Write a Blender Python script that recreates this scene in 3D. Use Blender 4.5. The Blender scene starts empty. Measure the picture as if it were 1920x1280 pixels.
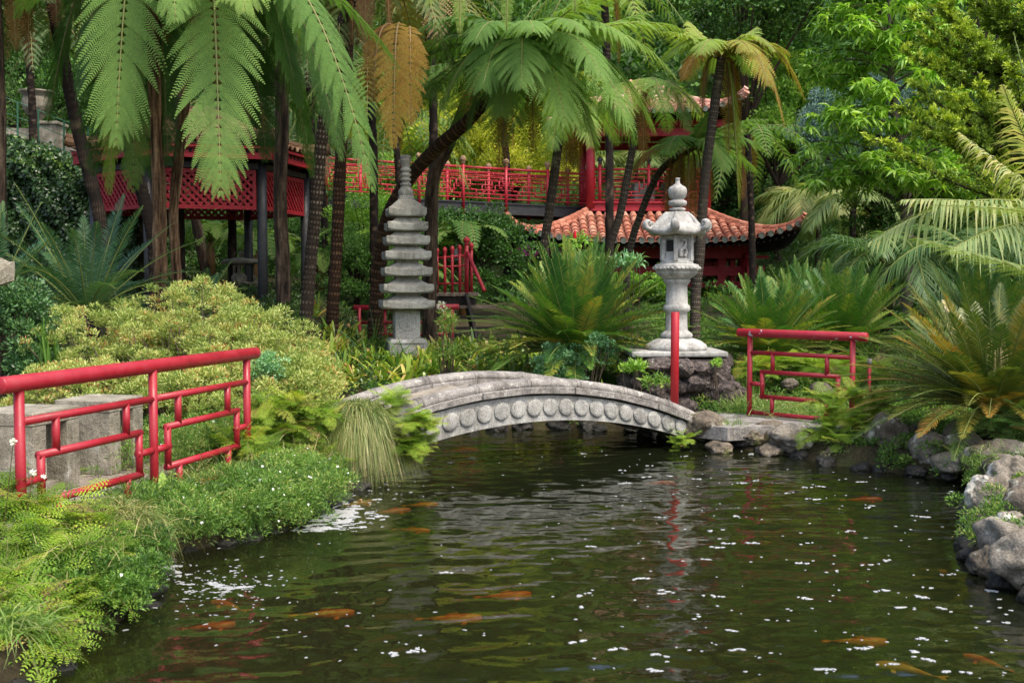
import bpy, math, random
import numpy as np
from mathutils import Vector, noise as mnoise

R = math.radians
scene = bpy.context.scene
COL = scene.collection
rng = np.random.default_rng(11)
random.seed(5)

# ------------------------------------------------------------------ camera, sky, sun, exposure
FPX = 2059.0
CAMZ = 1.80
PITCH = math.atan(110 / FPX)
cam = bpy.data.cameras.new('camera')
cam.sensor_width = 36.0
cam.lens = FPX / 1920 * 36
cam.clip_start = 0.05
cam.clip_end = 2000
cam.dof.use_dof = True
cam.dof.focus_distance = 12.5
cam.dof.aperture_fstop = 5.0
camo = bpy.data.objects.new('camera', cam)
camo.location = (0, 0, CAMZ)
camo.rotation_euler = (math.pi / 2 - PITCH, 0, 0)
COL.objects.link(camo)
scene.camera = camo

SUN_EL, SUN_AZ = 58.0, 138.0        # elevation; azimuth clockwise from +Y (behind the camera, to the right)
world = bpy.data.worlds.new('World')
scene.world = world
world.use_nodes = True
wn = world.node_tree
bg = wn.nodes['Background']
sky = wn.nodes.new('ShaderNodeTexSky')
sky.sky_type = 'NISHITA'
sky.sun_disc = False
sky.sun_elevation = R(SUN_EL)
sky.sun_rotation = R(SUN_AZ)
sky.air_density = 1.0
sky.dust_density = 4.0
sky.ozone_density = 0.4
wn.links.new(sky.outputs[0], bg.inputs[0])
bg.inputs[1].default_value = 0.15
sl = bpy.data.lights.new('sun', 'SUN')
sl.energy = 1.3
sl.angle = R(14)
sl.color = (1.0, 0.93, 0.80)
so = bpy.data.objects.new('sun', sl)
so.rotation_euler = (R(90 - SUN_EL), 0, R(180 - SUN_AZ))
so.location = (6, -6, 14)
COL.objects.link(so)
scene.view_settings.view_transform = 'Standard'
scene.view_settings.look = 'None'
scene.view_settings.gamma = 1
scene.view_settings.exposure = 1.32
scene.render.engine = 'CYCLES'
scene.cycles.max_bounces = 6
scene.cycles.transparent_max_bounces = 6
scene.cycles.caustics_reflective = False
scene.cycles.caustics_refractive = False
scene.cycles.sample_clamp_indirect = 4.0
scene.cycles.blur_glossy = 0.3

# ------------------------------------------------------------------ authoring helpers
_F = np.array([0, math.cos(PITCH), -math.sin(PITCH)])
_U = np.array([0, math.sin(PITCH), math.cos(PITCH)])
def ray(px, py):
    return np.array([(px - 960) / FPX, 0, 0]) - _U * ((py - 640) / FPX) + _F
def wp(px, py, D):
    d = ray(px, py)
    return np.array([0, 0, CAMZ]) + d * (D / d[1])
def gp(px, py, z=0.0):
    d = ray(px, py)
    return np.array([0, 0, CAMZ]) + d * ((z - CAMZ) / d[2])
def A(*p):
    return np.array(p, float)
def nrm(v):
    v = np.asarray(v, float)
    return v / np.maximum(np.linalg.norm(v, axis=-1, keepdims=True), 1e-9)
def sst(a, b, x):
    t = np.clip((np.asarray(x, float) - a) / (b - a), 0, 1)
    return t * t * (3 - 2 * t)

class MB:
    """collects shapes, builds ONE mesh object"""
    def __init__(s):
        s.V, s.F, s.Rn, s.n = [], [], [], 0
    def add(s, V, F, rnd=0.0, mi=0):
        V = np.asarray(V, float).reshape(-1, 3)
        if not isinstance(F, (list, tuple)) or (len(F) and np.ndim(F[0]) == 1 and not isinstance(F[0], np.ndarray)):
            F = [np.asarray(F, int)]
        for f in F:
            f = np.atleast_2d(np.asarray(f, int))
            s.F.append((f + s.n, mi))
        s.V.append(V)
        s.Rn.append(np.broadcast_to(np.asarray(rnd, float), (len(V),)))
        s.n += len(V)
        return s
    def data(s):
        return np.concatenate(s.V), np.concatenate(s.Rn)
    def build(s, name, mats, parent=None, smooth=False, bevel=0, origin=None):
        V, Rn = s.data()
        if parent is not None:
            V = V - np.array(parent['_base'])
            base = None
        else:
            if origin is None:
                base = A((V[:, 0].min() + V[:, 0].max()) / 2, (V[:, 1].min() + V[:, 1].max()) / 2, V[:, 2].min())
            else:
                base = np.asarray(origin, float)
            V = V - base
        me = bpy.data.meshes.new(name)
        loops = np.concatenate([f.ravel() for f, _ in s.F]).astype(np.int32)
        tot = np.concatenate([np.full(len(f), f.shape[1]) for f, _ in s.F]).astype(np.int32)
        start = np.concatenate([[0], np.cumsum(tot)[:-1]]).astype(np.int32)
        mi = np.concatenate([np.full(len(f), m) for f, m in s.F]).astype(np.int32)
        me.vertices.add(len(V)); me.vertices.foreach_set('co', V.astype(np.float32).ravel())
        me.loops.add(len(loops)); me.loops.foreach_set('vertex_index', loops)
        me.polygons.add(len(tot)); me.polygons.foreach_set('loop_start', start)
        me.polygons.foreach_set('material_index', mi)
        me.polygons.foreach_set('use_smooth', np.full(len(tot), bool(smooth)))
        at = me.attributes.new('rnd', 'FLOAT', 'POINT')
        at.data.foreach_set('value', Rn.astype(np.float32))
        me.update(calc_edges=True)
        me.validate()
        for m in (mats if isinstance(mats, (list, tuple)) else [mats]):
            me.materials.append(m)
        o = bpy.data.objects.new(name, me)
        COL.objects.link(o)
        if parent is not None:
            o.parent = parent
            o['_base'] = list(parent['_base'])
        else:
            o.location = base
            o['_base'] = list(base)
        if bevel:
            b = o.modifiers.new('bevel', 'BEVEL'); b.width = bevel; b.segments = 2; b.limit_method = 'ANGLE'
        return o

def empty(name, loc, label=None, cat=None, group=None):
    o = bpy.data.objects.new(name, None)
    o.location = loc
    o['_base'] = [float(c) for c in loc]
    COL.objects.link(o)
    if label: tag(o, label, cat, group)
    return o
def tag(o, label=None, cat=None, group=None, kind=None):
    if label: o['label'] = label
    if cat: o['category'] = cat
    if group: o['group'] = group
    if kind: o['kind'] = kind
    return o

# ---- shapes -> (V, F)
def box(c, size, yaw=0.0, taper=1.0):
    sx, sy, sz = np.asarray(size, float) / 2
    v = np.array([(-1, -1, -1), (1, -1, -1), (1, 1, -1), (-1, 1, -1), (-1, -1, 1), (1, -1, 1), (1, 1, 1), (-1, 1, 1)], float) * (sx, sy, sz)
    v[4:, :2] *= taper
    cy, sn = math.cos(yaw), math.sin(yaw)
    v = np.stack([v[:, 0] * cy - v[:, 1] * sn, v[:, 0] * sn + v[:, 1] * cy, v[:, 2]], 1) + np.asarray(c, float)
    f = np.array([(0, 3, 2, 1), (4, 5, 6, 7), (0, 1, 5, 4), (1, 2, 6, 5), (2, 3, 7, 6), (3, 0, 4, 7)])
    return v, f
def beam(a, b, w, h, up=(0, 0, 1)):
    """box between two points, w wide and h tall"""
    a, b = np.asarray(a, float), np.asarray(b, float)
    t = nrm(b - a); s = nrm(np.cross(t, up)); u = np.cross(s, t)
    v = []
    for p in (a, b):
        for i, j in ((-1, -1), (1, -1), (1, 1), (-1, 1)):
            v.append(p + s * i * w / 2 + u * j * h / 2)
    f = np.array([(0, 1, 2, 3), (7, 6, 5, 4), (0, 4, 5, 1), (1, 5, 6, 2), (2, 6, 7, 3), (3, 7, 4, 0)])
    return np.array(v), f
def tube(P, rad, k=10, caps=True, dispf=None):
    P = np.asarray(P, float)
    n = len(P)
    rad = np.broadcast_to(np.asarray(rad, float), (n,))
    T = nrm(np.gradient(P, axis=0))
    ref = np.array([1.0, 0, 0]) if abs(T[:, 2]).mean() > 0.6 else np.array([0, 0, 1.0])
    if abs(nrm(P[-1] - P[0]) @ ref) > 0.95: ref = np.array([0, 1.0, 0])
    N1 = nrm(np.cross(T, ref)); N2 = np.cross(T, N1)
    th = np.linspace(0, 2 * np.pi, k, endpoint=False)
    r = rad[:, None] * np.ones((n, k))
    if dispf is not None:
        ln = np.concatenate([[0], np.cumsum(np.linalg.norm(np.diff(P, axis=0), axis=1))])
        r, sc = dispf(r, th[None, :] * np.ones((n, 1)), ln[:, None] * np.ones((1, k)))
    V = P[:, None, :] + r[..., None] * (N1[:, None, :] * np.cos(th)[None, :, None] + N2[:, None, :] * np.sin(th)[None, :, None])
    i = np.arange(n - 1)[:, None] * k; j = np.arange(k)[None, :]; j2 = (j + 1) % k
    F = [np.stack([i + j, i + j2, i + k + j2, i + k + j], -1).reshape(-1, 4)]
    if caps:
        F.append(np.arange(k)[::-1][None, :]); F.append((np.arange(k) + (n - 1) * k)[None, :])
    if dispf is not None:
        return V.reshape(-1, 3), F, sc.ravel()
    return V.reshape(-1, 3), F
def rod(a, b, r, k=12):
    return tube(np.array([a, b]), [r, r], k)
def lathe(prof, c=(0, 0, 0), k=32, mod=None):
    """prof: (radius, z) from bottom to top; mod(theta, i) -> radius factor"""
    th = np.linspace(0, 2 * np.pi, k, endpoint=False)
    prof = np.asarray(prof, float)
    V = []
    for i, (r, z) in enumerate(prof):
        m = 1.0 if mod is None else mod(th, i)
        V.append(np.stack([r * m * np.cos(th), r * m * np.sin(th), np.full(k, z)], 1))
    V = np.concatenate(V) + np.asarray(c, float)
    n = len(prof)
    i = np.arange(n - 1)[:, None] * k; j = np.arange(k)[None, :]; j2 = (j + 1) % k
    F = [np.stack([i + j, i + j2, i + k + j2, i + k + j], -1).reshape(-1, 4), np.arange(k)[::-1][None, :], (np.arange(k) + (n - 1) * k)[None, :]]
    return V, F
def catmull(pts, n):
    P = np.asarray(pts, float)
    if len(P) == 2:
        return P[0] + (P[1] - P[0]) * np.linspace(0, 1, n)[:, None]
    P = np.concatenate([[2 * P[0] - P[1]], P, [2 * P[-1] - P[-2]]])
    m = len(P) - 3
    t = np.linspace(0, m, n); i = np.minimum(t.astype(int), m - 1); u = (t - i)[:, None]
    a, b, c, d = P[i], P[i + 1], P[i + 2], P[i + 3]
    return 0.5 * (2 * b + (c - a) * u + (2 * a - 5 * b + 4 * c - d) * u ** 2 + (3 * b - a - 3 * c + d) * u ** 3)
_ico = {}
def ico(sub):
    if sub not in _ico:
        import bmesh
        bm = bmesh.new(); bmesh.ops.create_icosphere(bm, subdivisions=sub, radius=1)
        V = np.array([v.co[:] for v in bm.verts]); F = np.array([[v.index for v in f.verts] for f in bm.faces])
        bm.free(); _ico[sub] = (V, F)
    return _ico[sub]
def rock(c, size, seed, sub=4, rough=0.10, cuts=13, yaw=0.0):
    V, F = ico(sub); V = V.copy()
    rs = np.random.default_rng(seed)
    n = nrm(rs.normal(size=(cuts, 3))); d = rs.uniform(0.62, 0.95, cuts)
    dots = V @ n.T
    rr = np.where(dots > 0.05, d / np.maximum(dots, 0.05), 9)
    rr = -np.log(np.exp(-14 * np.minimum(rr, 1.1)).sum(1) + np.exp(-14 * 1.0)) / 14
    off = rs.uniform(0, 50, 3)
    nz = np.array([mnoise.fractal(Vector(v * 1.6 + off), 1.0, 2.1, 5) for v in V])
    V *= (rr * (1 + rough * nz))[:, None]
    V *= np.asarray(size, float)
    cy, sn = math.cos(yaw), math.sin(yaw)
    V = np.stack([V[:, 0] * cy - V[:, 1] * sn, V[:, 0] * sn + V[:, 1] * cy, V[:, 2]], 1)
    return V + np.asarray(c, float), F

# ---- foliage
UPV = np.array([0, 0, 1.0])
def strips(B, D, S, L, W, droop, nseg=2, prof='leaf', twist=None):
    """bent leaf blades. B base, D direction, S width direction, L length, W width"""
    n = len(B)
    L = np.broadcast_to(L, (n,)); W = np.broadcast_to(W, (n,)); droop = np.broadcast_to(droop, (n,))
    t = np.linspace(0, 1, nseg + 1)
    if prof == 'leaf': w = np.sin(np.pi * (0.12 + 0.86 * t ** 0.8)) 
    elif prof == 'grass': w = 1 - 0.93 * t ** 1.5
    else: w = np.sqrt(np.maximum(0, 1 - t ** 3)) * (0.55 + 0.45 * np.minimum(1, t * 3)); w[-1] = 0.06
    C = B[:, None] + D[:, None] * (L[:, None, None] * t[None, :, None]) - UPV * (droop * L)[:, None, None] * (t ** 2)[None, :, None]
    off = S[:, None] * (W[:, None, None] * 0.5 * w[None, :, None])
    V = np.stack([C - off, C + off], 2).reshape(-1, 3)
    k = 2 * (nseg + 1)
    i = np.arange(n)[:, None] * k; j = np.arange(nseg)[None, :] * 2
    F = np.stack([i + j, i + j + 1, i + j + 3, i + j + 2], -1).reshape(-1, 4)
    return V, F, k
def diamonds(B, D, N, L, W, fold=0.15):
    n = len(B)
    L = np.broadcast_to(L, (n,))[:, None]; W = np.broadcast_to(W, (n,))[:, None]
    D = nrm(D); S = nrm(np.cross(D, N)); U = np.cross(S, D)
    V = np.stack([B, B + D * L * 0.45 - S * W * 0.5 + U * L * fold, B + D * L, B + D * L * 0.45 + S * W * 0.5 + U * L * fold], 1).reshape(-1, 3)
    i = np.arange(n)[:, None] * 4
    return V, (i + np.arange(4)[None, :])
def rdir(n, r=None):
    return nrm((r or rng).normal(size=(n, 3)))
def clumps(mb, centers, radii, n, leaf, wid, rnd=(0, 1), outward=0.8, up=0.5, flat=0.8, hang=0.0, split=True):
    """leaves scattered in many round clumps; clump i has centre and radius"""
    centers = np.asarray(centers, float); radii = np.broadcast_to(np.asarray(radii, float), (len(centers),))
    p = radii ** 2; idx = rng.choice(len(centers), n, p=p / p.sum())
    d = rdir(n); d[:, 2] = np.where(d[:, 2] < -0.3, -d[:, 2], d[:, 2])
    rr = radii[idx] * rng.uniform(0.15, 1, n) ** 0.45
    B = centers[idx] + d * rr[:, None] * A(1, 1, flat)
    dr = nrm(d * outward + rdir(n) * 0.75 + UPV * (0.15 - hang))
    N = nrm(UPV * up + d * 0.6 + rdir(n) * 0.45)
    crnd = rng.uniform(-0.26, 0.26, len(centers))
    r = np.clip(rng.uniform(rnd[0], rnd[1], n) + crnd[idx], 0, 1)
    V, F = diamonds(B, dr, N, leaf * rng.uniform(0.6, 1.3, n), wid * rng.uniform(0.7, 1.2, n))
    mb.add(V, F, np.repeat(r, 4))
def shell(c, rad, n, seed=0, low=-0.2):
    """points over an uneven ellipsoid surface"""
    r = np.random.default_rng(seed)
    d = nrm(r.normal(size=(n * 2, 3))); d = d[d[:, 2] > low][:n]
    return np.asarray(c, float) + d * np.asarray(rad, float) * r.uniform(0.72, 1.05, (len(d), 1))
def bez(P0, P1, P2, n):
    t = np.linspace(0, 1, n)[:, None]
    return (1 - t) ** 2 * P0 + 2 * t * (1 - t) * P1 + t * t * P2
def even(C):
    l = np.concatenate([[0], np.cumsum(np.linalg.norm(np.diff(C, axis=0), axis=1))]); t = np.linspace(0, l[-1], len(C))
    return np.stack([np.interp(t, l, C[:, i]) for i in range(3)], 1)
def fern_frond(mb, st, P0, P2, rise, N=24, M=16, wp_=0.42, pl=0.075, rnd=0.4, droop=0.35, out=0.55, start=0.10, costa=False, rr=0.012, narrow=0.90):
    P0, P2 = np.asarray(P0, float), np.asarray(P2, float)
    h = P2 - P0; h[2] = 0
    P1 = P0 + h * out + UPV * rise
    C = even(bez(P0, P1, P2, 40))
    az = nrm(h) if np.linalg.norm(h) > 0.05 else A(0, -1, 0)
    S = np.cross(az, UPV)
    T = nrm(np.gradient(C, axis=0))
    s = np.linspace(start, 0.985, N)
    idx = s * 39; i0 = np.minimum(idx.astype(int), 38); fr = (idx - i0)[:, None]
    Ci = C[i0] * (1 - fr) + C[i0 + 1] * fr; Ti = nrm(T[i0] * (1 - fr) + T[i0 + 1] * fr)
    Nn = nrm(np.cross(S[None], Ti)); Nn = np.where(Nn[:, 2:3] < 0, -Nn, Nn)
    u = (s - start) / (1 - start)
    Lp = wp_ * (np.minimum(1, (u + 0.12) / 0.35) ** 0.7) * np.maximum(0.02, 1 - u ** 3.4) ** 0.75 * rng.uniform(0.9, 1.08, N)
    al = np.radians((26 if costa else 12) + (36 if costa else 46) * u ** 2) + rng.normal(0, 0.08, N)
    q = np.linspace(0.05, 0.98, M)
    allV, allR = [], []
    for sg in (-1, 1):
        d = sg * S[None] * np.cos(al)[:, None] + Ti * np.sin(al)[:, None] + Nn * 0.12
        dr = np.clip(droop * rng.uniform(0.6, 1.4, N), 0.05, 1.2)
        P = Ci[:, None] + d[:, None] * (Lp[:, None] * q)[..., None] - UPV * (dr[:, None] * Lp[:, None] * q ** 2)[..., None]
        t = nrm(d[:, None] - UPV * (2 * dr[:, None] * q)[..., None])
        e = nrm(np.cross(t, Nn[:, None] * sg))
        e = e * np.sign((e * Ti[:, None]).sum(-1, keepdims=True))
        lenp = pl * (Lp / wp_)[:, None] ** 0.5 * np.maximum(0.05, 1 - q ** 2.5) ** 0.7 * np.minimum(1, 0.55 + q * 3)
        w = (Lp / M * narrow)[:, None] * np.ones_like(q)
        for s2 in (-1, 1):
            p = nrm(s2 * e * 0.93 + t * 0.36 - UPV * 0.12)
            tip = P + p * lenp[..., None]
            V = np.stack([P - t * w[..., None] / 2, P + t * w[..., None] / 2, tip + t * (w[..., None] * 0.35 + lenp[..., None] * 0.05), tip - t * w[..., None] * 0.25], 2)
            allV.append(V.reshape(-1, 3))
        if costa:
            cw = 0.0035
            V = np.stack([Ci - Ti * cw, Ci + Ti * cw, P[:, -1], P[:, -1]], 1) + Nn[:, None] * 0.003
            V[:, 2] += Ti * 0.001
            mb.add(V.reshape(-1, 3), np.arange(len(V) * 4).reshape(-1, 4), min(1, rnd + 0.25))
    V = np.concatenate(allV)
    r = np.clip(rnd + rng.uniform(-0.06, 0.06, len(V) // 4), 0, 1)
    mb.add(V, np.arange(len(V)).reshape(-1, 4), np.repeat(r, 4))
    Vt, Ft = tube(C[::3], np.linspace(rr * 1.6, rr * 0.35, len(C[::3])), 5)
    st.add(Vt, Ft, rnd)
def pinnate_frond(mb, st, P0, P2, rise, n=55, ll=0.16, lw=0.012, rnd=0.4, vee=0.35, droop=0.05, fwd=(25, 62), nseg=1, out=0.5, start=0.12, rr=0.010, prof='leaf', rj=0.16):
    P0, P2 = np.asarray(P0, float), np.asarray(P2, float)
    h = P2 - P0; h[2] = 0
    P1 = P0 + h * out + UPV * rise
    C = even(bez(P0, P1, P2, 40))
    az = nrm(h) if np.linalg.norm(h) > 0.03 else A(0, -1, 0)
    S = np.cross(az, UPV); T = nrm(np.gradient(C, axis=0))
    s = np.linspace(start, 0.99, n); idx = s * 39; i0 = np.minimum(idx.astype(int), 38); fr = (idx - i0)[:, None]
    Ci = C[i0] * (1 - fr) + C[i0 + 1] * fr; Ti = nrm(T[i0])
    Nn = nrm(np.cross(S[None], Ti)); Nn = np.where(Nn[:, 2:3] < 0, -Nn, Nn)
    u = (s - start) / (1 - start)
    Ls = ll * np.minimum(1, 0.45 + u * 2.6) * np.maximum(0.05, 1 - u ** 3) ** 0.6
    al = np.radians(fwd[0] + (fwd[1] - fwd[0]) * u ** 1.5)
    for sg in (-1, 1):
        j = rng.normal(0, 0.05, n)
        d = nrm(sg * S[None] * np.cos(al + j)[:, None] + Ti * np.sin(al + j)[:, None] + Nn * (vee + rng.normal(0, 0.06, n))[:, None])
        W = nrm(Ti - d * (Ti * d).sum(1, keepdims=True) + Nn * 0.25)
        V, F, k = strips(Ci, d, W, Ls * rng.uniform(0.93, 1.05, n), lw, droop * rng.uniform(0.6, 1.4, n), nseg, prof)
        r = np.clip(rnd + rng.uniform(-rj, rj, n), 0, 1)
        mb.add(V, F, np.repeat(r, k))
    Vt, Ft = tube(C[::3], np.linspace(rr * 1.5, rr * 0.4, len(C[::3])), 5)
    st.add(Vt, Ft, 0.5)

# ------------------------------------------------------------------ materials
def newmat(name):
    m = bpy.data.materials.new(name); m.use_nodes = True
    t = m.node_tree; t.nodes.clear()
    out = t.nodes.new('ShaderNodeOutputMaterial')
    return m, t, out
def N_(t, typ, **kw):
    n = t.nodes.new(typ)
    for k, v in kw.items():
        if k in n.inputs: n.inputs[k].default_value = v
        else: setattr(n, k, v)
    return n
def ramp(t, fac, stops):
    r = t.nodes.new('ShaderNodeValToRGB')
    e = r.color_ramp.elements
    while len(e) < len(stops): e.new(0.5)
    for i, (p, c) in enumerate(stops):
        e[i].position = p; e[i].color = (*c, 1) if len(c) == 3 else c
    t.links.new(fac, r.inputs[0])
    return r.outputs[0]
def mixc(t, fac, a, b, mode='MIX'):
    m = t.nodes.new('ShaderNodeMix'); m.data_type = 'RGBA'; m.blend_type = mode
    for inp, v in ((m.inputs[0], fac), (m.inputs[6], a), (m.inputs[7], b)):
        if hasattr(v, 'is_linked') or isinstance(v, bpy.types.NodeSocket): t.links.new(v, inp)
        elif isinstance(v, tuple): inp.default_value = (*v, 1)
        else: inp.default_value = v
    return m.outputs[2]
def noise_(t, scale, detail=5, rough=0.6, vec=None, dist=0.0):
    n = t.nodes.new('ShaderNodeTexNoise')
    n.inputs['Scale'].default_value = scale; n.inputs['Detail'].default_value = detail
    n.inputs['Roughness'].default_value = rough; n.inputs['Distortion'].default_value = dist
    t.links.new(vec if vec is not None else objco(t), n.inputs['Vector'])
    return n.outputs['Fac']
def objco(t):
    for n in t.nodes:
        if n.bl_idname == 'ShaderNodeTexCoord': return n.outputs['Object']
    return t.nodes.new('ShaderNodeTexCoord').outputs['Object']
def bump_(t, h, strength, dist=0.02, prev=None):
    b = N_(t, 'ShaderNodeBump', Strength=strength, Distance=dist)
    t.links.new(h, b.inputs['Height'])
    if prev is not None: t.links.new(prev, b.inputs['Normal'])
    return b.outputs[0]
def surf(t, out, col, rough, normal=None, spec=0.4, coat=0.0):
    p = N_(t, 'ShaderNodeBsdfPrincipled')
    if isinstance(col, tuple): p.inputs['Base Color'].default_value = (*col, 1)
    else: t.links.new(col, p.inputs['Base Color'])
    if isinstance(rough, float): p.inputs['Roughness'].default_value = rough
    else: t.links.new(rough, p.inputs['Roughness'])
    p.inputs['Specular IOR Level'].default_value = spec
    p.inputs['Coat Weight'].default_value = coat
    if normal is not None: t.links.new(normal, p.inputs['Normal'])
    t.links.new(p.outputs[0], out.inputs[0])
    return p
def stone_mat(name, base, dark, scale=3.0, speck=90.0, speck_amt=0.5, lichen=None, lichen_scale=6.0, lichen_t=0.6, moss=None, moss_t=0.62, bump=0.5, rough=0.85, bs=35.0):
    m, t, out = newmat(name)
    c = ramp(t, noise_(t, scale, 7, 0.65), [(0.32, dark), (0.62, base)])
    sp = ramp(t, noise_(t, speck, 2, 0.5), [(0.36, (0.28, 0.28, 0.28)), (0.5, (1, 1, 1)), (0.68, (1.35, 1.35, 1.32))])
    c = mixc(t, speck_amt, c, sp, 'MULTIPLY')
    if lichen:
        lf = ramp(t, noise_(t, lichen_scale, 6, 0.62, dist=0.6), [(lichen_t, (0, 0, 0)), (lichen_t + 0.05, (1, 1, 1))])
        c = mixc(t, lf, c, lichen)
    if moss:
        mf = ramp(t, noise_(t, lichen_scale * 0.55, 7, 0.7), [(moss_t, (0, 0, 0)), (moss_t + 0.08, (1, 1, 1))])
        c = mixc(t, mf, c, moss)
    mp = N_(t, 'ShaderNodeMapping'); mp.inputs['Scale'].default_value = (7.0, 7.0, 0.9); t.links.new(objco(t), mp.inputs[0])
    c = mixc(t, 0.45, c, ramp(t, noise_(t, 1.6, 5, 0.65, mp.outputs[0]), [(0.36, (0.38, 0.36, 0.31)), (0.54, (1, 1, 1))]), 'MULTIPLY')
    b = bump_(t, noise_(t, bs, 6, 0.7), bump, 0.015)
    b = bump_(t, noise_(t, scale * 2, 5, 0.6), bump * 0.8, 0.05, b)
    surf(t, out, c, rough, b, 0.3)
    return m
def leaf_mat(name, stops, trans=0.35, rough=0.5, spec=0.25, nz=0.6, tint=(1.15, 1.25, 0.5)):
    m, t, out = newmat(name)
    stops = [(p, tuple(min(.9, x * 1.38) for x in c)) for p, c in stops]
    a = N_(t, 'ShaderNodeAttribute', attribute_name='rnd')
    c = ramp(t, a.outputs['Fac'], stops)
    v = ramp(t, noise_(t, 1.3, 3, 0.6), [(0.3, (0.72, 0.76, 0.7)), (0.7, (1.18, 1.14, 1.1))])
    c = mixc(t, nz, c, v, 'MULTIPLY')
    p = N_(t, 'ShaderNodeBsdfPrincipled', Roughness=rough)
    p.inputs['Specular IOR Level'].default_value = spec
    t.links.new(c, p.inputs['Base Color'])
    tr = N_(t, 'ShaderNodeBsdfTranslucent')
    t.links.new(mixc(t, 1.0, c, tint, 'MULTIPLY'), tr.inputs[0])
    mx = N_(t, 'ShaderNodeMixShader'); mx.inputs[0].default_value = trans
    t.links.new(p.outputs[0], mx.inputs[1]); t.links.new(tr.outputs[0], mx.inputs[2])
    t.links.new(mx.outputs[0], out.inputs[0])
    return m
def paint_mat(name, col, rough=0.35, chips=0.0, dirt=0.25, chipcol=(0.5, 0.5, 0.5)):
    m, t, out = newmat(name)
    dk = tuple(x * 0.55 for x in col)
    fade = tuple(x * 0.85 + 0.035 for x in col)
    c = ramp(t, noise_(t, 5.0, 6, 0.7), [(0.3, dk), (0.5, col), (0.75, fade)])
    c = mixc(t, 1 - dirt, c, col)
    if chips:
        f = ramp(t, noise_(t, 9.0, 4, 0.6, dist=0.4), [(chips, (0, 0, 0)), (chips + 0.01, (1, 1, 1))])
        c = mixc(t, f, c, chipcol)
    b = bump_(t, noise_(t, 60.0, 3, 0.6), 0.06, 0.01)
    rg = ramp(t, noise_(t, 12.0, 4, 0.6), [(0.3, (rough * 0.8,) * 3), (0.7, (min(1, rough * 1.5),) * 3)])
    surf(t, out, c, rg, b, 0.45)
    return m
def bark_mat(name, dark, mid, light, rough=0.9):
    """rnd attribute = leaf-scar mask"""
    m, t, out = newmat(name)
    a = N_(t, 'ShaderNodeAttribute', attribute_name='rnd')
    c = ramp(t, a.outputs['Fac'], [(0.15, dark), (0.5, mid), (0.9, light)])
    n = ramp(t, noise_(t, 22.0, 6, 0.7), [(0.3, (0.5, 0.5, 0.5)), (0.7, (1.3, 1.3, 1.25))])
    c = mixc(t, 0.8, c, n, 'MULTIPLY')
    lf = ramp(t, noise_(t, 2.6, 5, 0.65), [(0.60, (0, 0, 0)), (0.72, (0.55, 0.55, 0.55))])
    c = mixc(t, lf, c, (light[0] * 0.9, light[1] * 1.0, light[2] * 0.75))
    b = bump_(t, noise_(t, 45.0, 6, 0.75), 0.7, 0.012)
    surf(t, out, c, rough, b, 0.2)
    return m

G = lambda r, g, b: (r, g, b)
M = {}
M['granite'] = stone_mat('granite', (0.42, 0.415, 0.385), (0.20, 0.195, 0.18), 4.0, 130.0, 0.75, (0.46, 0.465, 0.43), 9.0, 0.62, bump=0.35)
M['granite_mossy'] = stone_mat('granite_mossy', (0.42, 0.41, 0.365), (0.19, 0.18, 0.15), 3.0, 150.0, 0.65, (0.42, 0.42, 0.37), 8.0, 0.6, (0.10, 0.095, 0.065), 0.60, bump=0.5)
M['parapet'] = stone_mat('parapet', (0.32, 0.30, 0.275), (0.13, 0.12, 0.11), 5.0, 120.0, 0.6, (0.44, 0.43, 0.38), 12.0, 0.6, bump=0.7)
M['lantern_stone'] = stone_mat('lantern_stone', (0.44, 0.435, 0.41), (0.22, 0.215, 0.20), 5.0, 160.0, 0.55, (0.50, 0.50, 0.47), 10.0, 0.62, (0.16, 0.21, 0.18), 0.66, bump=0.4)
M['old_stone'] = stone_mat('old_stone', (0.30, 0.27, 0.21), (0.12, 0.105, 0.08), 4.0, 90.0, 0.5, (0.38, 0.36, 0.28), 8.0, 0.62, bump=0.7)
M['concrete'] = stone_mat('concrete', (0.34, 0.31, 0.245), (0.15, 0.135, 0.10), 3.5, 110.0, 0.55, (0.34, 0.33, 0.29), 7.0, 0.6, (0.08, 0.095, 0.055), 0.64, bump=0.6)
M['deck_stone'] = stone_mat('deck_stone', (0.34, 0.30, 0.24), (0.20, 0.175, 0.14), 4.0, 120.0, 0.5, bump=0.4)
M['rock'] = stone_mat('rock', (0.21, 0.175, 0.13), (0.07, 0.055, 0.04), 3.5, 60.0, 0.5, (0.42, 0.41, 0.34), 4.5, 0.57, (0.09, 0.10, 0.022), 0.55, bump=1.0, bs=22.0)
M['rock_pale'] = stone_mat('rock_pale', (0.33, 0.295, 0.235), (0.12, 0.10, 0.075), 3.0, 60.0, 0.5, (0.54, 0.52, 0.44), 4.0, 0.55, (0.09, 0.10, 0.022), 0.57, bump=1.0, bs=20.0)
M['lava'] = stone_mat('lava', (0.15, 0.12, 0.11), (0.035, 0.028, 0.025), 7.0, 45.0, 0.7, (0.30, 0.29, 0.25), 10.0, 0.62, (0.10, 0.12, 0.03), 0.69, bump=1.6, bs=18.0)
M['wet_rock'] = stone_mat('wet_rock', (0.045, 0.042, 0.036), (0.015, 0.014, 0.012), 4.0, 60.0, 0.5, None, bump=1.0, rough=0.4)
M['red'] = paint_mat('red_paint', (0.30, 0.010, 0.020), 0.40, 0.715, 0.65, (0.22, 0.05, 0.05))
M['red_chipped'] = paint_mat('red_chipped_paint', (0.30, 0.010, 0.020), 0.40, 0.64, 0.6, (0.40, 0.42, 0.44))
M['red_dull'] = paint_mat('red_dull_paint', (0.30, 0.008, 0.018), 0.5, 0, 0.45)
M['red_pole'] = paint_mat('red_pole_paint', (0.34, 0.009, 0.016), 0.4, 0, 0.2)
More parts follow.
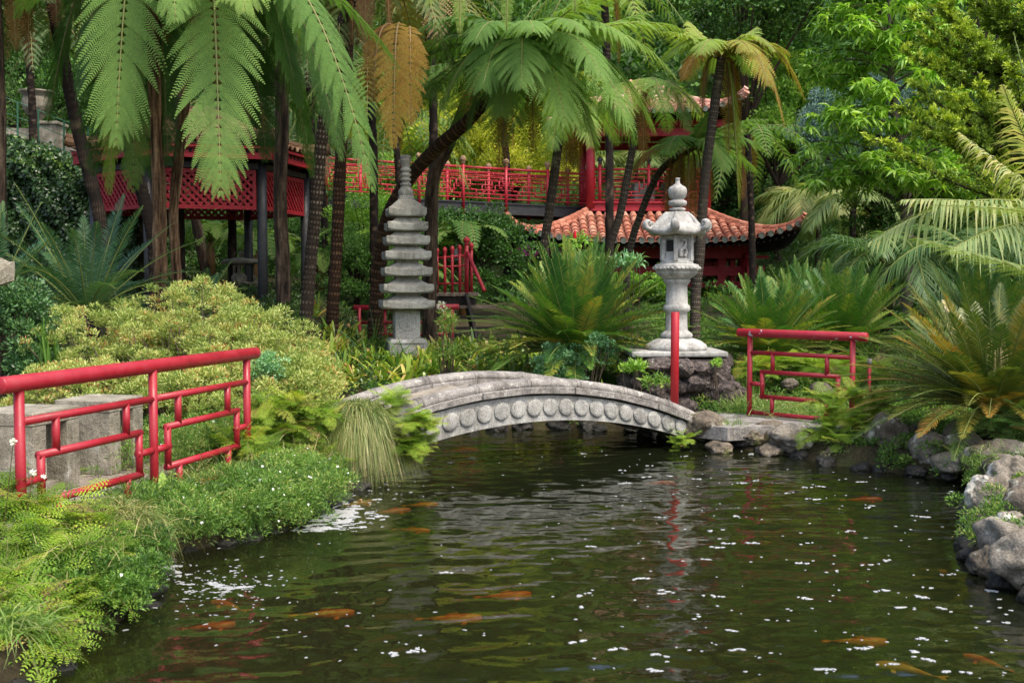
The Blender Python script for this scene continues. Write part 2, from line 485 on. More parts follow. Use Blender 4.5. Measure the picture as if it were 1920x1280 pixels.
M['darkred'] = paint_mat('dark_red_paint', (0.30, 0.010, 0.020), 0.55, 0, 0.5)
M['blackpaint'] = paint_mat('black_paint', (0.018, 0.019, 0.022), 0.45, 0, 0.5)
M['finial'] = stone_mat('finial_wood', (0.30, 0.19, 0.11), (0.16, 0.10, 0.06), 9.0, 60.0, 0.3, bump=0.3)
M['darkwood'] = stone_mat('dark_wood', (0.035, 0.028, 0.024), (0.014, 0.012, 0.011), 6.0, 60.0, 0.4, bump=0.6)
M['plank'] = stone_mat('plank_wood', (0.24, 0.19, 0.145), (0.11, 0.085, 0.065), 6.0, 60.0, 0.4, bump=0.5)
def tile_mat(name, stops):
    m, t, out = newmat(name)
    a = N_(t, 'ShaderNodeAttribute', attribute_name='rnd')
    c = ramp(t, a.outputs['Fac'], stops)
    n = ramp(t, noise_(t, 7.0, 6, 0.7), [(0.32, (0.5, 0.48, 0.45)), (0.5, (1, 1, 1)), (0.72, (1.25, 1.2, 1.15))])
    c = mixc(t, 0.75, c, n, 'MULTIPLY')
    b = bump_(t, noise_(t, 40.0, 5, 0.7), 0.4, 0.01)
    surf(t, out, c, 0.8, b, 0.3)
    return m
M['tile'] = tile_mat('clay_tile', [(0.0, (0.13, 0.06, 0.035)), (0.3, (0.30, 0.105, 0.065)), (0.65, (0.40, 0.155, 0.10)), (1.0, (0.47, 0.26, 0.18))])
M['tile_pale'] = tile_mat('pale_clay_tile', [(0.0, (0.26, 0.13, 0.09)), (0.4, (0.50, 0.25, 0.18)), (1.0, (0.60, 0.40, 0.32))])
M['tile_old'] = tile_mat('old_clay_tile', [(0.0, (0.09, 0.045, 0.025)), (0.5, (0.15, 0.085, 0.045)), (1.0, (0.23, 0.15, 0.085))])
M['tile_end'] = stone_mat('glazed_tile_end', (0.14, 0.16, 0.14), (0.06, 0.07, 0.06), 20.0, 60.0, 0.3, bump=0.4, rough=0.4)

DG, MG, LG, YG = (0.020, 0.045, 0.012), (0.045, 0.10, 0.022), (0.09, 0.17, 0.035), (0.19, 0.24, 0.05)
M['fern'] = leaf_mat('fern_leaf', [(0, (0.022, 0.055, 0.016)), (0.3, (0.065, 0.135, 0.034)), (0.55, (0.13, 0.225, 0.052)), (0.72, (0.20, 0.27, 0.055)), (0.85, (0.25, 0.15, 0.028)), (1, (0.13, 0.06, 0.02))], 0.42, .6, .15, nz=0.4)
M['fern_dark'] = leaf_mat('dark_fern_leaf', [(0, (0.018, 0.035, 0.012)), (0.4, (0.045, 0.085, 0.022)), (0.7, (0.10, 0.13, 0.03)), (0.85, (0.16, 0.105, 0.03)), (1, (0.10, 0.045, 0.018))], 0.35, nz=0.4)
M['cycad'] = leaf_mat('cycad_leaf', [(0, (0.014, 0.050, 0.016)), (0.35, (0.032, 0.100, 0.022)), (0.65, (0.075, 0.165, 0.025)), (0.85, (0.22, 0.24, 0.04)), (1, (0.34, 0.22, 0.05))], 0.25, 0.42, 0.4, 0.4)
M['cycad_blue'] = leaf_mat('cycad_blue_leaf', [(0, (0.020, 0.060, 0.028)), (0.5, (0.050, 0.120, 0.055)), (1, (0.12, 0.20, 0.07))], 0.25, 0.42, 0.4, 0.4)
M['cycad_bronze'] = leaf_mat('cycad_bronze_leaf', [(0, (0.022, 0.050, 0.014)), (0.4, (0.065, 0.105, 0.02)), (0.7, (0.20, 0.17, 0.03)), (1, (0.32, 0.15, 0.035))], 0.3, 0.35, 0.6, 0.5)
M['palm'] = leaf_mat('palm_leaf', [(0, (0.030, 0.075, 0.025)), (0.4, (0.10, 0.17, 0.06)), (0.7, (0.24, 0.29, 0.11)), (1, (0.42, 0.36, 0.17))], 0.4, 0.5, 0.3)
M['bright'] = leaf_mat('bright_leaf', [(0, (0.07, 0.16, 0.02)), (0.5, (0.17, 0.32, 0.04)), (1, (0.33, 0.46, 0.09))], 0.42, 0.4, 0.5)
M['dense'] = leaf_mat('dense_leaf', [(0, (0.018, 0.050, 0.012)), (0.5, (0.045, 0.12, 0.022)), (1, (0.11, 0.22, 0.045))], 0.3, 0.45, 0.4)
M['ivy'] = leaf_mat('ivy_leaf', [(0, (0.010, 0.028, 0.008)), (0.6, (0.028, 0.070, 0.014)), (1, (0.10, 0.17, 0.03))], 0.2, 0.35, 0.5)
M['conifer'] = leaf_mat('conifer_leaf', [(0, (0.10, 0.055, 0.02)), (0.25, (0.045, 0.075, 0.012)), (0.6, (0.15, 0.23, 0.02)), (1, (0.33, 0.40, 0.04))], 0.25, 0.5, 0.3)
M['spruce'] = leaf_mat('blue_needle', [(0, (0.020, 0.055, 0.050)), (0.6, (0.07, 0.14, 0.135)), (1, (0.16, 0.24, 0.22))], 0.2, 0.5, 0.3)
M['yellowbush'] = leaf_mat('yellow_bush_leaf', [(0, (0.09, 0.15, 0.03)), (0.3, (0.20, 0.26, 0.06)), (0.65, (0.33, 0.37, 0.11)), (0.9, (0.50, 0.50, 0.22)), (0.97, (0.42, 0.22, 0.07)), (1, (0.30, 0.12, 0.04))], 0.35, 0.5, 0.35, 0.4)
M['darkshrub'] = leaf_mat('dark_shrub_leaf', [(0, (0.016, 0.050, 0.018)), (0.6, (0.045, 0.12, 0.040)), (1, (0.11, 0.21, 0.07))], 0.25, 0.4, 0.5)
M['clivia'] = leaf_mat('strap_leaf', [(0, (0.030, 0.085, 0.015)), (0.4, (0.085, 0.18, 0.025)), (0.75, (0.25, 0.33, 0.045)), (0.9, (0.50, 0.45, 0.14)), (1, (0.38, 0.20, 0.09))], 0.35, 0.35, 0.5, 0.4)
M['lime'] = leaf_mat('lime_fern_leaf', [(0, (0.045, 0.10, 0.012)), (0.4, (0.13, 0.235, 0.02)), (0.75, (0.28, 0.38, 0.04)), (0.93, (0.45, 0.38, 0.10)), (1, (0.14, 0.08, 0.06))], 0.4, 0.5, 0.35, 0.5)
M['cover'] = leaf_mat('groundcover_leaf', [(0, (0.030, 0.075, 0.015)), (0.45, (0.085, 0.18, 0.025)), (0.8, (0.17, 0.28, 0.05)), (1, (0.32, 0.32, 0.10))], 0.35, 0.5, 0.4, 0.6)
M['sedge'] = leaf_mat('sedge_blade', [(0, (0.035, 0.065, 0.015)), (0.45, (0.10, 0.15, 0.03)), (0.75, (0.24, 0.24, 0.08)), (1, (0.48, 0.38, 0.22))], 0.3, 0.45, 0.4, 0.5)
M['grass'] = leaf_mat('grass_blade', [(0, (0.050, 0.10, 0.02)), (0.6, (0.14, 0.24, 0.05)), (1, (0.40, 0.38, 0.17))], 0.35, 0.5, 0.4, 0.5)
M['blueleaf'] = leaf_mat('bluish_leaf', [(0, (0.06, 0.15, 0.07)), (0.6, (0.15, 0.30, 0.15)), (1, (0.26, 0.42, 0.22))], 0.35, 0.45, 0.5)
M['bamboo'] = leaf_mat('bamboo_leaf', [(0, (0.13, 0.17, 0.025)), (0.5, (0.33, 0.38, 0.05)), (1, (0.55, 0.52, 0.10))], 0.45, 0.5, 0.3)
M['stem'] = leaf_mat('frond_stem', [(0, (0.05, 0.035, 0.015)), (0.5, (0.14, 0.15, 0.045)), (1, (0.13, 0.07, 0.03))], 0.0)
M['cycadstem'] = leaf_mat('cycad_stem', [(0, (0.08, 0.12, 0.03)), (1, (0.16, 0.17, 0.045))], 0.0)
M['white'] = leaf_mat('white_petal', [(0, (0.75, 0.72, 0.70)), (1, (0.80, 0.80, 0.78))], 0.3)
M['pink'] = leaf_mat('pink_petal', [(0, (0.50, 0.16, 0.22)), (1, (0.65, 0.35, 0.40))], 0.3)
M['magenta'] = leaf_mat('magenta_petal', [(0, (0.40, 0.015, 0.30)), (1, (0.60, 0.05, 0.48))], 0.3)
M['fuchsiared'] = leaf_mat('red_petal', [(0, (0.55, 0.01, 0.03)), (1, (0.65, 0.03, 0.06))], 0.3)
M['twig'] = stone_mat('twig_bark', (0.12, 0.09, 0.06), (0.05, 0.035, 0.025), 8.0, 60.0, 0.4, bump=0.8)
M['bark'] = bark_mat('scaly_bark', (0.030, 0.022, 0.016), (0.11, 0.085, 0.065), (0.34, 0.29, 0.23))
M['bark_dark'] = bark_mat('dark_fern_bark', (0.014, 0.010, 0.008), (0.050, 0.034, 0.024), (0.12, 0.088, 0.062))
M['bark_brown'] = bark_mat('brown_fern_bark', (0.030, 0.016, 0.009), (0.13, 0.072, 0.040), (0.27, 0.17, 0.10))
M['bark_grey'] = bark_mat('grey_fern_bark', (0.045, 0.036, 0.028), (0.15, 0.125, 0.10), (0.30, 0.26, 0.21))

def ground_mat():
    m, t, out = newmat('soil_and_litter')
    c = ramp(t, noise_(t, 2.2, 7, 0.7), [(0.3, (0.030, 0.024, 0.014)), (0.5, (0.065, 0.055, 0.03)), (0.7, (0.055, 0.085, 0.022))])
    s = ramp(t, noise_(t, 45.0, 4, 0.7), [(0.35, (0.5, 0.5, 0.5)), (0.65, (1.4, 1.35, 1.2))])
    sx = t.nodes.new('ShaderNodeSeparateXYZ'); t.links.new(objco(t), sx.inputs[0])
    mr = N_(t, 'ShaderNodeMapRange'); mr.inputs[1].default_value = 30; mr.inputs[2].default_value = 42; t.links.new(sx.outputs[1], mr.inputs[0])
    c = mixc(t, mr.outputs[0], c, (0.035, 0.075, 0.018))
    c = mixc(t, 0.8, c, s, 'MULTIPLY')
    b = bump_(t, noise_(t, 30.0, 7, 0.75), 1.0, 0.04)
    surf(t, out, c, 0.95, b, 0.15)
    return m
M['ground'] = ground_mat()
def paving_mat():
    m, t, out = newmat('cracked_paving')
    v = N_(t, 'ShaderNodeTexVoronoi', feature='DISTANCE_TO_EDGE'); v.inputs['Scale'].default_value = 13.0
    mp = N_(t, 'ShaderNodeMapping'); mp.inputs['Scale'].default_value = (1.0, 1.7, 1.0)
    t.links.new(objco(t), mp.inputs[0]); t.links.new(mp.outputs[0], v.inputs['Vector'])
    line = ramp(t, v.outputs['Distance'], [(0.0, (0.16, 0.13, 0.10)), (0.06, (1, 1, 1))])
    c = ramp(t, noise_(t, 3.0, 6, 0.7), [(0.3, (0.19, 0.155, 0.12)), (0.7, (0.33, 0.28, 0.23))])
    c = mixc(t, 0.85, c, line, 'MULTIPLY')
    b = bump_(t, line, 0.6, 0.01)
    b = bump_(t, noise_(t, 50.0, 5, 0.7), 0.3, 0.01, b)
    surf(t, out, c, 0.9, b, 0.2)
    return m
M['paving'] = paving_mat()
def water_mat():
    m, t, out = newmat('pond_water')
    mp = N_(t, 'ShaderNodeMapping'); mp.inputs['Scale'].default_value = (1.0, 1.6, 1.0)
    t.links.new(objco(t), mp.inputs[0])
    h1 = noise_(t, 9.0, 3, 0.5, mp.outputs[0], 0.4)
    nb = bump_(t, h1, 0.05, 0.03)
    gl = N_(t, 'ShaderNodeBsdfGlossy', Roughness=0.02); gl.inputs[0].default_value = (0.93, 0.95, 0.93, 1)
    tr = N_(t, 'ShaderNodeBsdfTransparent'); tr.inputs[0].default_value = (0.50, 0.48, 0.26, 1)
    fr = N_(t, 'ShaderNodeFresnel', IOR=1.5)
    for n in (gl, fr): t.links.new(nb, n.inputs['Normal'])
    df = N_(t, 'ShaderNodeBsdfDiffuse'); df.inputs[0].default_value = (0.060, 0.080, 0.032, 1)
    m2 = N_(t, 'ShaderNodeMixShader'); m2.inputs[0].default_value = 0.10
    t.links.new(tr.outputs[0], m2.inputs[1]); t.links.new(df.outputs[0], m2.inputs[2])
    mx = N_(t, 'ShaderNodeMixShader')
    t.links.new(fr.outputs[0], mx.inputs[0]); t.links.new(m2.outputs[0], mx.inputs[1]); t.links.new(gl.outputs[0], mx.inputs[2])
    t.links.new(mx.outputs[0], out.inputs[0])
    return m
M['water'] = water_mat()
def foam_mat():
    m, t, out = newmat('foam')
    surf(t, out, ramp(t, noise_(t, 60.0, 3, 0.6), [(0.3, (0.20, 0.21, 0.20)), (0.6, (0.36, 0.37, 0.37))]), 0.5, None, 0.5)
    return m
M['foam'] = foam_mat()
def fish_mat(name, a, b):
    m, t, out = newmat(name)
    surf(t, out, ramp(t, noise_(t, 6.0, 3, 0.5), [(0.42, a), (0.58, b)]), 0.4, None, 0.5)
    return m
M['koi_orange'] = fish_mat('koi_orange', (0.62, 0.12, 0.02), (0.66, 0.24, 0.06))
M['koi_red'] = fish_mat('koi_red', (0.60, 0.07, 0.02), (0.70, 0.13, 0.04))
M['koi_white'] = fish_mat('koi_white', (0.70, 0.62, 0.45), (0.75, 0.32, 0.10))
M['koi_gold'] = fish_mat('koi_gold', (0.65, 0.40, 0.10), (0.60, 0.28, 0.06))

# ------------------------------------------------------------------ ground, pond, path
PATH_Z = 0.22
pond = [(-2.9, 2.4), (3.6, 2.4), (3.25, 4.2), (3.05, 5.4)]
pond += [tuple(gp(*p)[:2]) for p in ((1925, 1112), (1850, 1085), (1812, 1040), (1822, 985), (1838, 935), (1850, 908), (1790, 903), (1700, 890), (1560, 872), (1440, 847), (1330, 838), (1290, 838))]
pond += [(1.95, 12.5), (1.35, 13.25), (0.5, 13.42), (-1.0, 13.32), (-1.8, 12.3), (-1.62, 10.7)]
pond += [tuple(gp(*p)[:2]) for p in ((690, 905), (640, 925), (600, 962), (540, 990), (430, 1018), (345, 1036), (292, 1060), (280, 1105), (235, 1165), (150, 1205), (95, 1280))]
pond += [(-2.5, 3.8)]
pond = np.array(pond)
def pond_sd(x, y):
    """signed distance, negative inside the pond"""
    P = np.stack([np.asarray(x, float).ravel(), np.asarray(y, float).ravel()], 1)
    a, b = pond, np.roll(pond, -1, 0)
    dmin = np.full(len(P), 1e9); inside = np.zeros(len(P), bool)
    for p, q in zip(a, b):
        e = q - p; w = P - p
        t = np.clip((w @ e) / (e @ e), 0, 1)
        dmin = np.minimum(dmin, np.linalg.norm(w - t[:, None] * e, axis=1))
        c = (p[1] > P[:, 1]) != (q[1] > P[:, 1])
        xi = p[0] + (P[:, 1] - p[1]) * e[0] / (e[1] if abs(e[1]) > 1e-9 else 1e-9)
        inside ^= c & (P[:, 0] < xi)
    return np.where(inside, -dmin, dmin).reshape(np.shape(x))
def land(x, y):
    x = np.asarray(x, float); y = np.asarray(y, float)
    z = 0.20 + 0.42 * sst(12.8, 17.5, y) + 0.6 * sst(19, 29, y)
    z = z + 0.72 * sst(-2.3, -3.9, x) * sst(9.5, 16.5, y)
    z = z + 0.25 * sst(3.5, 6.5, x) * sst(8, 14, y)
    z = z + sst(33, 75, y) * 30 + sst(12, 60, np.abs(x)) * 12 * sst(18, 45, y) + sst(-9, -22, x) * 6 * sst(14, 24, y)
    return z
def gz(x, y):
    sd = pond_sd(x, y)
    L = land(x, y)
    return np.where(sd < 0, -0.75 * sst(0, -0.55, sd) - 0.02, -0.02 + (L + 0.02) * sst(0, 0.16, sd))
def gzs(x, y):
    return float(gz(np.array([x]), np.array([y]))[0])
def make_ground():
    xs = np.concatenate([np.linspace(-220, -16, 30)[:-1], np.linspace(-16, -4.5, 36)[:-1], np.linspace(-4.5, 5.5, 150)[:-1], np.linspace(5.5, 16, 36)[:-1], np.linspace(16, 220, 30)])
    ys = np.concatenate([np.linspace(-80, 2, 20)[:-1], np.linspace(2, 15, 180)[:-1], np.linspace(15, 45, 90)[:-1], np.linspace(45, 260, 60)])
    X, Y = np.meshgrid(xs, ys)
    Z = gz(X, Y)
    nz = np.array([mnoise.fractal(Vector((x * 0.9, y * 0.9, 3.1)), 1.0, 2.0, 4) for x, y in zip(X.ravel(), Y.ravel())]).reshape(X.shape)
    Z = Z + nz * 0.035 * sst(0.0, 0.5, pond_sd(X, Y)) * (1 + sst(20, 60, Y) * 15)
    ny, nx = X.shape
    V = np.stack([X, Y, Z], -1).reshape(-1, 3)
    i = np.arange(ny - 1)[:, None] * nx; j = np.arange(nx - 1)[None]
    F = np.stack([i + j, i + j + 1, i + nx + j + 1, i + nx + j], -1).reshape(-1, 4)
    o = MB().add(V, F).build('ground', M['ground'], smooth=True, origin=(0, 0, 0))
    tag(o, kind='structure')
make_ground()
def wave(X, Y):
    r = np.random.default_rng(3)
    Z = np.zeros_like(X)
    for k in range(70):
        lam = 10 ** r.uniform(-1.15, -0.15)
        th = r.normal(math.pi / 2 + 0.1, 0.55)
        a = 0.0019 * lam ** 1.0 * r.uniform(0.4, 1.0)
        Z += a * np.sin(2 * np.pi / lam * (X * math.cos(th) + Y * math.sin(th)) + r.uniform(0, 6.28))
    ca, cb = gp(600, 975), gp(300, 1090)
    for c, amp in ((ca, 0.0035), (cb, 0.003)):
        d = np.hypot(X - c[0], Y - c[1])
        Z += amp * np.exp(-d / 1.3) * np.sin(2 * np.pi * d / 0.23 + 2 * np.sin(3 * np.arctan2(Y - c[1], X - c[0])))
    return Z
def make_water():
    xs = np.linspace(-3.6, 5.2, 330); ys = np.linspace(1.8, 15.0, 460)
    X, Y = np.meshgrid(xs, ys)
    V = np.stack([X, Y, wave(X, Y)], -1).reshape(-1, 3)
    ny, nx = X.shape
    i = np.arange(ny - 1)[:, None] * nx; j = np.arange(nx - 1)[None]
    F = np.stack([i + j, i + j + 1, i + nx + j + 1, i + nx + j], -1).reshape(-1, 4)
    o = MB().add(V, F).build('water', M['water'], smooth=True, origin=(0, 0, 0))
    tag(o, kind='structure')
make_water()
def make_path():
    pts = [(-3.3, 4.0), (-2.62, 5.2), (-2.72, 6.5), (-2.38, 7.6), (-2.15, 8.6), (-1.95, 9.7), (-1.7, 10.2), (-1.9, 11.3), (-2.6, 11.0), (-3.1, 9.9), (-3.6, 9.0), (-4.8, 8.4), (-6.5, 8.0), (-6.5, 4.0)]
    V = np.array([(x, y, PATH_Z + 0.035) for x, y in pts]); n = len(V)
    V2 = V - A(0, 0, 0.12)
    F = [np.arange(n)[None, :], np.array([(i, i + n, (i + 1) % n + n, (i + 1) % n) for i in range(n)])]
    o = MB().add(np.concatenate([V, V2]), F).build('path', M['paving'])
    tag(o, kind='structure')
    pts = [(1.75, 12.15), (2.3, 11.65), (2.9, 11.85), (4.6, 11.0), (5.4, 11.2), (5.2, 12.3), (3.6, 13.2), (2.2, 13.1), (1.9, 12.8)]
    V = np.array([(x, y, 0.255) for x, y in pts]); n = len(V)
    V2 = V - A(0, 0, 0.14)
    F = [np.arange(n)[None, :], np.array([(i, i + n, (i + 1) % n + n, (i + 1) % n) for i in range(n)])]
    o = MB().add(np.concatenate([V, V2]), F).build('path', M['parapet'])
    tag(o, kind='structure')
make_path()
# ------------------------------------------------------------------ red pipe railings
def fret_bars(u0, u1):
    """centre lines (u, v) of the lattice of one panel; v 0 = bottom bar, 1 = top rail"""
    w = u1 - u0
    U = lambda a: u0 + a * w
    il, ir, it, ib = 0.13, 0.87, 0.52, 0.21
    return [((U(0), .755), (U(1), .755)), ((U(.235), .755), (U(.235), it)), ((U(.765), .755), (U(.765), it)),
            ((U(il), it), (U(ir), it)), ((U(il), ib), (U(ir), ib)), ((U(il), it), (U(il), ib)), ((U(ir), it), (U(ir), ib)),
            ((U(0), .365), (U(il), .365)), ((U(ir), .365), (U(1), .365)), ((U(.235), ib), (U(.235), 0)), ((U(.765), ib), (U(.765), 0)), ((U(0), 0), (U(1), 0))]
def pipe_railing(name, posts, ztop, zbot, foot, label, cat, mat_top, mat_bar, over=0.16, rtop=0.05, rpost=0.030, rbar=0.025, group=None):
    posts = [np.asarray(p, float) for p in posts]
    base = ((posts[0] + posts[-1]) / 2).tolist() + [foot]
    root = empty(name, base, label, cat, group)
    d = nrm(posts[-1] - posts[0])
    a, b = posts[0] - d * over, posts[-1] + d * over
    mb = MB()
    P = np.array([[*a, ztop], [*(a + d * 0.008), ztop], [*(b - d * 0.008), ztop], [*b, ztop]])
    V, F = tube(P, [rtop * 0.88, rtop, rtop, rtop * 0.88], 28); mb.add(V, F)
    mb.build('top_rail', mat_top, root, True)
    for p in posts:
        MB().add(*rod((*p, foot), (*p, ztop), rpost, 18)).build('post', mat_bar, root, True)
    for p, q in zip(posts[:-1], posts[1:]):
        mb = MB()
        for (u0, v0), (u1, v1) in fret_bars(0, 1):
            p0 = p + (q - p) * u0; p1 = p + (q - p) * u1
            z0 = zbot + (ztop - zbot) * v0; z1 = zbot + (ztop - zbot) * v1
            e = nrm(A(*(p1 - p0), z1 - z0)) * rbar * 0.9
            if v0 != v1: e = e * 0.98
            V, F = rod(A(*p0, z0) - (e if v0 == v1 and u0 > 0 else 0), A(*p1, z1) + (e if v0 == v1 and u1 < 1 else 0), rbar, 16)
            mb.add(V, F)
        mb.build('lattice_panel', mat_bar, root, True)
    return root
pipe_railing('pipe_railing', [(-2.85, 6.32), (-2.495, 7.6), (-2.16, 8.91)], 1.22, 0.30, 0.12,
             'long red pipe railing of two lattice panels in front of the stone stools', 'railing', M['red'], M['red'])
pipe_railing('pipe_railing', [(2.757, 12.7), (3.675, 11.82)], 1.22, 0.30, 0.12,
             'short red pipe railing with chipped paint on its top rail, above the far right rocks', 'railing', M['red_chipped'], M['red'])
r3 = empty('pipe_railing', (-1.9, 20, 0.5), 'low red pipe railing half hidden behind the stone pagoda', 'railing')
MB().add(*rod(wp(664, 577, 20), wp(860, 575, 19.6), 0.05, 14)).build('top_rail', M['red'], r3, True)
MB().add(*rod(wp(672, 605, 20), wp(838, 604, 19.6), 0.028, 10)).add(*rod(wp(676, 628, 20), wp(838, 626, 19.6), 0.028, 10)).build('lower_bars', M['red'], r3, True)
for x in (674, 722, 783, 834, 848):
    p = wp(x, 577, 19.9)
    MB().add(*rod(p, A(p[0], p[1], 0.4), 0.028, 10)).build('post', M['red'], r3, True)
p = wp(1266, 585, 12.6)
q = A(p[0], p[1], 0.2)
o = MB().add(*tube(np.array([q, p - A(0, 0, 0.004), p]), [0.048, 0.048, 0.044], 24)).build('red_post', M['red_pole'], None, True)
tag(o, 'plain upright red post standing by the right end of the stone bridge', 'post')

# ------------------------------------------------------------------ stone bridge
BX, BY, BD, BN = -1.31, 10.03, A(.856, .515), A(-.515, .856)
def bp(t, w, z):
    return A(*(A(BX, BY) + BD * t + BN * w), z)
TC = 1.72
ztop = lambda t: 0.84 - 0.096 * (t - TC) ** 2
zund = lambda t: np.maximum(0.41 - 0.085 * (t - 1.85) ** 2, -0.3)
BW = 1.20
bridge = empty('stone_footbridge', bp(TC, BW / 2, 0), 'grey arched granite footbridge with carved discs crossing the pond', 'bridge')
def sweep(mb, ts, w0, w1, zlo, zhi, round_=False):
    """bar following the arch"""
    V = []
    for t in ts:
        if round_:
            wm, rw = (w0 + w1) / 2, (w1 - w0) / 2
            zl, zh = zlo(t), zhi(t)
            pts = [(w0, zl), (w0, zl + (zh - zl) * .55), (wm - rw * .75, zl + (zh - zl) * .85), (wm - rw * .3, zh), (wm + rw * .3, zh), (wm + rw * .75, zl + (zh - zl) * .85), (w1, zl + (zh - zl) * .55), (w1, zl)]
        else:
            pts = [(w0, zlo(t)), (w0, zhi(t)), (w1, zhi(t)), (w1, zlo(t))]
        V += [bp(t, w, z) for w, z in pts]
    k = len(pts); n = len(ts)
    i = np.arange(n - 1)[:, None] * k; j = np.arange(k)[None]; j2 = (j + 1) % k
    F = [np.stack([i + j, i + j2, i + k + j2, i + k + j], -1).reshape(-1, 4), np.arange(k)[::-1][None], (np.arange(k) + (n - 1) * k)[None]]
    mb.add(np.array(V), F)
T0, T1 = -0.45, 3.88
for side, (wa, wb) in enumerate(((0.0, 0.16), (BW - 0.16, BW))):
    mb = MB(); sweep(mb, np.linspace(T0, T1, 50), wa, wb, zund, lambda t: ztop(t) - 0.17)
    face = mb.build('arch_face', M['granite'], bridge)
    mb = MB()
    for k in range(17):
        t = 3.69 - 0.19 * k
        zc = (float(zund(t)) + ztop(t) - 0.150) / 2
        sl_ = -2 * 0.09 * (t - TC)
        R_ = 0.088
        ring = []
        w0 = wa if side == 0 else wb
        s_ = -1 if side == 0 else 1
        prof = [(R_, 0.0), (R_, 0.012), (R_ * .95, 0.018), (R_ * .6, 0.020), (0.001, 0.021)]
        K = 28; th = np.linspace(0, 2 * np.pi, K, endpoint=False)
        V = np.concatenate([np.array([bp(t + r * math.cos(a) * 1.0, w0 + s_ * (d + .001), zc + r * math.sin(a) * 1.0 + sl_ * r * math.cos(a)) for a in th]) for r, d in prof])
        i = np.arange(len(prof) - 1)[:, None] * K; j = np.arange(K)[None]; j2 = (j + 1) % K
        mb.add(V, np.stack([i + j, i + j2, i + K + j2, i + K + j], -1).reshape(-1, 4))
        if side == 0:
            pass
    d = mb.build('carved_discs', M['granite'], bridge, True)
    mb = MB()
    edges = np.linspace(T0, T1, 9)
    for m_, (ea, eb) in enumerate(zip(edges[:-1], edges[1:])):
        za = ztop(ea); zb_ = ztop(eb)
        off = 0.012 * (m_ % 2)
        f = lambda t, ea=ea, eb=eb: ztop(t) * 0.45 + 0.55 * (ztop(ea) + (ztop(eb) - ztop(ea)) * (t - ea) / (eb - ea)) 
        w_out = (-0.045 - off, 0.17) if side == 0 else (BW - 0.17, BW + 0.045 + off)
        sweep(mb, np.linspace(ea + .002, eb - .002, 7), w_out[0], w_out[1], lambda t, f=f: f(t) - 0.145, lambda t, f=f: f(t) - 0.078)
    mb.build('cornice', M['parapet'], bridge, bevel=0.006)
    mb = MB()
    w_out = (-0.02, 0.15) if side == 0 else (BW - 0.15, BW + 0.02)
    sweep(mb, np.linspace(T0, T1, 60), w_out[0], w_out[1], lambda t: ztop(t) - 0.09, lambda t: ztop(t) + 0.0, True)
    # incised double joints
    for t in np.arange(T0 + 0.35, T1, 0.60):
        for dd in (0, 0.045):
            sweep(mb, [t + dd, t + dd + .014], w_out[0] - .006, w_out[1] + .006, lambda t: ztop(t) - 0.09, lambda t: ztop(t) + 0.007, True)
    mb.build('parapet', M['parapet'], bridge, True)
mb = MB()
edges = np.linspace(T0 - 0.2, T1 + 0.1, 8)
for k, (ea, eb) in enumerate(zip(edges[:-1], edges[1:])):
    zt = lambda t, ea=ea, eb=eb: ztop(ea) + (ztop(eb) - ztop(ea)) * (t - ea) / (eb - ea) - 0.105 - (0.03 if ztop(eb) > ztop(ea) else -0.0) * (1 - (t - ea) / (eb - ea))
    sweep(mb, [ea, eb], 0.151, BW - 0.151, lambda t: ztop(t) - 0.30, zt)
mb.build('deck', M['deck_stone'], bridge)
mb = MB(); sweep(mb, np.linspace(T0, T1, 40), 0.162, BW - 0.162, lambda t: zund(t) + 0.012, lambda t: ztop(t) - 0.31)
mb.build('soffit', M['granite_mossy'], bridge)

# ------------------------------------------------------------------ great stone lantern on its lava base
LC = wp(1268, 655, 14.0); LX, LY = LC[0], LC[1]
Zl = lambda y: float(wp(1268, y, 14.0)[2])
Wl = lambda px: px / FPX * 14.0
pl = empty('lava_rock_plinth', (LX, LY, 0.2), 'rough plinth of dark lava stones under the tall stone lantern', 'plinth')
mb = MB()
rs = np.random.default_rng(8)
for zrow, hh, rx in ((0.30, 0.26, 0.80), (0.55, 0.24, 0.78), (0.78, 0.20, 0.74)):
    nn = 11
    for k in range(nn):
        a = 2 * math.pi * (k + rs.uniform(-.25, .25)) / nn + zrow * 3
        s_ = rs.uniform(0.75, 1.25)
        mb.add(*rock((LX + rx * math.cos(a) * 0.78, LY + 0.62 * math.sin(a), zrow + rs.uniform(-.03, .03)), (0.22 * s_, 0.20, hh * 0.62 * rs.uniform(.8, 1.15)), int(rs.integers(9999)), 3, 0.22, yaw=a))
mb.add(*rock((LX + 0.50, LY - 0.52, 0.42), (0.30, 0.22, 0.24), 77, 4, 0.25))
mb.add(*rock((LX - 0.28, LY - 0.55, 0.42), (0.24, 0.2, 0.22), 78, 4, 0.25))
mb.add(*box((LX, LY, 0.5), (1.2, 1.0, 0.7)))
mb.build('stones', M['lava'], pl)
MB().add(*box((LX - 0.04, LY, Zl(657) - 0.02), (Wl(176), 0.95, 0.07), 0.04)).build('top_slab', M['lantern_stone'], pl, bevel=0.02)

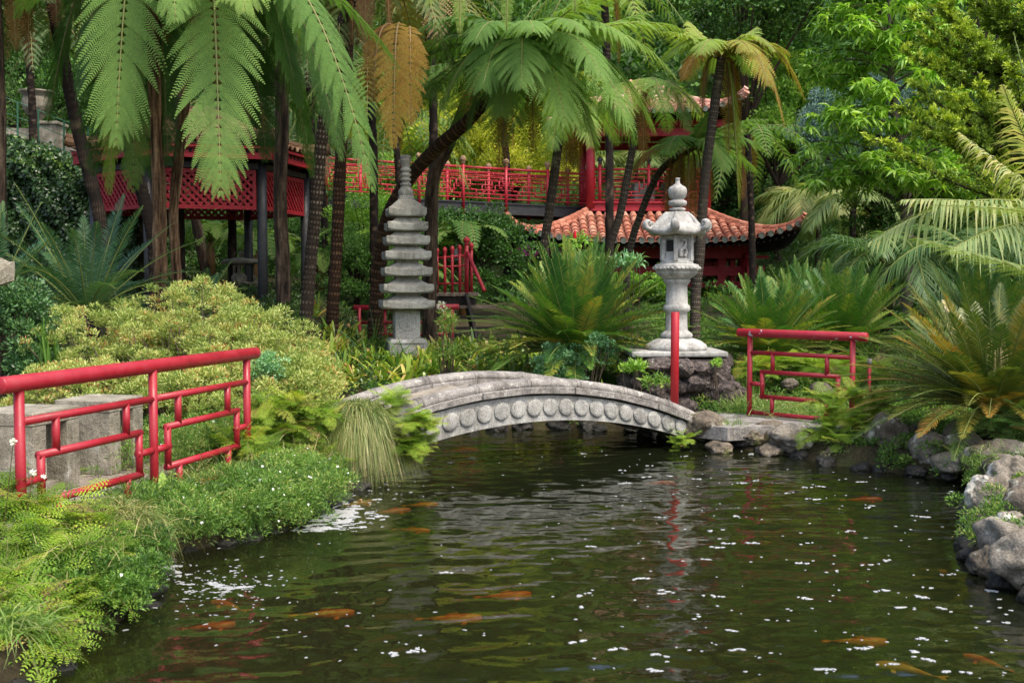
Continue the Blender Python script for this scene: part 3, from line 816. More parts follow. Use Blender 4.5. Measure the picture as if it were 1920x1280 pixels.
lan = empty('stone_lantern', (LX, LY, Zl(655)), 'tall pale carved stone lantern with scrolled roof corners on a lava plinth', 'lantern')
def hexr(th, n=6, ph=0.0, k=1.0):
    a = (th - ph) % (2 * np.pi / n) - np.pi / n
    return (1 - k) + k * (math.cos(np.pi / n) / np.cos(a))
PH = math.radians(18)
lob = lambda n, amp: (lambda th, i: 1 + amp * np.abs(np.cos(th * n / 2)))
mb = MB()
mb.add(*lathe([(Wl(54), Zl(657)), (Wl(56), Zl(652)), (Wl(52), Zl(645)), (Wl(42), Zl(638)), (Wl(34), Zl(634))], (LX, LY, 0), 72, lambda th, i: (1 + 0.07 * np.abs(np.cos(th * 6))) if 0 < i < 4 else 1 + 0 * th))
for k in range(12):
    a = k * math.pi / 6
    mb.add(*rock((LX + Wl(44) * math.cos(a), LY + Wl(44) * math.sin(a), Zl(648)), (0.075, 0.075, 0.055), 5 + k, 3, 0.03, 3, a))
mb.build('lotus_base', M['lantern_stone'], lan, True)
sh = [(28, 634), (30, 630), (30, 626), (25, 622), (20.5, 618), (20, 600), (20, 586), (24.5, 583), (25.5, 578), (24.5, 573), (20.5, 570), (20, 545), (20, 535), (23, 531), (25, 527), (26, 524)]
MB().add(*lathe([(Wl(r), Zl(y)) for r, y in sh], (LX, LY, 0), 48)).build('shaft', M['lantern_stone'], lan, True)
mb = MB()
pr = [(26, 524), (36, 518), (42, 512), (43, 508), (47, 506), (47.5, 500), (46, 497), (44, 496), (36, 494)]
mb.add(*lathe([(Wl(r), Zl(y)) for r, y in pr], (LX, LY, 0), 72, lambda th, i: hexr(th, 6, PH) * (1 + (0.035 * np.abs(np.sin(th * 9)) if i in (1, 2, 3) else 0))))
for k in range(6):                                     # carved wave relief on the drum's edge
    a = PH + math.pi / 3 * k + math.pi / 6
    for m_ in range(5):
        off = (m_ - 2) * 0.058
        c = A(LX + Wl(41.5) * math.cos(a) - off * math.sin(a), LY + Wl(41.5) * math.sin(a) + off * math.cos(a), Zl(503))
        mb.add(*rock(c, (0.02, 0.03, 0.022), 60 + m_, 2, 0.0, 2, a))
mb.build('platform', M['lantern_stone'], lan)
# fire box: hexagonal, with windows and carved panels
fb = MB(); r_ = Wl(31); z0, z1 = Zl(494), Zl(440)
a6 = [PH + math.pi / 3 * k for k in range(6)]
fb.add(*lathe([(Wl(34), Zl(495)), (Wl(34), Zl(491)), (Wl(31), Zl(489))], (LX, LY, 0), 6 * 4, lambda th, i: hexr(th, 6, PH)))
fb.add(*lathe([(r_ * .86, z0 + .02), (r_ * .86, z1)], (LX, LY, 0), 24, lambda th, i: hexr(th, 6, PH)))
for a in a6:
    fb.add(*box((LX + r_ * .95 * math.cos(a), LY + r_ * .95 * math.sin(a), (z0 + z1) / 2 + 0.02), (0.05, 0.05, z1 - z0 - 0.03), a))
    am = a + math.pi / 6
    ra = r_ * math.cos(math.pi / 6)
    for zz in (z0 + .045, z1 - .03):
        fb.add(*box((LX + (ra - .012) * math.cos(am), LY + (ra - .012) * math.sin(am), zz), (0.035, r_ * .92, 0.035), am))
fb.build('fire_box', M['lantern_stone'], lan)
dk = newmat('painted_opening_shade'); surf(dk[1], dk[2], (0.01, 0.01, 0.01), 0.9); M['opening_shade'] = dk[0]
for k, a in enumerate(a6):
    am = a + math.pi / 6; ra = r_ * .86 * math.cos(math.pi / 6) + .004
    c = A(LX + ra * math.cos(am), LY + ra * math.sin(am), (z0 + z1) / 2 + .02)
    if k % 2 == 1:
        mb = MB(); mb.add(*box(c + A(0, 0, 0.02), (0.012, 0.10, 0.14), am)); mb.build('window', M['opening_shade'], lan)  # near-black block on the solid wall, painted as the shade inside the window
    else:
        mb = MB()
        s2 = A(-math.sin(am), math.cos(am), 0); o2 = A(math.cos(am), math.sin(am), 0)
        cur = [(-.03, -.12), (-.035, -.05), (.0, -.01), (.03, .03), (.035, .07), (.0, .09), (-.02, .075)]
        P = catmull([c + s2 * u + UPV * v + o2 * .012 for u, v in cur], 24)
        mb.add(*tube(P, np.linspace(.028, .010, 24), 8))
        P = catmull([c + s2 * u + UPV * v + o2 * .012 for u, v in ((.02, -.12), (.045, -.06), (.03, -.01), (.0, -.03))], 16)
        mb.add(*tube(P, np.linspace(.022, .012, 16), 8))
        mb.build('carved_panel', M['lantern_stone'], lan, True)
# roof with six scrolled corners
mb = MB()
rf = [(33, 441), (51, 441), (59, 437), (59, 431), (52, 425), (43, 419), (36, 411), (30, 403), (22, 398), (10, 397)]
K = 96; th = np.linspace(0, 2 * np.pi, K, endpoint=False)
c6 = 0.5 + 0.5 * np.cos(6 * (th - PH))
V = []
for i, (r, y) in enumerate(rf):
    q = [0.2, 0.5, 0.6, 0.6, 0.4, 0.2, 0.1, 0.05, 0, 0][i]
    rr = Wl(r) * (hexr(th, 6, PH, 0.8)) * (1 - 0.03 * q * (1 - c6))
    zz = Zl(y) + q * 0.035 * c6 ** 3 - (0.02 * q * (1 - c6) if i < 4 else 0)
    rr = rr * (1 + 0.03 * (c6 ** 8) * (1 if i > 3 else 0.3))
    V.append(np.stack([LX + rr * np.cos(th), LY + rr * np.sin(th), zz], 1))
n = len(rf); i = np.arange(n - 1)[:, None] * K; j = np.arange(K)[None]; j2 = (j + 1) % K
mb.add(np.concatenate(V), [np.stack([i + j, i + j2, i + K + j2, i + K + j], -1).reshape(-1, 4), np.arange(K)[::-1][None], (np.arange(K) + (n - 1) * K)[None]])
roof = mb.build('roof', M['lantern_stone'], lan, True)
for a in a6:
    mb = MB()
    o2 = A(math.cos(a), math.sin(a), 0); s2 = A(-math.sin(a), math.cos(a), 0)
    pts = [(Wl(22), Zl(400)), (Wl(33), Zl(409)), (Wl(42), Zl(420)), (Wl(51), Zl(428)), (Wl(58), Zl(431)), (Wl(64), Zl(428)), (Wl(66), Zl(422)), (Wl(63), Zl(417)), (Wl(58), Zl(418)), (Wl(58), Zl(423)), (Wl(61), Zl(423))]
    P = catmull([A(LX, LY, z + .005) + o2 * r for r, z in pts], 50)
    V, F = tube(P, np.concatenate([np.linspace(.016, .034, 25), np.linspace(.034, .020, 25)]), 10)
    L0 = A(LX, LY, 0); d = (V - L0) @ s2
    V = V + s2 * (d * 0.75)[:, None]
    mb.add(V, F); mb.build('roof_scroll', M['lantern_stone'], lan, True)
fn = [(9, 398), (15, 394), (15, 391), (9, 389), (9, 387), (15, 386), (17, 381), (16, 377), (11, 375), (12, 373), (16, 369), (17.5, 362), (17.5, 356), (15, 351), (9, 348), (4.5, 344), (3.8, 337), (4.8, 335), (4.5, 334), (1, 334)]
MB().add(*lathe([(Wl(r), Zl(y)) for r, y in fn], (LX, LY, 0), 40, lambda th, i: 1 + (0.05 * np.abs(np.cos(6 * th)) if i in (5, 6, 7) else 0))).build('finial', M['lantern_stone'], lan, True)

# ------------------------------------------------------------------ seven-tiered stone pagoda
PD = 17.0
PC = wp(762, 600, PD); PX, PY = PC[0], PC[1]
Zp = lambda y: float(wp(762, y, PD)[2])
Wp = lambda px: px / FPX * PD
YAW = R(12)
pg = empty('stone_pagoda', (PX, PY, 0.45), 'slender seven-tiered grey stone pagoda among strap-leaved plants', 'pagoda')
def pbox(mb, y0, y1, w0, w1=None):
    w1 = w1 or w0
    z0, z1 = Zp(y1), Zp(y0)
    V, F = box((PX, PY, (z0 + z1) / 2), (Wp(w0) , Wp(w0), z1 - z0), YAW, (w1 / w0))
    mb.add(V, F)
mb = MB(); pbox(mb, 640, 690, 70); pbox(mb, 634, 640, 70, 64)
for s_ in range(4):
    a = YAW + s_ * math.pi / 2
    for (u, v, w_, h_) in ((0, .12, Wp(60), .03), (0, -.1, Wp(60), .03), (-Wp(29), 0, .03, .25), (Wp(29), 0, .03, .25)):
        c = A(PX, PY, Zp(655) + v) + A(math.sin(a), -math.cos(a), 0) * (Wp(35) + .004) + A(math.cos(a), math.sin(a), 0) * u
        mb.add(*box(c, (w_, .02, h_), a))
mb.build('base', M['granite'], pg, bevel=0.008)
mb = MB(); pbox(mb, 580, 634, 46)
for s_ in range(4):
    a = YAW + s_ * math.pi / 2
    nrmv = A(math.sin(a), -math.cos(a), 0); sd_ = A(math.cos(a), math.sin(a), 0)
    th = np.linspace(0, 2 * np.pi, 33)
    P = np.array([A(PX, PY, Zp(602)) + nrmv * (Wp(23) + .002) + sd_ * 0.135 * math.cos(t) + UPV * 0.135 * math.sin(t) for t in th])
    mb.add(*tube(P, 0.009, 6, False))
mb.build('body', M['granite'], pg, bevel=0.006)
def eave(mb, ybot, w, h_edge, w_in, h_slope):
    """one flared square roof: underside, upturned edge, concave slope"""
    ns = 9
    rings = []
    lv = [(w_in * .98, 0, 0), (w * .93, 0, 0.3), (w, 2, 1), (w, h_edge, 1), (w * .965, h_edge + 1, .9), (w * .80, h_edge + h_slope * .30, .35), (w * .66, h_edge + h_slope * .62, .12), (w_in * 1.06, h_edge + h_slope, 0)]
    for (ww, hh, cu) in lv:
        ring = []
        for s_ in range(4):
            a = YAW + s_ * math.pi / 2
            nv = A(math.sin(a), -math.cos(a), 0); sd_ = A(math.cos(a), math.sin(a), 0)
            for u in np.linspace(-1, 1, ns)[:-1]:
                z = Zp(ybot) + Wp(hh) + Wp(4.0) * cu * (abs(u) ** 3)
                ring.append(A(PX, PY, z) + nv * Wp(ww / 2) + sd_ * Wp(ww / 2) * u)
        rings.append(np.array(ring))
    K = len(rings[0]); n = len(rings)
    i = np.arange(n - 1)[:, None] * K; j = np.arange(K)[None]; j2 = (j + 1) % K
    mb.add(np.concatenate(rings), [np.stack([i + j, i + j2, i + K + j2, i + K + j], -1).reshape(-1, 4), np.arange(K)[::-1][None], (np.arange(K) + (n - 1) * K)[None]])
tiers = [(579, 92), (549, 89), (518, 84.5), (488, 81), (460, 77), (434, 71.5), (407, 67)]
for k, (yb, w) in enumerate(tiers):
    mb = MB()
    top = k == 6
    w_in = 46 - k * 1.5
    eave(mb, yb, w * 1.04, 12, 27 if top else w_in, 20 if top else 12.5)
    if not top: pbox(mb, yb - 31, yb - 20, w_in * .95)
    mb.build('roof_tier', M['granite_mossy'], pg)
mb = MB(); pbox(mb, 367, 378, 27)
mb.build('spire_block', M['granite'], pg, bevel=0.006)
sp = [(12, 368), (13.5, 364), (13, 358), (10, 352), (8.5, 350)]
for y in (346, 337, 328, 319):
    sp += [(7.6, y + 3.5), (10.4, y + 1.5), (10.4, y - 1.5), (7.6, y - 3)]
sp += [(7.5, 313), (8.5, 309), (9.6, 303), (9.8, 299), (8.6, 298), (9.8, 296), (9.9, 293), (8.5, 291.5), (1, 291.5)]
MB().add(*lathe([(Wp(r), Zp(y)) for r, y in sp], (PX, PY, 0), 40, lambda th, i: 1 + (0.05 * np.abs(np.cos(5 * th)) if i in (1, 2) or i > len(sp) - 8 else 0))).build('spire', M['granite'], pg, True)

# ------------------------------------------------------------------ small snow-viewing lantern under the gazebo
SD = 23.0
Zs = lambda y: float(wp(457, y, SD)[2])
Ws = lambda px: px / FPX * SD
c_ = wp(457, 540, SD); SX, SY = c_[0], c_[1]
sl2 = empty('stone_lantern', (SX, SY, Zs(562)), 'low mossy stone lantern with a broad round roof behind the black posts', 'lantern')
mb = MB()
for k in range(3):
    a = R(250 + 120 * k)
    P = catmull([A(SX + Ws(r) * math.cos(a), SY + Ws(r) * math.sin(a), Zs(y)) for r, y in ((12, 530), (25, 534), (31, 545), (32, 562))], 14)
    mb.add(*tube(P, np.linspace(.11, .085, 14), 8))
mb.add(*lathe([(Ws(10), Zs(536)), (Ws(24), Zs(534)), (Ws(26), Zs(529)), (Ws(16), Zs(526))], (SX, SY, 0), 32))
mb.build('legs', M['old_stone'], sl2, True)
MB().add(*lathe([(Ws(17), Zs(528)), (Ws(24), Zs(526)), (Ws(24), Zs(518)), (Ws(21), Zs(515)), (Ws(14), Zs(515))], (SX, SY, 0), 24, lambda th, i: hexr(th, 6, .3))).build('platform', M['old_stone'], sl2)
mb = MB()
for k in range(6):
    a = .3 + k * math.pi / 3
    mb.add(*box((SX + Ws(17) * math.cos(a), SY + Ws(17) * math.sin(a), Zs(506)), (.055, .055, Ws(20)), a))
    am = a + math.pi / 6
    for y in (514, 498): mb.add(*box((SX + Ws(14.5) * math.cos(am), SY + Ws(14.5) * math.sin(am), Zs(y)), (.05, Ws(17), .04), am))
mb.build('fire_box', M['old_stone'], sl2)
MB().add(*lathe([(Ws(16), Zs(496)), (Ws(41), Zs(494)), (Ws(42), Zs(491)), (Ws(34), Zs(487)), (Ws(20), Zs(484)), (Ws(8), Zs(482))], (SX, SY, 0), 48)).build('roof', M['old_stone'], sl2, True)
MB().add(*lathe([(Ws(6), Zs(483)), (Ws(5.5), Zs(480)), (Ws(9), Zs(479)), (Ws(10), Zs(475)), (Ws(7.5), Zs(472)), (Ws(1), Zs(471))], (SX, SY, 0), 24)).build('finial', M['old_stone'], sl2, True)

# corner of another lantern roof at the left edge
c_ = wp(-28, 545, 11.0)
lr = empty('stone_lantern', (c_[0], c_[1], 0.9), 'weathered grey lantern roof corner poking in at the left edge', 'lantern')
mb = MB()
th = np.linspace(0, 2 * np.pi, 64, endpoint=False); c4 = np.abs(np.cos(2 * (th - R(8)))) ** 3
V = []
lv = [(.20, .0, 0), (.29, .01, .4), (.30, .05, 1), (.30, .14, 1), (.25, .19, .5), (.14, .28, .1), (.05, .34, 0)]
for r, z, q in lv:
    rr = r * hexr(th, 4, R(8), .9)
    V.append(np.stack([c_[0] + rr * np.cos(th), c_[1] + rr * np.sin(th), c_[2] + .05 + z + q * .10 * c4], 1))
i = np.arange(len(lv) - 1)[:, None] * 64; j = np.arange(64)[None]; j2 = (j + 1) % 64
mb.add(np.concatenate(V), [np.stack([i + j, i + j2, i + 64 + j2, i + 64 + j], -1).reshape(-1, 4), np.arange(64)[::-1][None], (np.arange(64) + (len(lv) - 1) * 64)[None]])
mb.build('roof', M['concrete'], lr)
MB().add(*lathe([(.09, .5 - c_[2]), (.08, -.25), (.08, -.02), (.13, .0), (.13, .07)], (c_[0], c_[1], c_[2]), 24)).build('shaft', M['concrete'], lr)

# ------------------------------------------------------------------ stone stools behind the left railing
def stool(cx, cy, w, d, h, yaw, label):
    root = empty('stone_stool', (cx, cy, PATH_Z + .035), label, 'stool', 'stone stools behind the left railing')
    t = h * .16; lw = w * .30
    def T(p):
        x, y, z = p; return A(cx + x * math.cos(yaw) - y * math.sin(yaw), cy + x * math.sin(yaw) + y * math.cos(yaw), PATH_Z + .035 + z)
    MB().add(*box(T((0, 0, h - t / 2)), (w, d, t), yaw)).build('seat', M['concrete'], root, bevel=0.008)
    for s_ in (-1, 1):
        MB().add(*box(T((0, s_ * (d / 2 - lw / 2 - .004), (h - t) / 2)), (w - .006, lw, h - t - .002), yaw)).build('leg', M['concrete'], root, bevel=0.006)
    MB().add(*box(T((-.03, 0, .04)), (w * .8, d - 2 * lw - .02, .07), yaw)).build('footing', M['concrete'], root, bevel=0.004)
def stool_at(px_l, px_c, px_r, ytop_c, ybot_c, D, label, dd):
    c = wp(px_c, ybot_c, D)
    zt = wp(px_c, ytop_c, D)[2]
    yaw = R(-12)
    w = 0.50; h = zt - PATH_Z - .035
    # near-right corner at c: local (+w/2, -d/2)
    d = dd
    cx = c[0] - (w / 2 * math.cos(yaw) + d / 2 * math.sin(yaw)); cy = c[1] - (w / 2 * math.sin(yaw) - d / 2 * math.cos(yaw))
    stool(cx, cy, w, d, h, yaw, label)
stool_at(0, 65, 155, 775, 930, 7.75, 'weathered stone stool nearest the left edge, behind the red railing', .56)
stool_at(137, 209, 268, 752, 905, 8.75, 'weathered stone stool further along, behind the middle of the red railing', .50)

# ------------------------------------------------------------------ hexagonal gazebo with lattice
gz_c = A((383 - 960) / FPX * 21.0, 21.0); gR = 189 / FPX * 21.0
Zg = lambda y, D=19.5: float(wp(960, y, D)[2])
gaz = empty('gazebo', (*gz_c, 0.9), 'hexagonal gazebo with black posts, red lattice frieze and tiled roof under the ferns', 'gazebo')
ga = [R(17.6 + 60 * k) for k in range(6)]
gv = [gz_c + A(math.cos(-a), math.sin(-a)) * gR if False else gz_c + A(math.cos(a), math.sin(a)) * gR for a in ga]
zt, zb = 3.76, 3.13
for v in gv:
    MB().add(*tube(np.array([A(*v, .7), A(*v, 2.2), A(*v, 4.0)]), [.098, .09, .088], 16)).build('post', M['blackpaint'], gaz, True)
for k in range(6):
    p, q = gv[k], gv[(k + 1) % 6]
    d = nrm(q - p); p2, q2 = p + d * .10, q - d * .10
    L = np.linalg.norm(q2 - p2)
    mb = MB()
    for z in (zb, zt): mb.add(*beam(A(*p2, z), A(*q2, z), .05, .07))
    for e in (p2 + d * .03, q2 - d * .03): mb.add(*beam(A(*e, zb + .036), A(*e, zt - .036), .045, .06, (d[0], d[1], 0)))
    nd = A(-d[1], d[0]); H = zt - zb
    for sgn in (-1, 1):
        for x0 in np.arange(-H, L, 0.135):
            a0, b0 = x0, x0 + H
            za, zb2 = (zb, zt)
            ca = max(a0, 0.05); cb = min(b0, L - 0.05)
            if cb - ca < 0.05: continue
            fa, fb = (ca - a0) / H, (cb - a0) / H
            z_a, z_b = (zb + H * fa, zb + H * fb) if sgn > 0 else (zt - H * fa, zt - H * fb)
            off = nd * (0.009 * sgn)
            mb.add(*beam(A(*(p2 + d * ca + off), z_a), A(*(p2 + d * cb + off), z_b), .016, .045, (nd[0], nd[1], 0)) if False else beam(A(*(p2 + d * ca + off), z_a), A(*(p2 + d * cb + off), z_b), .016, .045))
    mb.build('lattice_panel', M['red_dull'], gaz)
    mb = MB(); mb.add(*beam(A(*p, zt + .10), A(*q, zt + .10), .12, .10)); mb.build('black_beam', M['blackpaint'], gaz)
    ov = 1.16
    pe, qe = gz_c + (p - gz_c) * ov, gz_c + (q - gz_c) * ov
    mb = MB(); mb.add(*beam(A(*pe, zt + .29), A(*qe, zt + .29), .10, .18)); mb.add(*beam(A(*pe, zt + .40), A(*qe, zt + .40), .16, .05)); mb.build('fascia', M['red_dull'], gaz)

def tiled_roof(root, center, sides, z_p, z_e, lift, matn, rt=0.085, step=0.20, conc=1.5, disc=True, under=None, seg=0.30):
    """sides: (angle of outward normal, apothem inner, apothem outer, half width inner, half width outer)"""
    cx, cy = center
    tl, un = MB(), MB(); dc = tl
    drop = z_p - z_e
    for (an, ap, ae, hp, he) in sides:
        o = A(math.cos(an), math.sin(an)); s = A(-math.sin(an), math.cos(an))
        def S(a, q, dz=0.0):
            z = z_p - drop * (1 - (1 - q) ** conc) + lift * (min(1, abs(a) / he) ** 4) * q ** 2
            return A(*(A(cx, cy) + o * (ap + q * (ae - ap)) + s * a), z + dz)
        nrow = max(3, int((ae - ap) / seg * 1.2)); NA = 24
        V = []; 
        for q in np.linspace(0, 1, 12):
            w = hp + q * (he - hp)
            for u in np.linspace(-1, 1, NA): V.append(S(u * w, q))
        i = np.arange(11)[:, None] * NA; j = np.arange(NA - 1)[None]
        F = np.stack([i + j, i + j + 1, i + NA + j + 1, i + NA + j], -1).reshape(-1, 4)
        V = np.array(V); tl.add(V, F, 0.12)
        V2 = V - A(0, 0, 0.09); un.add(V2, F[:, ::-1])
        # rafters under the eave
        for a in np.arange(-he + .12, he, 0.16):
            q0 = max(0.0, (abs(a) - hp) / max(he - hp, 1e-6)) + .02
            if q0 > .96: continue
            P = [S(a, q, -0.13) for q in (q0, (q0 + .98) / 2, .98)]
            un.add(*beam(P[0], P[1], .05, .06)); un.add(*beam(P[1], P[2], .05, .06))
        n = int(2 * he / step)
        for kk in range(n):
            a = -he + (kk + .5) * 2 * he / n
            q0 = max(0.0, (abs(a) - hp) / max(he - hp, 1e-6))
            if q0 > .97: continue
            m = max(1, int(round(nrow * (1 - q0))))
            qs = np.linspace(q0, 1.0, m + 1)
            for qa, qb in zip(qs[:-1], qs[1:]):
                p0, p1 = S(a, qa, .012), S(a, qb + .015, .030)
                t = nrm(p1 - p0); sv = A(*s, 0); up = nrm(np.cross(sv, t)); up = up if up[2] > 0 else -up
                th = np.linspace(0, np.pi, 7)
                r0, r1 = rt * .86 * rng.uniform(.96, 1.04), rt * 1.05
                Va = [p0 + sv * r0 * math.cos(x) + up * r0 * math.sin(x) for x in th]
                Vb = [p1 + sv * r1 * math.cos(x) + up * r1 * math.sin(x) for x in th]
                Vc = [p1 - t * .004 + sv * r1 * .75 * math.cos(x) + up * r1 * .75 * math.sin(x) for x in th]
                i = np.arange(6)[:, None]
                F = np.concatenate([np.stack([i, i + 1, i + 8, i + 7], -1).reshape(-1, 4), np.stack([i + 7, i + 8, i + 15, i + 14], -1).reshape(-1, 4)])
                tl.add(np.array(Va + Vb + Vc), F, rng.uniform(.25, 1.0))
            if disc:
                p = S(a, 1.0, .035) + A(*o, 0) * .015
                th = np.linspace(0, 2 * np.pi, 14, endpoint=False)
                o3 = A(*o, 0)
                V = np.concatenate([np.array([p + d * o3 + A(*s, 0) * r * math.cos(x) + UPV * r * math.sin(x) for x in th]) for r, d in ((rt * .8, -.03), (rt * .8, 0.02), (rt * .6, .02), (rt * .55, .008), (rt * .2, .012))])
                i = np.arange(4)[:, None] * 14; j = np.arange(14)[None]; j2 = (j + 1) % 14
                dc.add(V, [np.stack([i + j, i + j2, i + 14 + j2, i + 14 + j], -1).reshape(-1, 4), (np.arange(14) + 56)[None]], 0, 1)
        # hip ridge on one side, made of overlapping tile lengths
        Q = np.linspace(0, 1.0, 14)
        H = np.array([S(hp + q * (he - hp), q, .05) for q in Q])
        H = np.concatenate([H, [H[-1] + (H[-1] - H[-2]) * .3 + A(0, 0, lift * .10)]])
        rg = MB()
        for m_ in range(len(H) - 1):
            rg.add(*tube(np.array([H[m_], H[m_ + 1] + (H[m_ + 1] - H[m_]) * .06]), [rt * .95, rt * 1.18], 10), rnd=rng.uniform(.2, .8))
            rg.add(*tube(np.array([H[m_] + A(0, 0, rt), H[m_ + 1] + A(0, 0, rt) ]), [rt * .7, rt * .8], 8), rnd=rng.uniform(.2, .8))
        rg.build('hip_ridge', M[matn], root)
    tl.build('roof_tiles', [M[matn], M['tile_end']], root)
    un.build('soffit', under or M['darkwood'], root)
ap = gR * math.cos(math.pi / 6)
tiled_roof(gaz, gz_c, [(ga[k] + math.pi / 6, .12, ap * 1.22, .07, gR * .5 * 1.22) for k in range(6)], 4.95, zt + .44, .12, 'tile_old', disc=False)

# ------------------------------------------------------------------ two-storey pavilion
PVX, PVY, PH_ = 3.83, 32.6, 1.63
pav = empty('pavilion', (PVX, PVY, 1.3), 'two-storey red pavilion with curved orange tile roofs behind the stone lantern', 'pavilion')
HX = 3.84
sq = lambda hp, he: [(R(90 * k), hp, he, hp, he) for k in range(4)]
tiled_roof(pav, (PVX - .08, PVY), sq(PH_, HX), 3.72, 2.86, .50, 'tile', rt=.10, step=.235)
tiled_roof(pav, (PVX - .1, PVY), sq(.25, 2.55), 7.5, 6.42, .42, 'tile_pale', rt=.095, step=.225)
cr = [A(PVX + sx * PH_, PVY + sy * PH_) for sx, sy in ((-1, -1), (1, -1), (1, 1), (-1, 1))]
for c in cr:
    MB().add(*tube(np.array([A(*c, 3.9), A(*c, 6.2)]), .125, 20)).build('upper_post', M['red_dull'], pav, True)
    MB().add(*tube(np.array([A(*c, 1.0), A(*c, 3.4)]), .13, 20)).build('lower_post', M['red_dull'], pav, True)
mb = MB()
for k in range(4):
    p, q = cr[k], cr[(k + 1) % 4]; d = nrm(q - p)
    mb.add(*beam(A(*p, 6.0), A(*q, 6.0), .16, .22)); mb.add(*beam(A(*(p - d * .5), 6.24), A(*(q + d * .5), 6.24), .20, .18))
mb.build('upper_beams', M['darkred'], pav)
mb = MB()
for k in range(4):
    p, q = cr[k], cr[(k + 1) % 4]
    mb.add(*beam(A(*p, 3.92), A(*q, 3.92), .10, .22)); mb.add(*beam(A(*p, 4.05), A(*q, 4.05), .22, .05))
mb.build('balcony_plate', M['red_dull'], pav)
MB().add(*box((PVX, PVY, 3.98), (PH_ * 2 - .1, PH_ * 2 - .1, .08))).build('balcony_floor', M['darkwood'], pav)
# lower timber frame outside the posts
fx0, fx1, fy0, fy1 = PVX - 2.55, PVX + 2.55, PVY - 2.55, PVY + 2.55
fc = [A(fx0, fy0), A(fx1, fy0), A(fx1, fy1), A(fx0, fy1)]
mb = MB()
for k in range(4):
    p, q = fc[k], fc[(k + 1) % 4]; d = nrm(q - p)
    mb.add(*beam(A(*p, 2.78), A(*q, 2.78), .18, .5))
    mb.add(*beam(A(*(p - d * .6), 2.50), A(*(q + d * .6), 2.50), .26, .08))
    mb.add(*beam(A(*(p - d * .5), 2.12), A(*(q + d * .5), 2.12), .13, .26))
    mb.add(*beam(A(*p, 1.75), A(*q, 1.75), .10, .16))
    for u in np.arange(.12, 1, .25):
        c = p + (q - p) * u
        mb.add(*beam(A(*c, 1.8), A(*c, 2.5), .16, .22, (d[0], d[1], 0)))
mb.build('lower_beams', M['darkred'], pav)
for c in fc:
    MB().add(*tube(np.array([A(*c, .9), A(*c, 2.6)]), .16, 18)).build('lower_post', M['red_dull'], pav, True)

# raised walkway with fret railings
def rail_panel_mesh(mb, p, q, z0a, z0b, h, r=.018, style=True):
    p, q = np.asarray(p, float), np.asarray(q, float)
    def X(u, v):
        return A(*(p + (q - p) * u), z0a + (z0b - z0a) * u + .1 + v * (h - .1))
    bars = [((0, 1), (1, 1)), ((0, .86), (1, .86)), ((0, 0), (1, 0)), ((0, .14), (1, .14))]
    bars += [((.08, .74), (.92, .74)), ((.16, .60), (.84, .60)), ((.16, .26), (.84, .26)), ((.08, .36), (.08, .74)), ((.92, .36), (.92, .74)), ((.16, .26), (.16, .60)), ((.84, .26), (.84, .60)),
             ((0, .5), (.08, .5)), ((.92, .5), (1, .5)), ((.3, .44), (.7, .44)), ((.3, .86), (.3, .74)), ((.7, .86), (.7, .74)), ((.3, .26), (.3, .14)), ((.7, .26), (.7, .14)), ((.08, .36), (.16, .36)), ((.84, .36), (.92, .36))]
    for a, b in bars:
        rr = r * (1.9 if a[1] == 1 else 1.0)
        mb.add(*rod(X(*a), X(*b), rr, 8))
wk_a, wk_b = A(-4.9, 29.0), A(PVX - PH_ - .05, 31.9)
zw_a, zw_b = 4.12, 3.98
walk = empty('raised_walkway', (*((wk_a + wk_b) / 2), 3.6), 'raised red railed walkway on black steel beams leading to the pavilion', 'walkway')
dW = nrm(wk_b - wk_a); nW = A(-dW[1], dW[0])
LW = np.linalg.norm(wk_b - wk_a)
for off in (0, 1.35):
    mb = MB(); mb.add(*beam(A(*(wk_a + nW * off), zw_a - .17), A(*(wk_b + nW * off), zw_b - .17), .16, .30)); mb.add(*beam(A(*(wk_a + nW * off), zw_a - .02), A(*(wk_b + nW * off), zw_b - .02), .24, .04))
    mb.build('steel_beam', M['blackpaint'], walk)
    npan = 6
    for k in range(npan + 1):
        u = k / npan
        p = wk_a + (wk_b - wk_a) * u + nW * (off - .09); z = zw_a + (zw_b - zw_a) * u
        post = MB().add(*rod(A(*p, z - .36), A(*p, z + 1.0), .045, 12)).build('railing_post', M['red_dull'], walk, True)
        fi = MB().add(*lathe([(.03, .0), (.065, .03), (.04, .06), (.085, .10), (.09, .16), (.06, .21), (.01, .24)], A(*p, z + 1.0), 14)).build('post_finial', M['finial'], post, True)
        if k < npan:
            p2 = wk_a + (wk_b - wk_a) * (k + 1) / npan + nW * (off - .09)
            mb = MB(); rail_panel_mesh(mb, p, p2, z, zw_a + (zw_b - zw_a) * (k + 1) / npan, .93); mb.build('railing_panel', M['red_dull'], walk, True)
MB().add(*beam(A(*(wk_a + nW * .68), zw_a - .02), A(*(wk_b + nW * .68), zw_b - .02), 1.1, .05)).build('deck', M['plank'], walk)
for u in (.02, .5):
    p = wk_a + (wk_b - wk_a) * u + nW * .6
    MB().add(*rod(A(*p, 1.0), A(*p, zw_a - .3), .11, 14)).build('support_post', M['blackpaint'], walk, True)
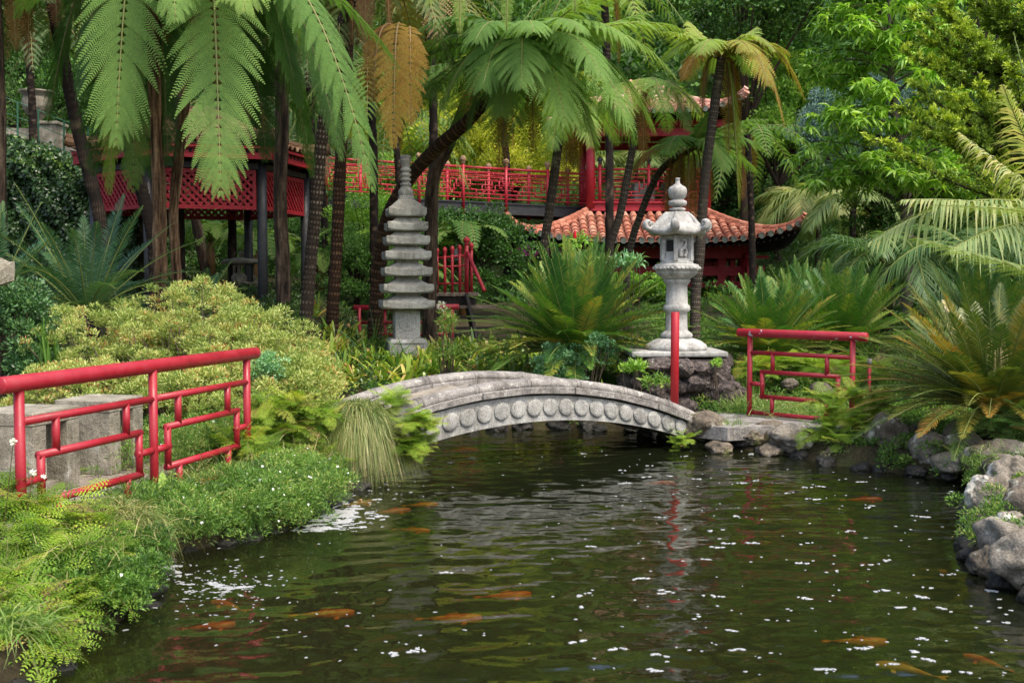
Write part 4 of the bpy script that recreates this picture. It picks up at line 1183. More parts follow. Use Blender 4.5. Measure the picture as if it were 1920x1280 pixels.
for k in range(4):                                          # balcony railing of the pavilion
    p, q = cr[k], cr[(k + 1) % 4]
    if k == 3: continue
    mb = MB(); m_ = (p + q) / 2
    rail_panel_mesh(mb, p, m_, 4.02, 4.02, .95); rail_panel_mesh(mb, m_, q, 4.02, 4.02, .95)
    mb.build('railing_panel', M['red_dull'], pav, True)
    for u in (.5, .08):
        c = p + (q - p) * u
        post = MB().add(*rod(A(*c, 4.0), A(*c, 5.1), .045, 12)).build('railing_post', M['red_dull'], pav, True)
        MB().add(*lathe([(.03, .0), (.06, .03), (.04, .06), (.08, .10), (.08, .16), (.01, .24)], A(*c, 5.1), 14)).build('post_finial', M['blackpaint'], post, True)
for x, lab in ((1205, 'left of the pair behind the balcony lattice of the pavilion'), (1262, 'right of the pair behind the balcony lattice of the pavilion')):
    p = wp(x, 370, 32.5)
    o = MB().add(*box((p[0], p[1], 4.36), (.62, .5, .68), .1)).build('concrete_block', M['concrete'], None, bevel=.02)
    tag(o, 'square grey concrete block, ' + lab, 'block', 'concrete blocks on the balcony')

# stairs beside the cycad
SDp = 21.0
st_ = empty('staircase', wp(850, 560, SDp).tolist(), 'dark timber stair and landing with red ball-topped balusters behind the cycad', 'staircase')
a, b = wp(808, 549, SDp), wp(884, 549, SDp)
MB().add(*box(((a[0] + b[0]) / 2, SDp + .5, a[2] - .03), (b[0] - a[0] + .2, 1.3, .06))).build('landing', M['plank'], st_)
mb = MB(); mb.add(*box(((a[0] + b[0]) / 2, SDp + .5, a[2] - .17), (b[0] - a[0] + .1, 1.2, .20))); mb.build('landing_frame', M['darkwood'], st_)
for k in range(4):
    z = a[2] - .26 - k * .19
    MB().add(*box((wp(858, 560, SDp)[0] + .25 + .06 * k, SDp - .28 - k * .26, z), (.95, .30, .05))).build('step', M['plank'] if k == 0 else M['darkwood'], st_)
x1 = wp(884, 560, SDp)[0]
MB().add(*beam(A(x1 - .1, SDp - .1, a[2] - .1), A(x1 + .15, SDp - 1.2, a[2] - .95), .06, .24)).build('stringer', M['darkwood'], st_)
mb_r = MB(); mb_r.add(*rod(wp(822, 484, SDp), wp(872, 479, SDp), .022, 8)); mb_r.add(*rod(wp(822, 501, SDp), wp(872, 498, SDp), .018, 8)); mb_r.add(*rod(wp(822, 532, SDp), wp(872, 531, SDp), .018, 8))
mb_r.add(*rod(wp(876, 472, SDp), wp(908, 545, SDp - 1.2), .035, 10)); mb_r.build('handrail', M['red_dull'], st_, True)
for x, yt, r in ((820, 472, .024), (834, 471, .028), (848, 469, .028), (862, 467, .028), (875, 452, .042), (884, 462, .028), (782, 482, .026)):
    D = SDp + (.0 if x < 878 else .6)
    t, bt = wp(x, yt + 6, D), wp(x, 549, D)
    ps = MB().add(*rod(A(t[0], t[1], bt[2] - .1), t, r, 10)).build('baluster', M['red_dull'], st_, True)
    MB().add(*lathe([(r * .9, -.02), (r * 1.3, .0), (r * .9, .02), (r * 1.5, .05), (r * 1.6, .08), (r * 1.1, .12), (.005, .145)], t, 14)).build('ball_finial', M['red_dull'], ps, True)

# balustrade wall and urn on the upper left terrace
TD = 27.0
wl = empty('terrace_wall', wp(70, 300, TD).tolist(), 'grey stone terrace wall with a green wire fence above the ivy hedge', 'wall')
mb = MB()
for xa, ya, xb, yb in ((-60, 243, 105, 243), (105, 262, 330, 300)):
    a, b = wp(xa, ya, TD), wp(xb, yb, TD)
    mb.add(*beam(a - A(0, 0, .8), b - A(0, 0, .8), .5, 1.6)); 
mb.build('masonry', M['concrete'], wl)
mb = MB(); a = wp(97, 236, TD - .1); mb.add(*box(a - A(0, 0, .85), (.45, .6, 1.7))); mb.add(*box(a + A(0, 0, .03), (.56, .7, .08))); mb.build('pier', M['concrete'], wl, bevel=.02)
mb = MB()
for x, y0, y1 in ((33, 190, 290), (72, 205, 300), (120, 225, 310), (165, 238, 320), (225, 255, 330)):
    mb.add(*rod(wp(x, y0, TD - .8), wp(x, y1, TD - .8), .022, 6))
for dy in (0, 28, 55):
    P = catmull([wp(x, y + dy, TD - .8) for x, y in ((-40, 165), (33, 192), (72, 207), (120, 227), (165, 240), (240, 258))], 20)
    mb.add(*tube(P, .011, 5))
dg = paint_mat('green_fence_paint', (0.02, 0.10, 0.05), .5, 0, .3)
mb.build('wire_fence', dg, wl)
u = wp(70, 214, TD - .2)
urn = MB().add(*lathe([(.18, -.35), (.20, -.30), (.10, -.22), (.12, -.1), (.27, .02), (.34, .18), (.33, .36), (.29, .45), (.40, .50), (.41, .54), (.36, .55), (.30, .5)], u, 36, lambda th, i: 1 + (.03 * np.abs(np.cos(8 * th)) if 3 < i < 8 else 0))).build('urn', M['old_stone'], None, True)
tag(urn, 'fluted stone urn standing on the terrace wall above the ivy', 'urn')

# small standing things on the right bank
c = wp(1788, 800, 10.4)
o = MB().add(*rock((c[0], c[1], gzs(c[0], c[1]) + .10), (.125, .12, .24), 31, 4, .10, 5)).build('standing_stone', M['rock'], None, True)
tag(o, 'dark upright stone block standing below the bronze cycad', 'stone')
c = wp(1630, 700, 13.5); z0 = gzs(c[0], c[1])
pp = empty('standpipe', (c[0], c[1], z0), 'thin red standpipe with a grey cap behind the right railing', 'pipe')
MB().add(*rod((c[0], c[1], z0 - .05), (c[0], c[1], wp(1630, 683, 13.5)[2]), .022, 10)).build('pipe', M['red_dull'], pp, True)
MB().add(*rod((c[0], c[1], wp(1630, 683, 13.5)[2]), (c[0], c[1], wp(1630, 672, 13.5)[2]), .030, 12)).build('cap', M['concrete'], pp, True)
# ------------------------------------------------------------------ background: wooded hillside
def woodland():
    r = np.random.default_rng(21)
    C, Rr = [], []
    for _ in range(900):
        y = 44 + 34 * r.random() ** 1.2; x = r.uniform(-0.62, 0.62) * y * 1.15
        z = float(land(x, y)) + r.uniform(0.2, 6.5)
        C.append((x, y, z)); Rr.append(r.uniform(1.5, 3.0))
    mb = MB(); clumps(mb, C, Rr, 190000, 0.36, 0.22, (0.15, 0.95))
    tag(mb.build('woodland', M['dense']), kind='stuff')
woodland()

def limbs(mb, p0, ends, r0, bend=0.3, k=7):
    for e in ends:
        e = np.asarray(e, float); m_ = (p0 + e) / 2 + rng.normal(0, bend * 0.15, 3) + UPV * bend * 0.3
        P = catmull([p0, m_, e], 12); mb.add(*tube(P, np.linspace(r0, r0 * .25, 12), k), rnd=.4)

def leafy_tree(name, label, px, py, D, rad, nclump, n, leaf, wid, mat, rnd, tilt=0, seed=1, cat='tree', group=None, base_px=None, low=-0.35, crad=0.32):
    c = wp(px, py, D); bx = base_px or px
    b = wp(bx, py, D); bz = gzs(b[0], b[1])
    root = empty(name, (b[0], b[1], bz), label, cat, group)
    C = shell(c, rad, nclump, seed, low)
    C = np.concatenate([C, shell(c, np.array(rad) * .55, nclump // 3, seed + 1, -1)])
    tr = MB()
    P = catmull([A(b[0], b[1], bz - .2), A((b[0] + c[0]) / 2, b[1], (bz + c[2]) / 2), c + A(0, 0, rad[2] * .4)], 26)
    tr.add(*tube(P, np.linspace(.05 * rad[2] + .04, .02, 26), 12), rnd=.4)
    limbs(tr, P[14], C[:: max(1, len(C) // 14)], .018 * rad[2] + .015)
    tr.build('trunk', M['bark_dark'], root, True)
    cr_ = MB(); clumps(cr_, C, np.mean(rad) * crad, n, leaf, wid, rnd); cr_.build('crown', M[mat], root)
    return root
bt = 'trees on the hillside behind the garden'
leafy_tree('broadleaf_tree', 'dense dark green tree at the top, left of the bright green tree', 1400, 30, 37, (3.6, 2.5, 3.0), 60, 26000, .17, .10, 'dense', (.15, .9), seed=3, group=bt, crad=.27)
leafy_tree('broadleaf_tree', 'dark green tree at the top right corner of the hillside, above the cypress', 1850, -120, 34, (4.2, 2.5, 3.0), 50, 14000, .17, .10, 'dense', (.05, .7), seed=4, group=bt)
leafy_tree('broadleaf_tree', 'tall dark tree behind the middle of the raised walkway', 840, 10, 40, (4.2, 2.5, 4.5), 60, 18000, .2, .12, 'dense', (.2, 1.0), seed=5, group=bt)
leafy_tree('broadleaf_tree', 'shadowy tree behind the tiled gazebo roof', 450, 60, 36, (4.6, 2.5, 4.6), 60, 18000, .19, .11, 'dense', (.0, .7), seed=6, group=bt)
leafy_tree('broadleaf_tree', 'shadowy tree behind the stone urn at the upper left', 90, 40, 34, (4.6, 2.5, 3.6), 60, 18000, .17, .10, 'dense', (.0, .75), seed=7, group=bt)
leafy_tree('bamboo_shrub', 'big yellow green feathery shrub behind the walkway, left of the pavilion', 965, 275, 38, (3.6, 2.0, 2.7), 100, 60000, .14, .055, 'bamboo', (.2, 1.0), seed=8, cat='shrub', low=-.6, crad=.26)
leafy_tree('bamboo_shrub', 'yellow green feathery shrub behind the walkway, above the leaning trunk', 790, 260, 41, (3.2, 1.5, 3.0), 80, 36000, .14, .055, 'bamboo', (.1, .9), seed=18, cat='shrub', low=-.6, crad=.28)
leafy_tree('leafy_shrub', 'low light green shrub seen through the left half of the walkway railing', 740, 400, 37, (3.0, 1.5, 1.7), 50, 14000, .12, .07, 'bright', (.0, .8), seed=9, cat='shrub')
leafy_tree('leafy_shrub', 'bright green shrub showing between the pavilion and the dark conifer', 1460, 250, 38, (2.2, 1.5, 2.6), 50, 16000, .13, .08, 'bright', (.1, .9), seed=10, cat='shrub')
leafy_tree('leafy_shrub', 'bright green shrub under the pavilion, left of the lantern shaft', 1195, 545, 27.5, (1.0, .5, .40), 40, 7000, .07, .045, 'bright', (.0, .8), seed=11, cat='shrub', low=-.8)
leafy_tree('leafy_shrub', 'dark green shrub filling the gap below the pavilion frame', 1380, 500, 39, (4.2, .8, 1.6), 60, 16000, .11, .065, 'dense', (.1, .8), seed=12, cat='shrub', low=-.8)
leafy_tree('leafy_shrub', 'fine leaved green shrub between the scaly trunks and the pagoda', 668, 520, 22.5, (.75, .6, 1.05), 50, 14000, .055, .03, 'dense', (.3, 1.0), seed=13, cat='shrub', low=-.9)
leafy_tree('leafy_shrub', 'pale green shrub behind the twin dark trunks left of the pagoda', 700, 430, 25.5, (1.0, .6, .8), 40, 9000, .06, .035, 'bright', (.0, .7), seed=14, cat='shrub', low=-.9)
leafy_tree('leafy_shrub', 'dark shrub behind the red stair balusters', 880, 480, 25, (1.5, .6, 1.1), 50, 9000, .08, .05, 'dense', (.0, .7), seed=15, cat='shrub', low=-.9)
leafy_tree('leafy_shrub', 'dark shrub closing the space behind the gazebo posts', 470, 440, 28.5, (2.4, .8, 1.5), 60, 16000, .09, .05, 'dense', (.1, .8), seed=16, cat='shrub', low=-.9)
leafy_tree('leafy_shrub', 'shrub with glossy leaves left of the gazebo, below the terrace wall', 215, 400, 27, (2.0, .8, 1.7), 50, 12000, .09, .05, 'dense', (.0, .6), seed=17, cat='shrub', low=-.9)
leafy_tree('leafy_shrub', 'dark undergrowth shrub behind the palms on the right', 1720, 430, 27, (2.0, .8, 2.0), 60, 18000, .10, .06, 'dense', (.1, .8), seed=19, cat='shrub', low=-.9)
leafy_tree('leafy_shrub', 'dark undergrowth shrub behind the bright green cycad at the right edge', 1850, 460, 23, (2.2, .8, 1.9), 60, 16000, .09, .05, 'dense', (.0, .7), seed=20, cat='shrub', low=-.9)
mag = leafy_tree('leafy_shrub', 'magenta flowering shrub under the left eave of the pavilion', 1015, 492, 29.6, (.95, .3, .45), 30, 3500, .07, .045, 'dense', (.3, 1), seed=22, cat='shrub', low=-.9)
mb = MB(); C = shell(wp(1012, 478, 29.2), (.8, .2, .26), 40, 5); clumps(mb, C, .09, 300, .06, .05, (0, 1)); 
mb.build('blossoms', M['magenta'], mag)
leafy_tree('young_conifer', 'small bright yellow green conical conifer seen through the pavilion', 1245, 300, 39, (.85, .6, 1.5), 50, 9000, .09, .035, 'bamboo', (.0, .7), seed=23, cat='conifer', low=-.9, crad=.22)
leafy_tree('blue_spruce', 'blue grey conifer behind the bright green tree', 1640, 235, 31, (2.3, 1.0, 1.35), 70, 24000, .10, .03, 'spruce', (.0, 1), seed=24, cat='conifer', low=-.9, crad=.22)

leafy_tree('leafy_shrub', 'broad green shrub behind the right half of the pavilion', 1420, 350, 41, (4.2, 1.2, 3.0), 70, 26000, .14, .08, 'dense', (.2, 1.0), seed=43, cat='shrub', low=-.9)
leafy_tree('leafy_shrub', 'leafy shrub behind the stone urn on the terrace', 60, 150, 31, (2.6, .8, 1.6), 50, 12000, .10, .06, 'dense', (.1, .9), seed=41, cat='shrub', low=-.9)
leafy_tree('leafy_shrub', 'leafy shrub behind the wire fence, left of the gazebo roof', 210, 210, 31, (2.4, .8, 1.5), 50, 12000, .10, .06, 'dense', (.0, .8), seed=42, cat='shrub', low=-.9)
def bright_tree():
    D = 22.5; b = wp(1706, 470, D); bz = gzs(b[0], b[1])
    root = empty('broadleaf_tree', (b[0], b[1], bz), 'tall fresh bright green tree with drooping leaf clusters on the right', 'tree')
    P = catmull([A(b[0], b[1], bz - .2), wp(1700, 400, D), wp(1688, 300, D), wp(1672, 150, D), wp(1668, 20, D), wp(1665, -90, D)], 50)
    tr = MB(); tr.add(*tube(P, np.linspace(.14, .025, 50), 12), rnd=.45)
    r = np.random.default_rng(4); cl = []
    for k in range(120):
        u = r.uniform(.22, 1.0); i = int(u * 49); p0 = P[i]
        yy = 470 - u * 560
        reach = 1.95 * (1 - max(0, u - .35) * .62) * r.uniform(.55, 1.05)
        az = r.uniform(0, 2 * np.pi)
        if u < .34: az = r.choice([r.uniform(-.6, .5), r.uniform(2.6, 3.7), r.uniform(4, 5.3)]); reach *= 1.05
        e = p0 + A(math.cos(az), math.sin(az), 0) * reach + UPV * (reach * r.uniform(.02, .38))
        m_ = (p0 + e) / 2 + UPV * .15
        Q = catmull([p0, m_, e], 14); tr.add(*tube(Q, np.linspace(.026, .006, 14), 6), rnd=.35)
        for q in r.uniform(.35, 1.0, 9):
            cl.append(Q[int(q * 13)] + r.normal(0, 1, 3) * A(.15, .15, .09))
        for _ in range(3): cl.append(e + r.normal(0, 1, 3) * A(.11, .11, .07))
    tr.build('trunk', M['bark_grey'], root, True)
    cl = np.array(cl); n = 11
    B = np.repeat(cl, n, 0); az = rng.uniform(0, 2 * np.pi, len(B)); el = rng.uniform(-.55, .55, len(B))
    d = np.stack([np.cos(az) * np.cos(el), np.sin(az) * np.cos(el), np.sin(el)], 1)
    S = nrm(np.cross(d, UPV + rng.normal(0, .35, (len(B), 3))))
    V, F, k = strips(B + d * .02, d, S, rng.uniform(.14, .27, len(B)), rng.uniform(.045, .07, len(B)), rng.uniform(.25, .75, len(B)), 3, 'leaf')
    mb = MB(); mb.add(V, F, np.repeat(np.clip(rng.normal(.62, .25, len(B)), 0, 1), k)); mb.build('crown', M['bright'], root)
bright_tree()

def cypress():
    D = 19.0; b = wp(1965, 520, D); bz = gzs(b[0], b[1])
    root = empty('cypress_tree', (b[0], b[1], bz), 'large cypress with brown inner twigs and yellow green tips at the right edge', 'conifer')
    P = catmull([A(b[0], b[1], bz - .2), wp(1955, 350, D), wp(1935, 150, D), wp(1925, -80, D)], 40)
    tr, cr_ = MB(), MB(); tr.add(*tube(P, np.linspace(.17, .06, 40), 12), rnd=.4)
    r = np.random.default_rng(14)
    tips = [(1705, 20), (1730, 70), (1765, 15), (1760, 120), (1800, 60), (1830, 20), (1850, 90), (1775, 175), (1835, 160), (1720, 165), (1870, 0), (1890, 60), (1800, 215), (1850, 235), (1880, 190), (1750, 215), (1900, 130), (1820, 270), (1880, 290), (1780, 260), (1915, 230), (1745, -20), (1790, -40), (1850, -50), (1700, 100), (1865, 330), (1640, 262), (1690, 205), (1720, 245), (1930, 20), (1960, 100), (1980, -20)]
    for (x, y) in tips:
        e = wp(x, y, D + r.uniform(-1.3, .8)); 
        i = int(np.clip((520 - y - 60 + r.uniform(-70, 40)) / 600 * 39, 4, 36)); p0 = P[i]
        m_ = (p0 + e) / 2 - UPV * .18
        Q = catmull([p0, m_, e], 30); tr.add(*tube(Q, np.linspace(.03, .006, 30), 6), rnd=.3)
        for q in range(5, 30):
            u = q / 29
            nsub = 3 if u > .35 else 2
            for _ in range(nsub):
                sd = nrm(r.normal(0, 1, 3) * A(1, 1, .7) + UPV * .55 + nrm(e - p0) * .5)
                ln = r.uniform(.14, .36) * (1.15 - u * .55)
                a0 = Q[q]; n = 34
                t_ = r.uniform(0, 1, n); B = a0 + sd * (ln * t_)[:, None] + r.normal(0, .012, (n, 3))
                dd = nrm(sd * .9 + r.normal(0, .55, (n, 3)))
                N = nrm(r.normal(0, 1, (n, 3)))
                V, F = diamonds(B, dd, N, r.uniform(.05, .10, n), .028, .05)
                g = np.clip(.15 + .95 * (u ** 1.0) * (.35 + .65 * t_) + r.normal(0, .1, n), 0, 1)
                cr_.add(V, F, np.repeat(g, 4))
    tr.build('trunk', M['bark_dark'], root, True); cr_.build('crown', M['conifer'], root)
cypress()

def ivy():
    mb = MB(); core = MB()
    D = 22.0
    xs = np.array([-90, 0, 60, 130, 200, 250]); tops = np.array([245, 262, 280, 304, 332, 372])
    pts = [wp(x, y, D) for x, y in zip(xs, tops)]
    pr = []
    for a, b in zip(pts[:-1], pts[1:]):
        core.add(*beam(A(a[0], a[1] + .5, (a[2] - 1.2) / 1), A(b[0], b[1] + .5, (b[2] - 1.2)), .8, 2.1))
        core.add(*beam(A(a[0], a[1] + .5, 1.2), A(b[0], b[1] + .5, 1.2), .8, 2.0))
    n = 46000
    u = rng.uniform(0, 1, n); x = -90 + 345 * u; top = np.interp(x, xs, tops)
    P0 = np.array([wp(a, b, D) for a, b in zip(x, top)])
    zb = P0[:, 2] - (P0[:, 2] - .4) * rng.random(n) ** 1.1
    lump = 0.12 * np.sin(P0[:, 0] * 4) * np.sin(zb * 5) + .1 * np.sin(P0[:, 0] * 11 + zb * 7)
    B = np.stack([P0[:, 0], P0[:, 1] - .05 + lump + rng.normal(0, .07, n) + .8 * (rng.random(n) < .12) * rng.random(n) * (P0[:, 2] - zb < .15), zb], 1)
    topm = rng.random(n) < .16
    B[topm, 1] = P0[topm, 1] + rng.uniform(-.1, 1.0, topm.sum()); B[topm, 2] = P0[topm, 2] + rng.normal(0, .07, topm.sum())
    d = nrm(rng.normal(0, 1, (n, 3)) * A(1, .4, 1) + A(0, -.3, -.5)); N = nrm(A(0, -1, .45) + rng.normal(0, .5, (n, 3)))
    V, F = diamonds(B, d, N, rng.uniform(.05, .10, n), rng.uniform(.05, .08, n), .08)
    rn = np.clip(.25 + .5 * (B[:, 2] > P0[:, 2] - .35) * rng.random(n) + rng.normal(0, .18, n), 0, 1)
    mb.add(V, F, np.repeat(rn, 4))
    base = wp(80, 450, D)
    root = empty('ivy_hedge', (base[0], base[1], .8), 'dense dark ivy hedge below the terrace wall on the left', 'hedge')
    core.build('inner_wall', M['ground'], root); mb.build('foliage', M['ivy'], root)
ivy()

# ------------------------------------------------------------------ tree ferns
def scar_fn(m, h, amp, seed=0):
    def f(r, th, ln):
        row = np.floor(ln / h); u = th / (2 * np.pi) * m + 0.5 * (row % 2) + .22 * np.sin(row * 2.3 + seed) + .15 * np.sin(ln * 2.1)
        du = (u % 1) - .5; dv = (ln / h) % 1 - .5
        d = np.sqrt((du * 1.9) ** 2 + (dv * 1.9) ** 2)
        b = np.clip(1.15 - d * 1.2, 0, 1)
        cell = np.sin(np.floor(u) * 12.9 + row * 78.2) * .5 + .5
        b2 = b * (.35 + .65 * cell) * (.8 + .3 * np.sin(ln * 1.7 + seed * 2 + th))
        return r * (1 + amp * (b ** .6 - .5) + .03 * np.sin(ln * 3 + seed)), np.clip(b2 * 1.05, 0, 1)
    return f
def fib_fn(amp, seed=0):
    def f(r, th, ln):
        sh = r.shape
        v = np.array([mnoise.fractal(Vector((math.cos(a) * 1.6 + seed, math.sin(a) * 1.6, l * 1.5)), 1.0, 2.1, 5) for a, l in zip(th.ravel(), ln.ravel())]).reshape(sh)
        w = np.array([mnoise.noise(Vector((math.cos(a) * 6, math.sin(a) * 6 + seed, l * 6))) for a, l in zip(th.ravel(), ln.ravel())]).reshape(sh)
        return r * (1 + amp * v + amp * .5 * w), np.clip(.5 + v * .5 + w * .45, 0, 1)
    return f
def trunk_mesh(pts, r0, r1, kind, seed=0, res=.022, k=34):
    P = [wp(*p) for p in pts]
    g = gzs(P[0][0], P[0][1]); 
    if P[0][2] > g: P = [A(P[0][0] + (P[0][0] - P[1][0]) * .1, P[0][1], g - .15)] + P
    L = sum(np.linalg.norm(P[i + 1] - P[i]) for i in range(len(P) - 1))
    n = int(L / res); Q = catmull(P, n)
    Q = Q + np.stack([np.sin(np.linspace(0, L * 1.1, n) + seed) * .012, np.cos(np.linspace(0, L * .9, n) + seed) * .012, np.zeros(n)], 1)
    s = np.linspace(0, 1, n)
    rad = .85 * (r0 + (r1 - r0) * s) + r0 * .12 * np.exp(-s * 14)
    fn_ = scar_fn(max(7, int(2 * np.pi * r0 / .062)), .075, .13, seed) if kind == 'scar' else (scar_fn(max(8, int(2 * np.pi * r0 / .045)), .045, .16, seed) if kind == 'fine' else fib_fn(.22, seed))
    V, F, sc = tube(Q, rad, k, True, fn_)
    return V, F, sc, Q
def tree_fern(label, pts, r0, r1, kind, bark, leafm='fern', nf=16, reach=2.1, drop=1.3, rise=.75, rnd=(.25, .6), N=25, M_=17, wid=.40, tips=(), dead=3, seed=0, droop=.5, res=.022, k=34, azs=None, pl_=.040):
    V, F, sc, Q = trunk_mesh(pts, r0, r1, kind, seed, res, k)
    b = Q[0]
    root = empty('tree_fern', (b[0], b[1], gzs(b[0], b[1])), label, 'tree fern', 'tree ferns of the grove')
    MB().add(V, F, sc).build('trunk', M[bark], root, True)
    top = Q[-1]; lf, st = MB(), MB()
    r = np.random.default_rng(seed + 100)
    ang = azs if azs is not None else (np.arange(nf) / nf * 2 * np.pi + r.uniform(-.25, .25, nf) + seed)
    for a in ang:
        h = reach * r.uniform(.75, 1.1); d = drop * r.uniform(.2, 1.25)
        P2 = top + A(math.cos(a) * h, math.sin(a) * h, -d)
        fern_frond(lf, st, top + A(math.cos(a), math.sin(a), 0) * r1 * .5, P2, rise * r.uniform(.7, 1.2), N, M_, wid * r.uniform(.85, 1.1), pl_, r.uniform(*rnd), droop, .5)
    for tp in tips:
        P2 = wp(*tp[:3]); rs_ = tp[3] if len(tp) > 3 else rise; rn = tp[4] if len(tp) > 4 else r.uniform(*rnd); wd = tp[5] if len(tp) > 5 else wid
        fern_frond(lf, st, top, P2, rs_, int(N * 1.15), int(M_ * 1.15), wd * 1.06, pl_, rn, droop * 1.1, .6, costa=True)
    for _ in range(dead):
        a = r.uniform(0, 2 * np.pi); h = r.uniform(.12, .5)
        P2 = top + A(math.cos(a) * h, math.sin(a) * h, -r.uniform(.8, 1.7))
        fern_frond(lf, st, top + A(math.cos(a), math.sin(a), 0) * r1, P2, .25, 18, 8, wid * .5, .05, r.uniform(.88, 1.0), .9, .9)
    lf.build('crown', M[leafm], root)
    st.build('frond_stalks', M['stem'], root, True)
    return root
# seen in front
tree_fern('leaning dark trunked tree fern farthest left, in front of the ivy hedge', [(192, 440, 17), (145, 235, 17), (118, 100, 16.8), (98, 0, 16.6), (85, -70, 16.4)], .115, .10, 'fine', 'bark_dark', 'fern_dark', 12, 2.3, 1.5, .5, (.2, .75), seed=1, res=.03)
tree_fern('leaning dark tree fern whose trunk crosses the left lattice of the gazebo', [(288, 450, 18), (265, 350, 18), (205, 160, 17.8), (161, 0, 17.6), (140, -80, 17.5)], .13, .10, 'fine', 'bark_dark', 'fern_dark', 12, 2.4, 1.7, .5, (.1, .7), seed=2, res=.03)
tree_fern('tree fern with a smooth brown trunk left of the big hanging fronds', [(303, 530, 14.5), (300, 400, 14.5), (293, 250, 14.4), (282, 0, 14.2), (280, -110, 14.1)], .105, .085, 'fib', 'bark_brown', 'fern', 9, 2.2, 1.2, .6, (.2, .5), seed=3, dead=2, N=27, M_=24, pl_=.064, tips=[(218, 272, 12.5, .55, .50, .60), (330, 40, 11.8, .5, .5, .5), (205, 365, 14.2, .4, .68, .40), (250, 360, 14.8, .4, .5, .40), (175, 330, 15.2, .5, .12, .42), (285, 335, 15.2, .4, .15, .42), (315, 310, 14.4, .35, .1, .40), (150, 180, 13.5, .6, .2, .5), (90, 230, 14, .7, .1, .5)])  # dark tips over the gazebo's left lattice added to stand for its shade
tree_fern('tree fern with a brown trunk carrying the broad frond that hangs before the gazebo', [(332, 525, 14.8), (325, 400, 14.8), (333, 290, 14.6), (358, 100, 13.8), (392, -60, 13.4)], .080, .07, 'fib', 'bark_brown', 'fern', 0, 2.2, 1.2, .6, (.2, .5), seed=4, dead=2, azs=[.2, 1.0, 1.8, 2.6, 3.3], N=27, M_=26, pl_=.066,
          tips=[(414, 366, 12.0, .35, .50, .58), (700, 360, 12.2, .75, .40, .50), (640, 300, 12.8, .8, .33, .46), (585, 330, 14.2, .6, .15, .42), (500, 300, 14.4, .5, .08, .42), (460, 20, 11.6, .5, .60, .5), (560, 200, 13.0, .8, .25, .42), (430, 200, 13.6, .5, .12, .5)])
tree_fern('tree fern with the thickest dark mottled trunk, right of the gazebo lattice', [(533, 585, 17.8), (528, 470, 17.8), (524, 380, 17.8), (531, 110, 17.6), (533, 20, 17.5), (533, -90, 17.4)], .155, .09, 'fib', 'bark_dark', 'fern_dark', 12, 2.4, 1.4, .6, (.1, .7), seed=5)
tree_fern('tree fern with a pale diamond scarred trunk rising from the strap leaved plants', [(571, 622, 16.5), (580, 500, 16.5), (590, 400, 16.5), (604, 260, 16.4), (628, 100, 16.2), (660, 0, 16.0), (690, -80, 15.9)], .115, .10, 'scar', 'bark', 'fern_dark', 12, 2.3, 1.2, .6, (.2, .8), seed=6, k=44, res=.016)
tree_fern('tree fern with a darker scaly trunk just right of the pale scarred one', [(622, 590, 18.2), (632, 450, 18.2), (640, 300, 18.1), (650, 150, 18), (656, 0, 17.8), (660, -70, 17.7)], .125, .10, 'scar', 'bark_brown', 'fern_dark', 12, 2.3, 1.6, .6, (.2, .95), seed=7)
tree_fern('large tree fern leaning to the upper right from behind the stone pagoda', [(703, 600, 18.6), (712, 500, 18.5), (728, 410, 18.3), (765, 340, 18), (815, 282, 17.6), (875, 228, 17.1), (930, 165, 16.7), (978, 108, 16.4)], .15, .105, 'scar', 'bark_brown', 'fern', 0, seed=8, dead=2, azs=[.6, .9, 1.2, 1.5, 1.8, 2.1, 2.5], rise=.6, N=26, M_=20, wid=.48, pl_=.05,
          tips=[(755, 130, 17.0, .8, .40, .50), (830, 200, 16.0, .6, .32, .50), (880, 240, 16.2, .5, .25, .45), (905, 165, 15.0, .5, .36, .50), (978, 165, 14.6, .45, .42, .50), (1060, 235, 15.0, .55, .52, .52), (1180, 240, 15.2, .75, .52, .56), (1130, 150, 14.6, .6, .48, .50), (1292, 60, 16.3, .75, .62, .50), (1270, 150, 15.8, .85, .58, .48), (1225, 20, 17.2, .6, .5, .48), (850, 30, 16.6, .8, .35, .48), (1020, 150, 15.2, .6, .48, .48), (890, 80, 14.9, .7, .38, .48), (1150, -10, 15.4, .8, .6, .48), (780, 60, 15.8, .8, .33, .48), (940, 215, 15.8, .3, .55, .40), (1230, 250, 16.4, .7, .45, .46), (1000, 60, 14.2, .5, .5, .46), (1090, 60, 14.4, .6, .52, .46), (1190, 90, 15.2, .8, .55, .48), (720, 200, 17.6, .8, .25, .46), (1120, 290, 16.6, .5, .40, .42)])
tree_fern('tree fern with a gnarled dark trunk standing right behind the stone pagoda', [(806, 585, 19.3), (808, 470, 19.2), (814, 335, 19), (842, 268, 18.9), (872, 195, 18.7), (893, 140, 18.6)], .15, .10, 'fib', 'bark_dark', 'fern', 9, 1.7, .8, .4, (.2, .5), seed=9, dead=3)
tree_fern('slender distant tree fern behind the middle of the walkway', [(951, 330, 34), (945, 260, 34), (943, 180, 34)], .14, .11, 'fine', 'bark_dark', 'fern', 10, 1.9, .9, .5, (.2, .7), N=16, M_=10, seed=10, res=.04, k=20)
tree_fern('tree fern with a straight grey trunk standing before the left eave of the pavilion', [(1021, 478, 20), (1030, 390, 20), (1046, 270, 20), (1057, 185, 19.9)], .105, .09, 'scar', 'bark_grey', 'fern', 6, 1.4, .9, .35, (.3, .65), seed=11, dead=5,
          tips=[(1108, 275, 18.6, .3, .6, .38), (1000, 195, 19, .4, .62, .36), (1130, 180, 19, .5, .5, .4), (975, 240, 19.2, .5, .9, .25)])
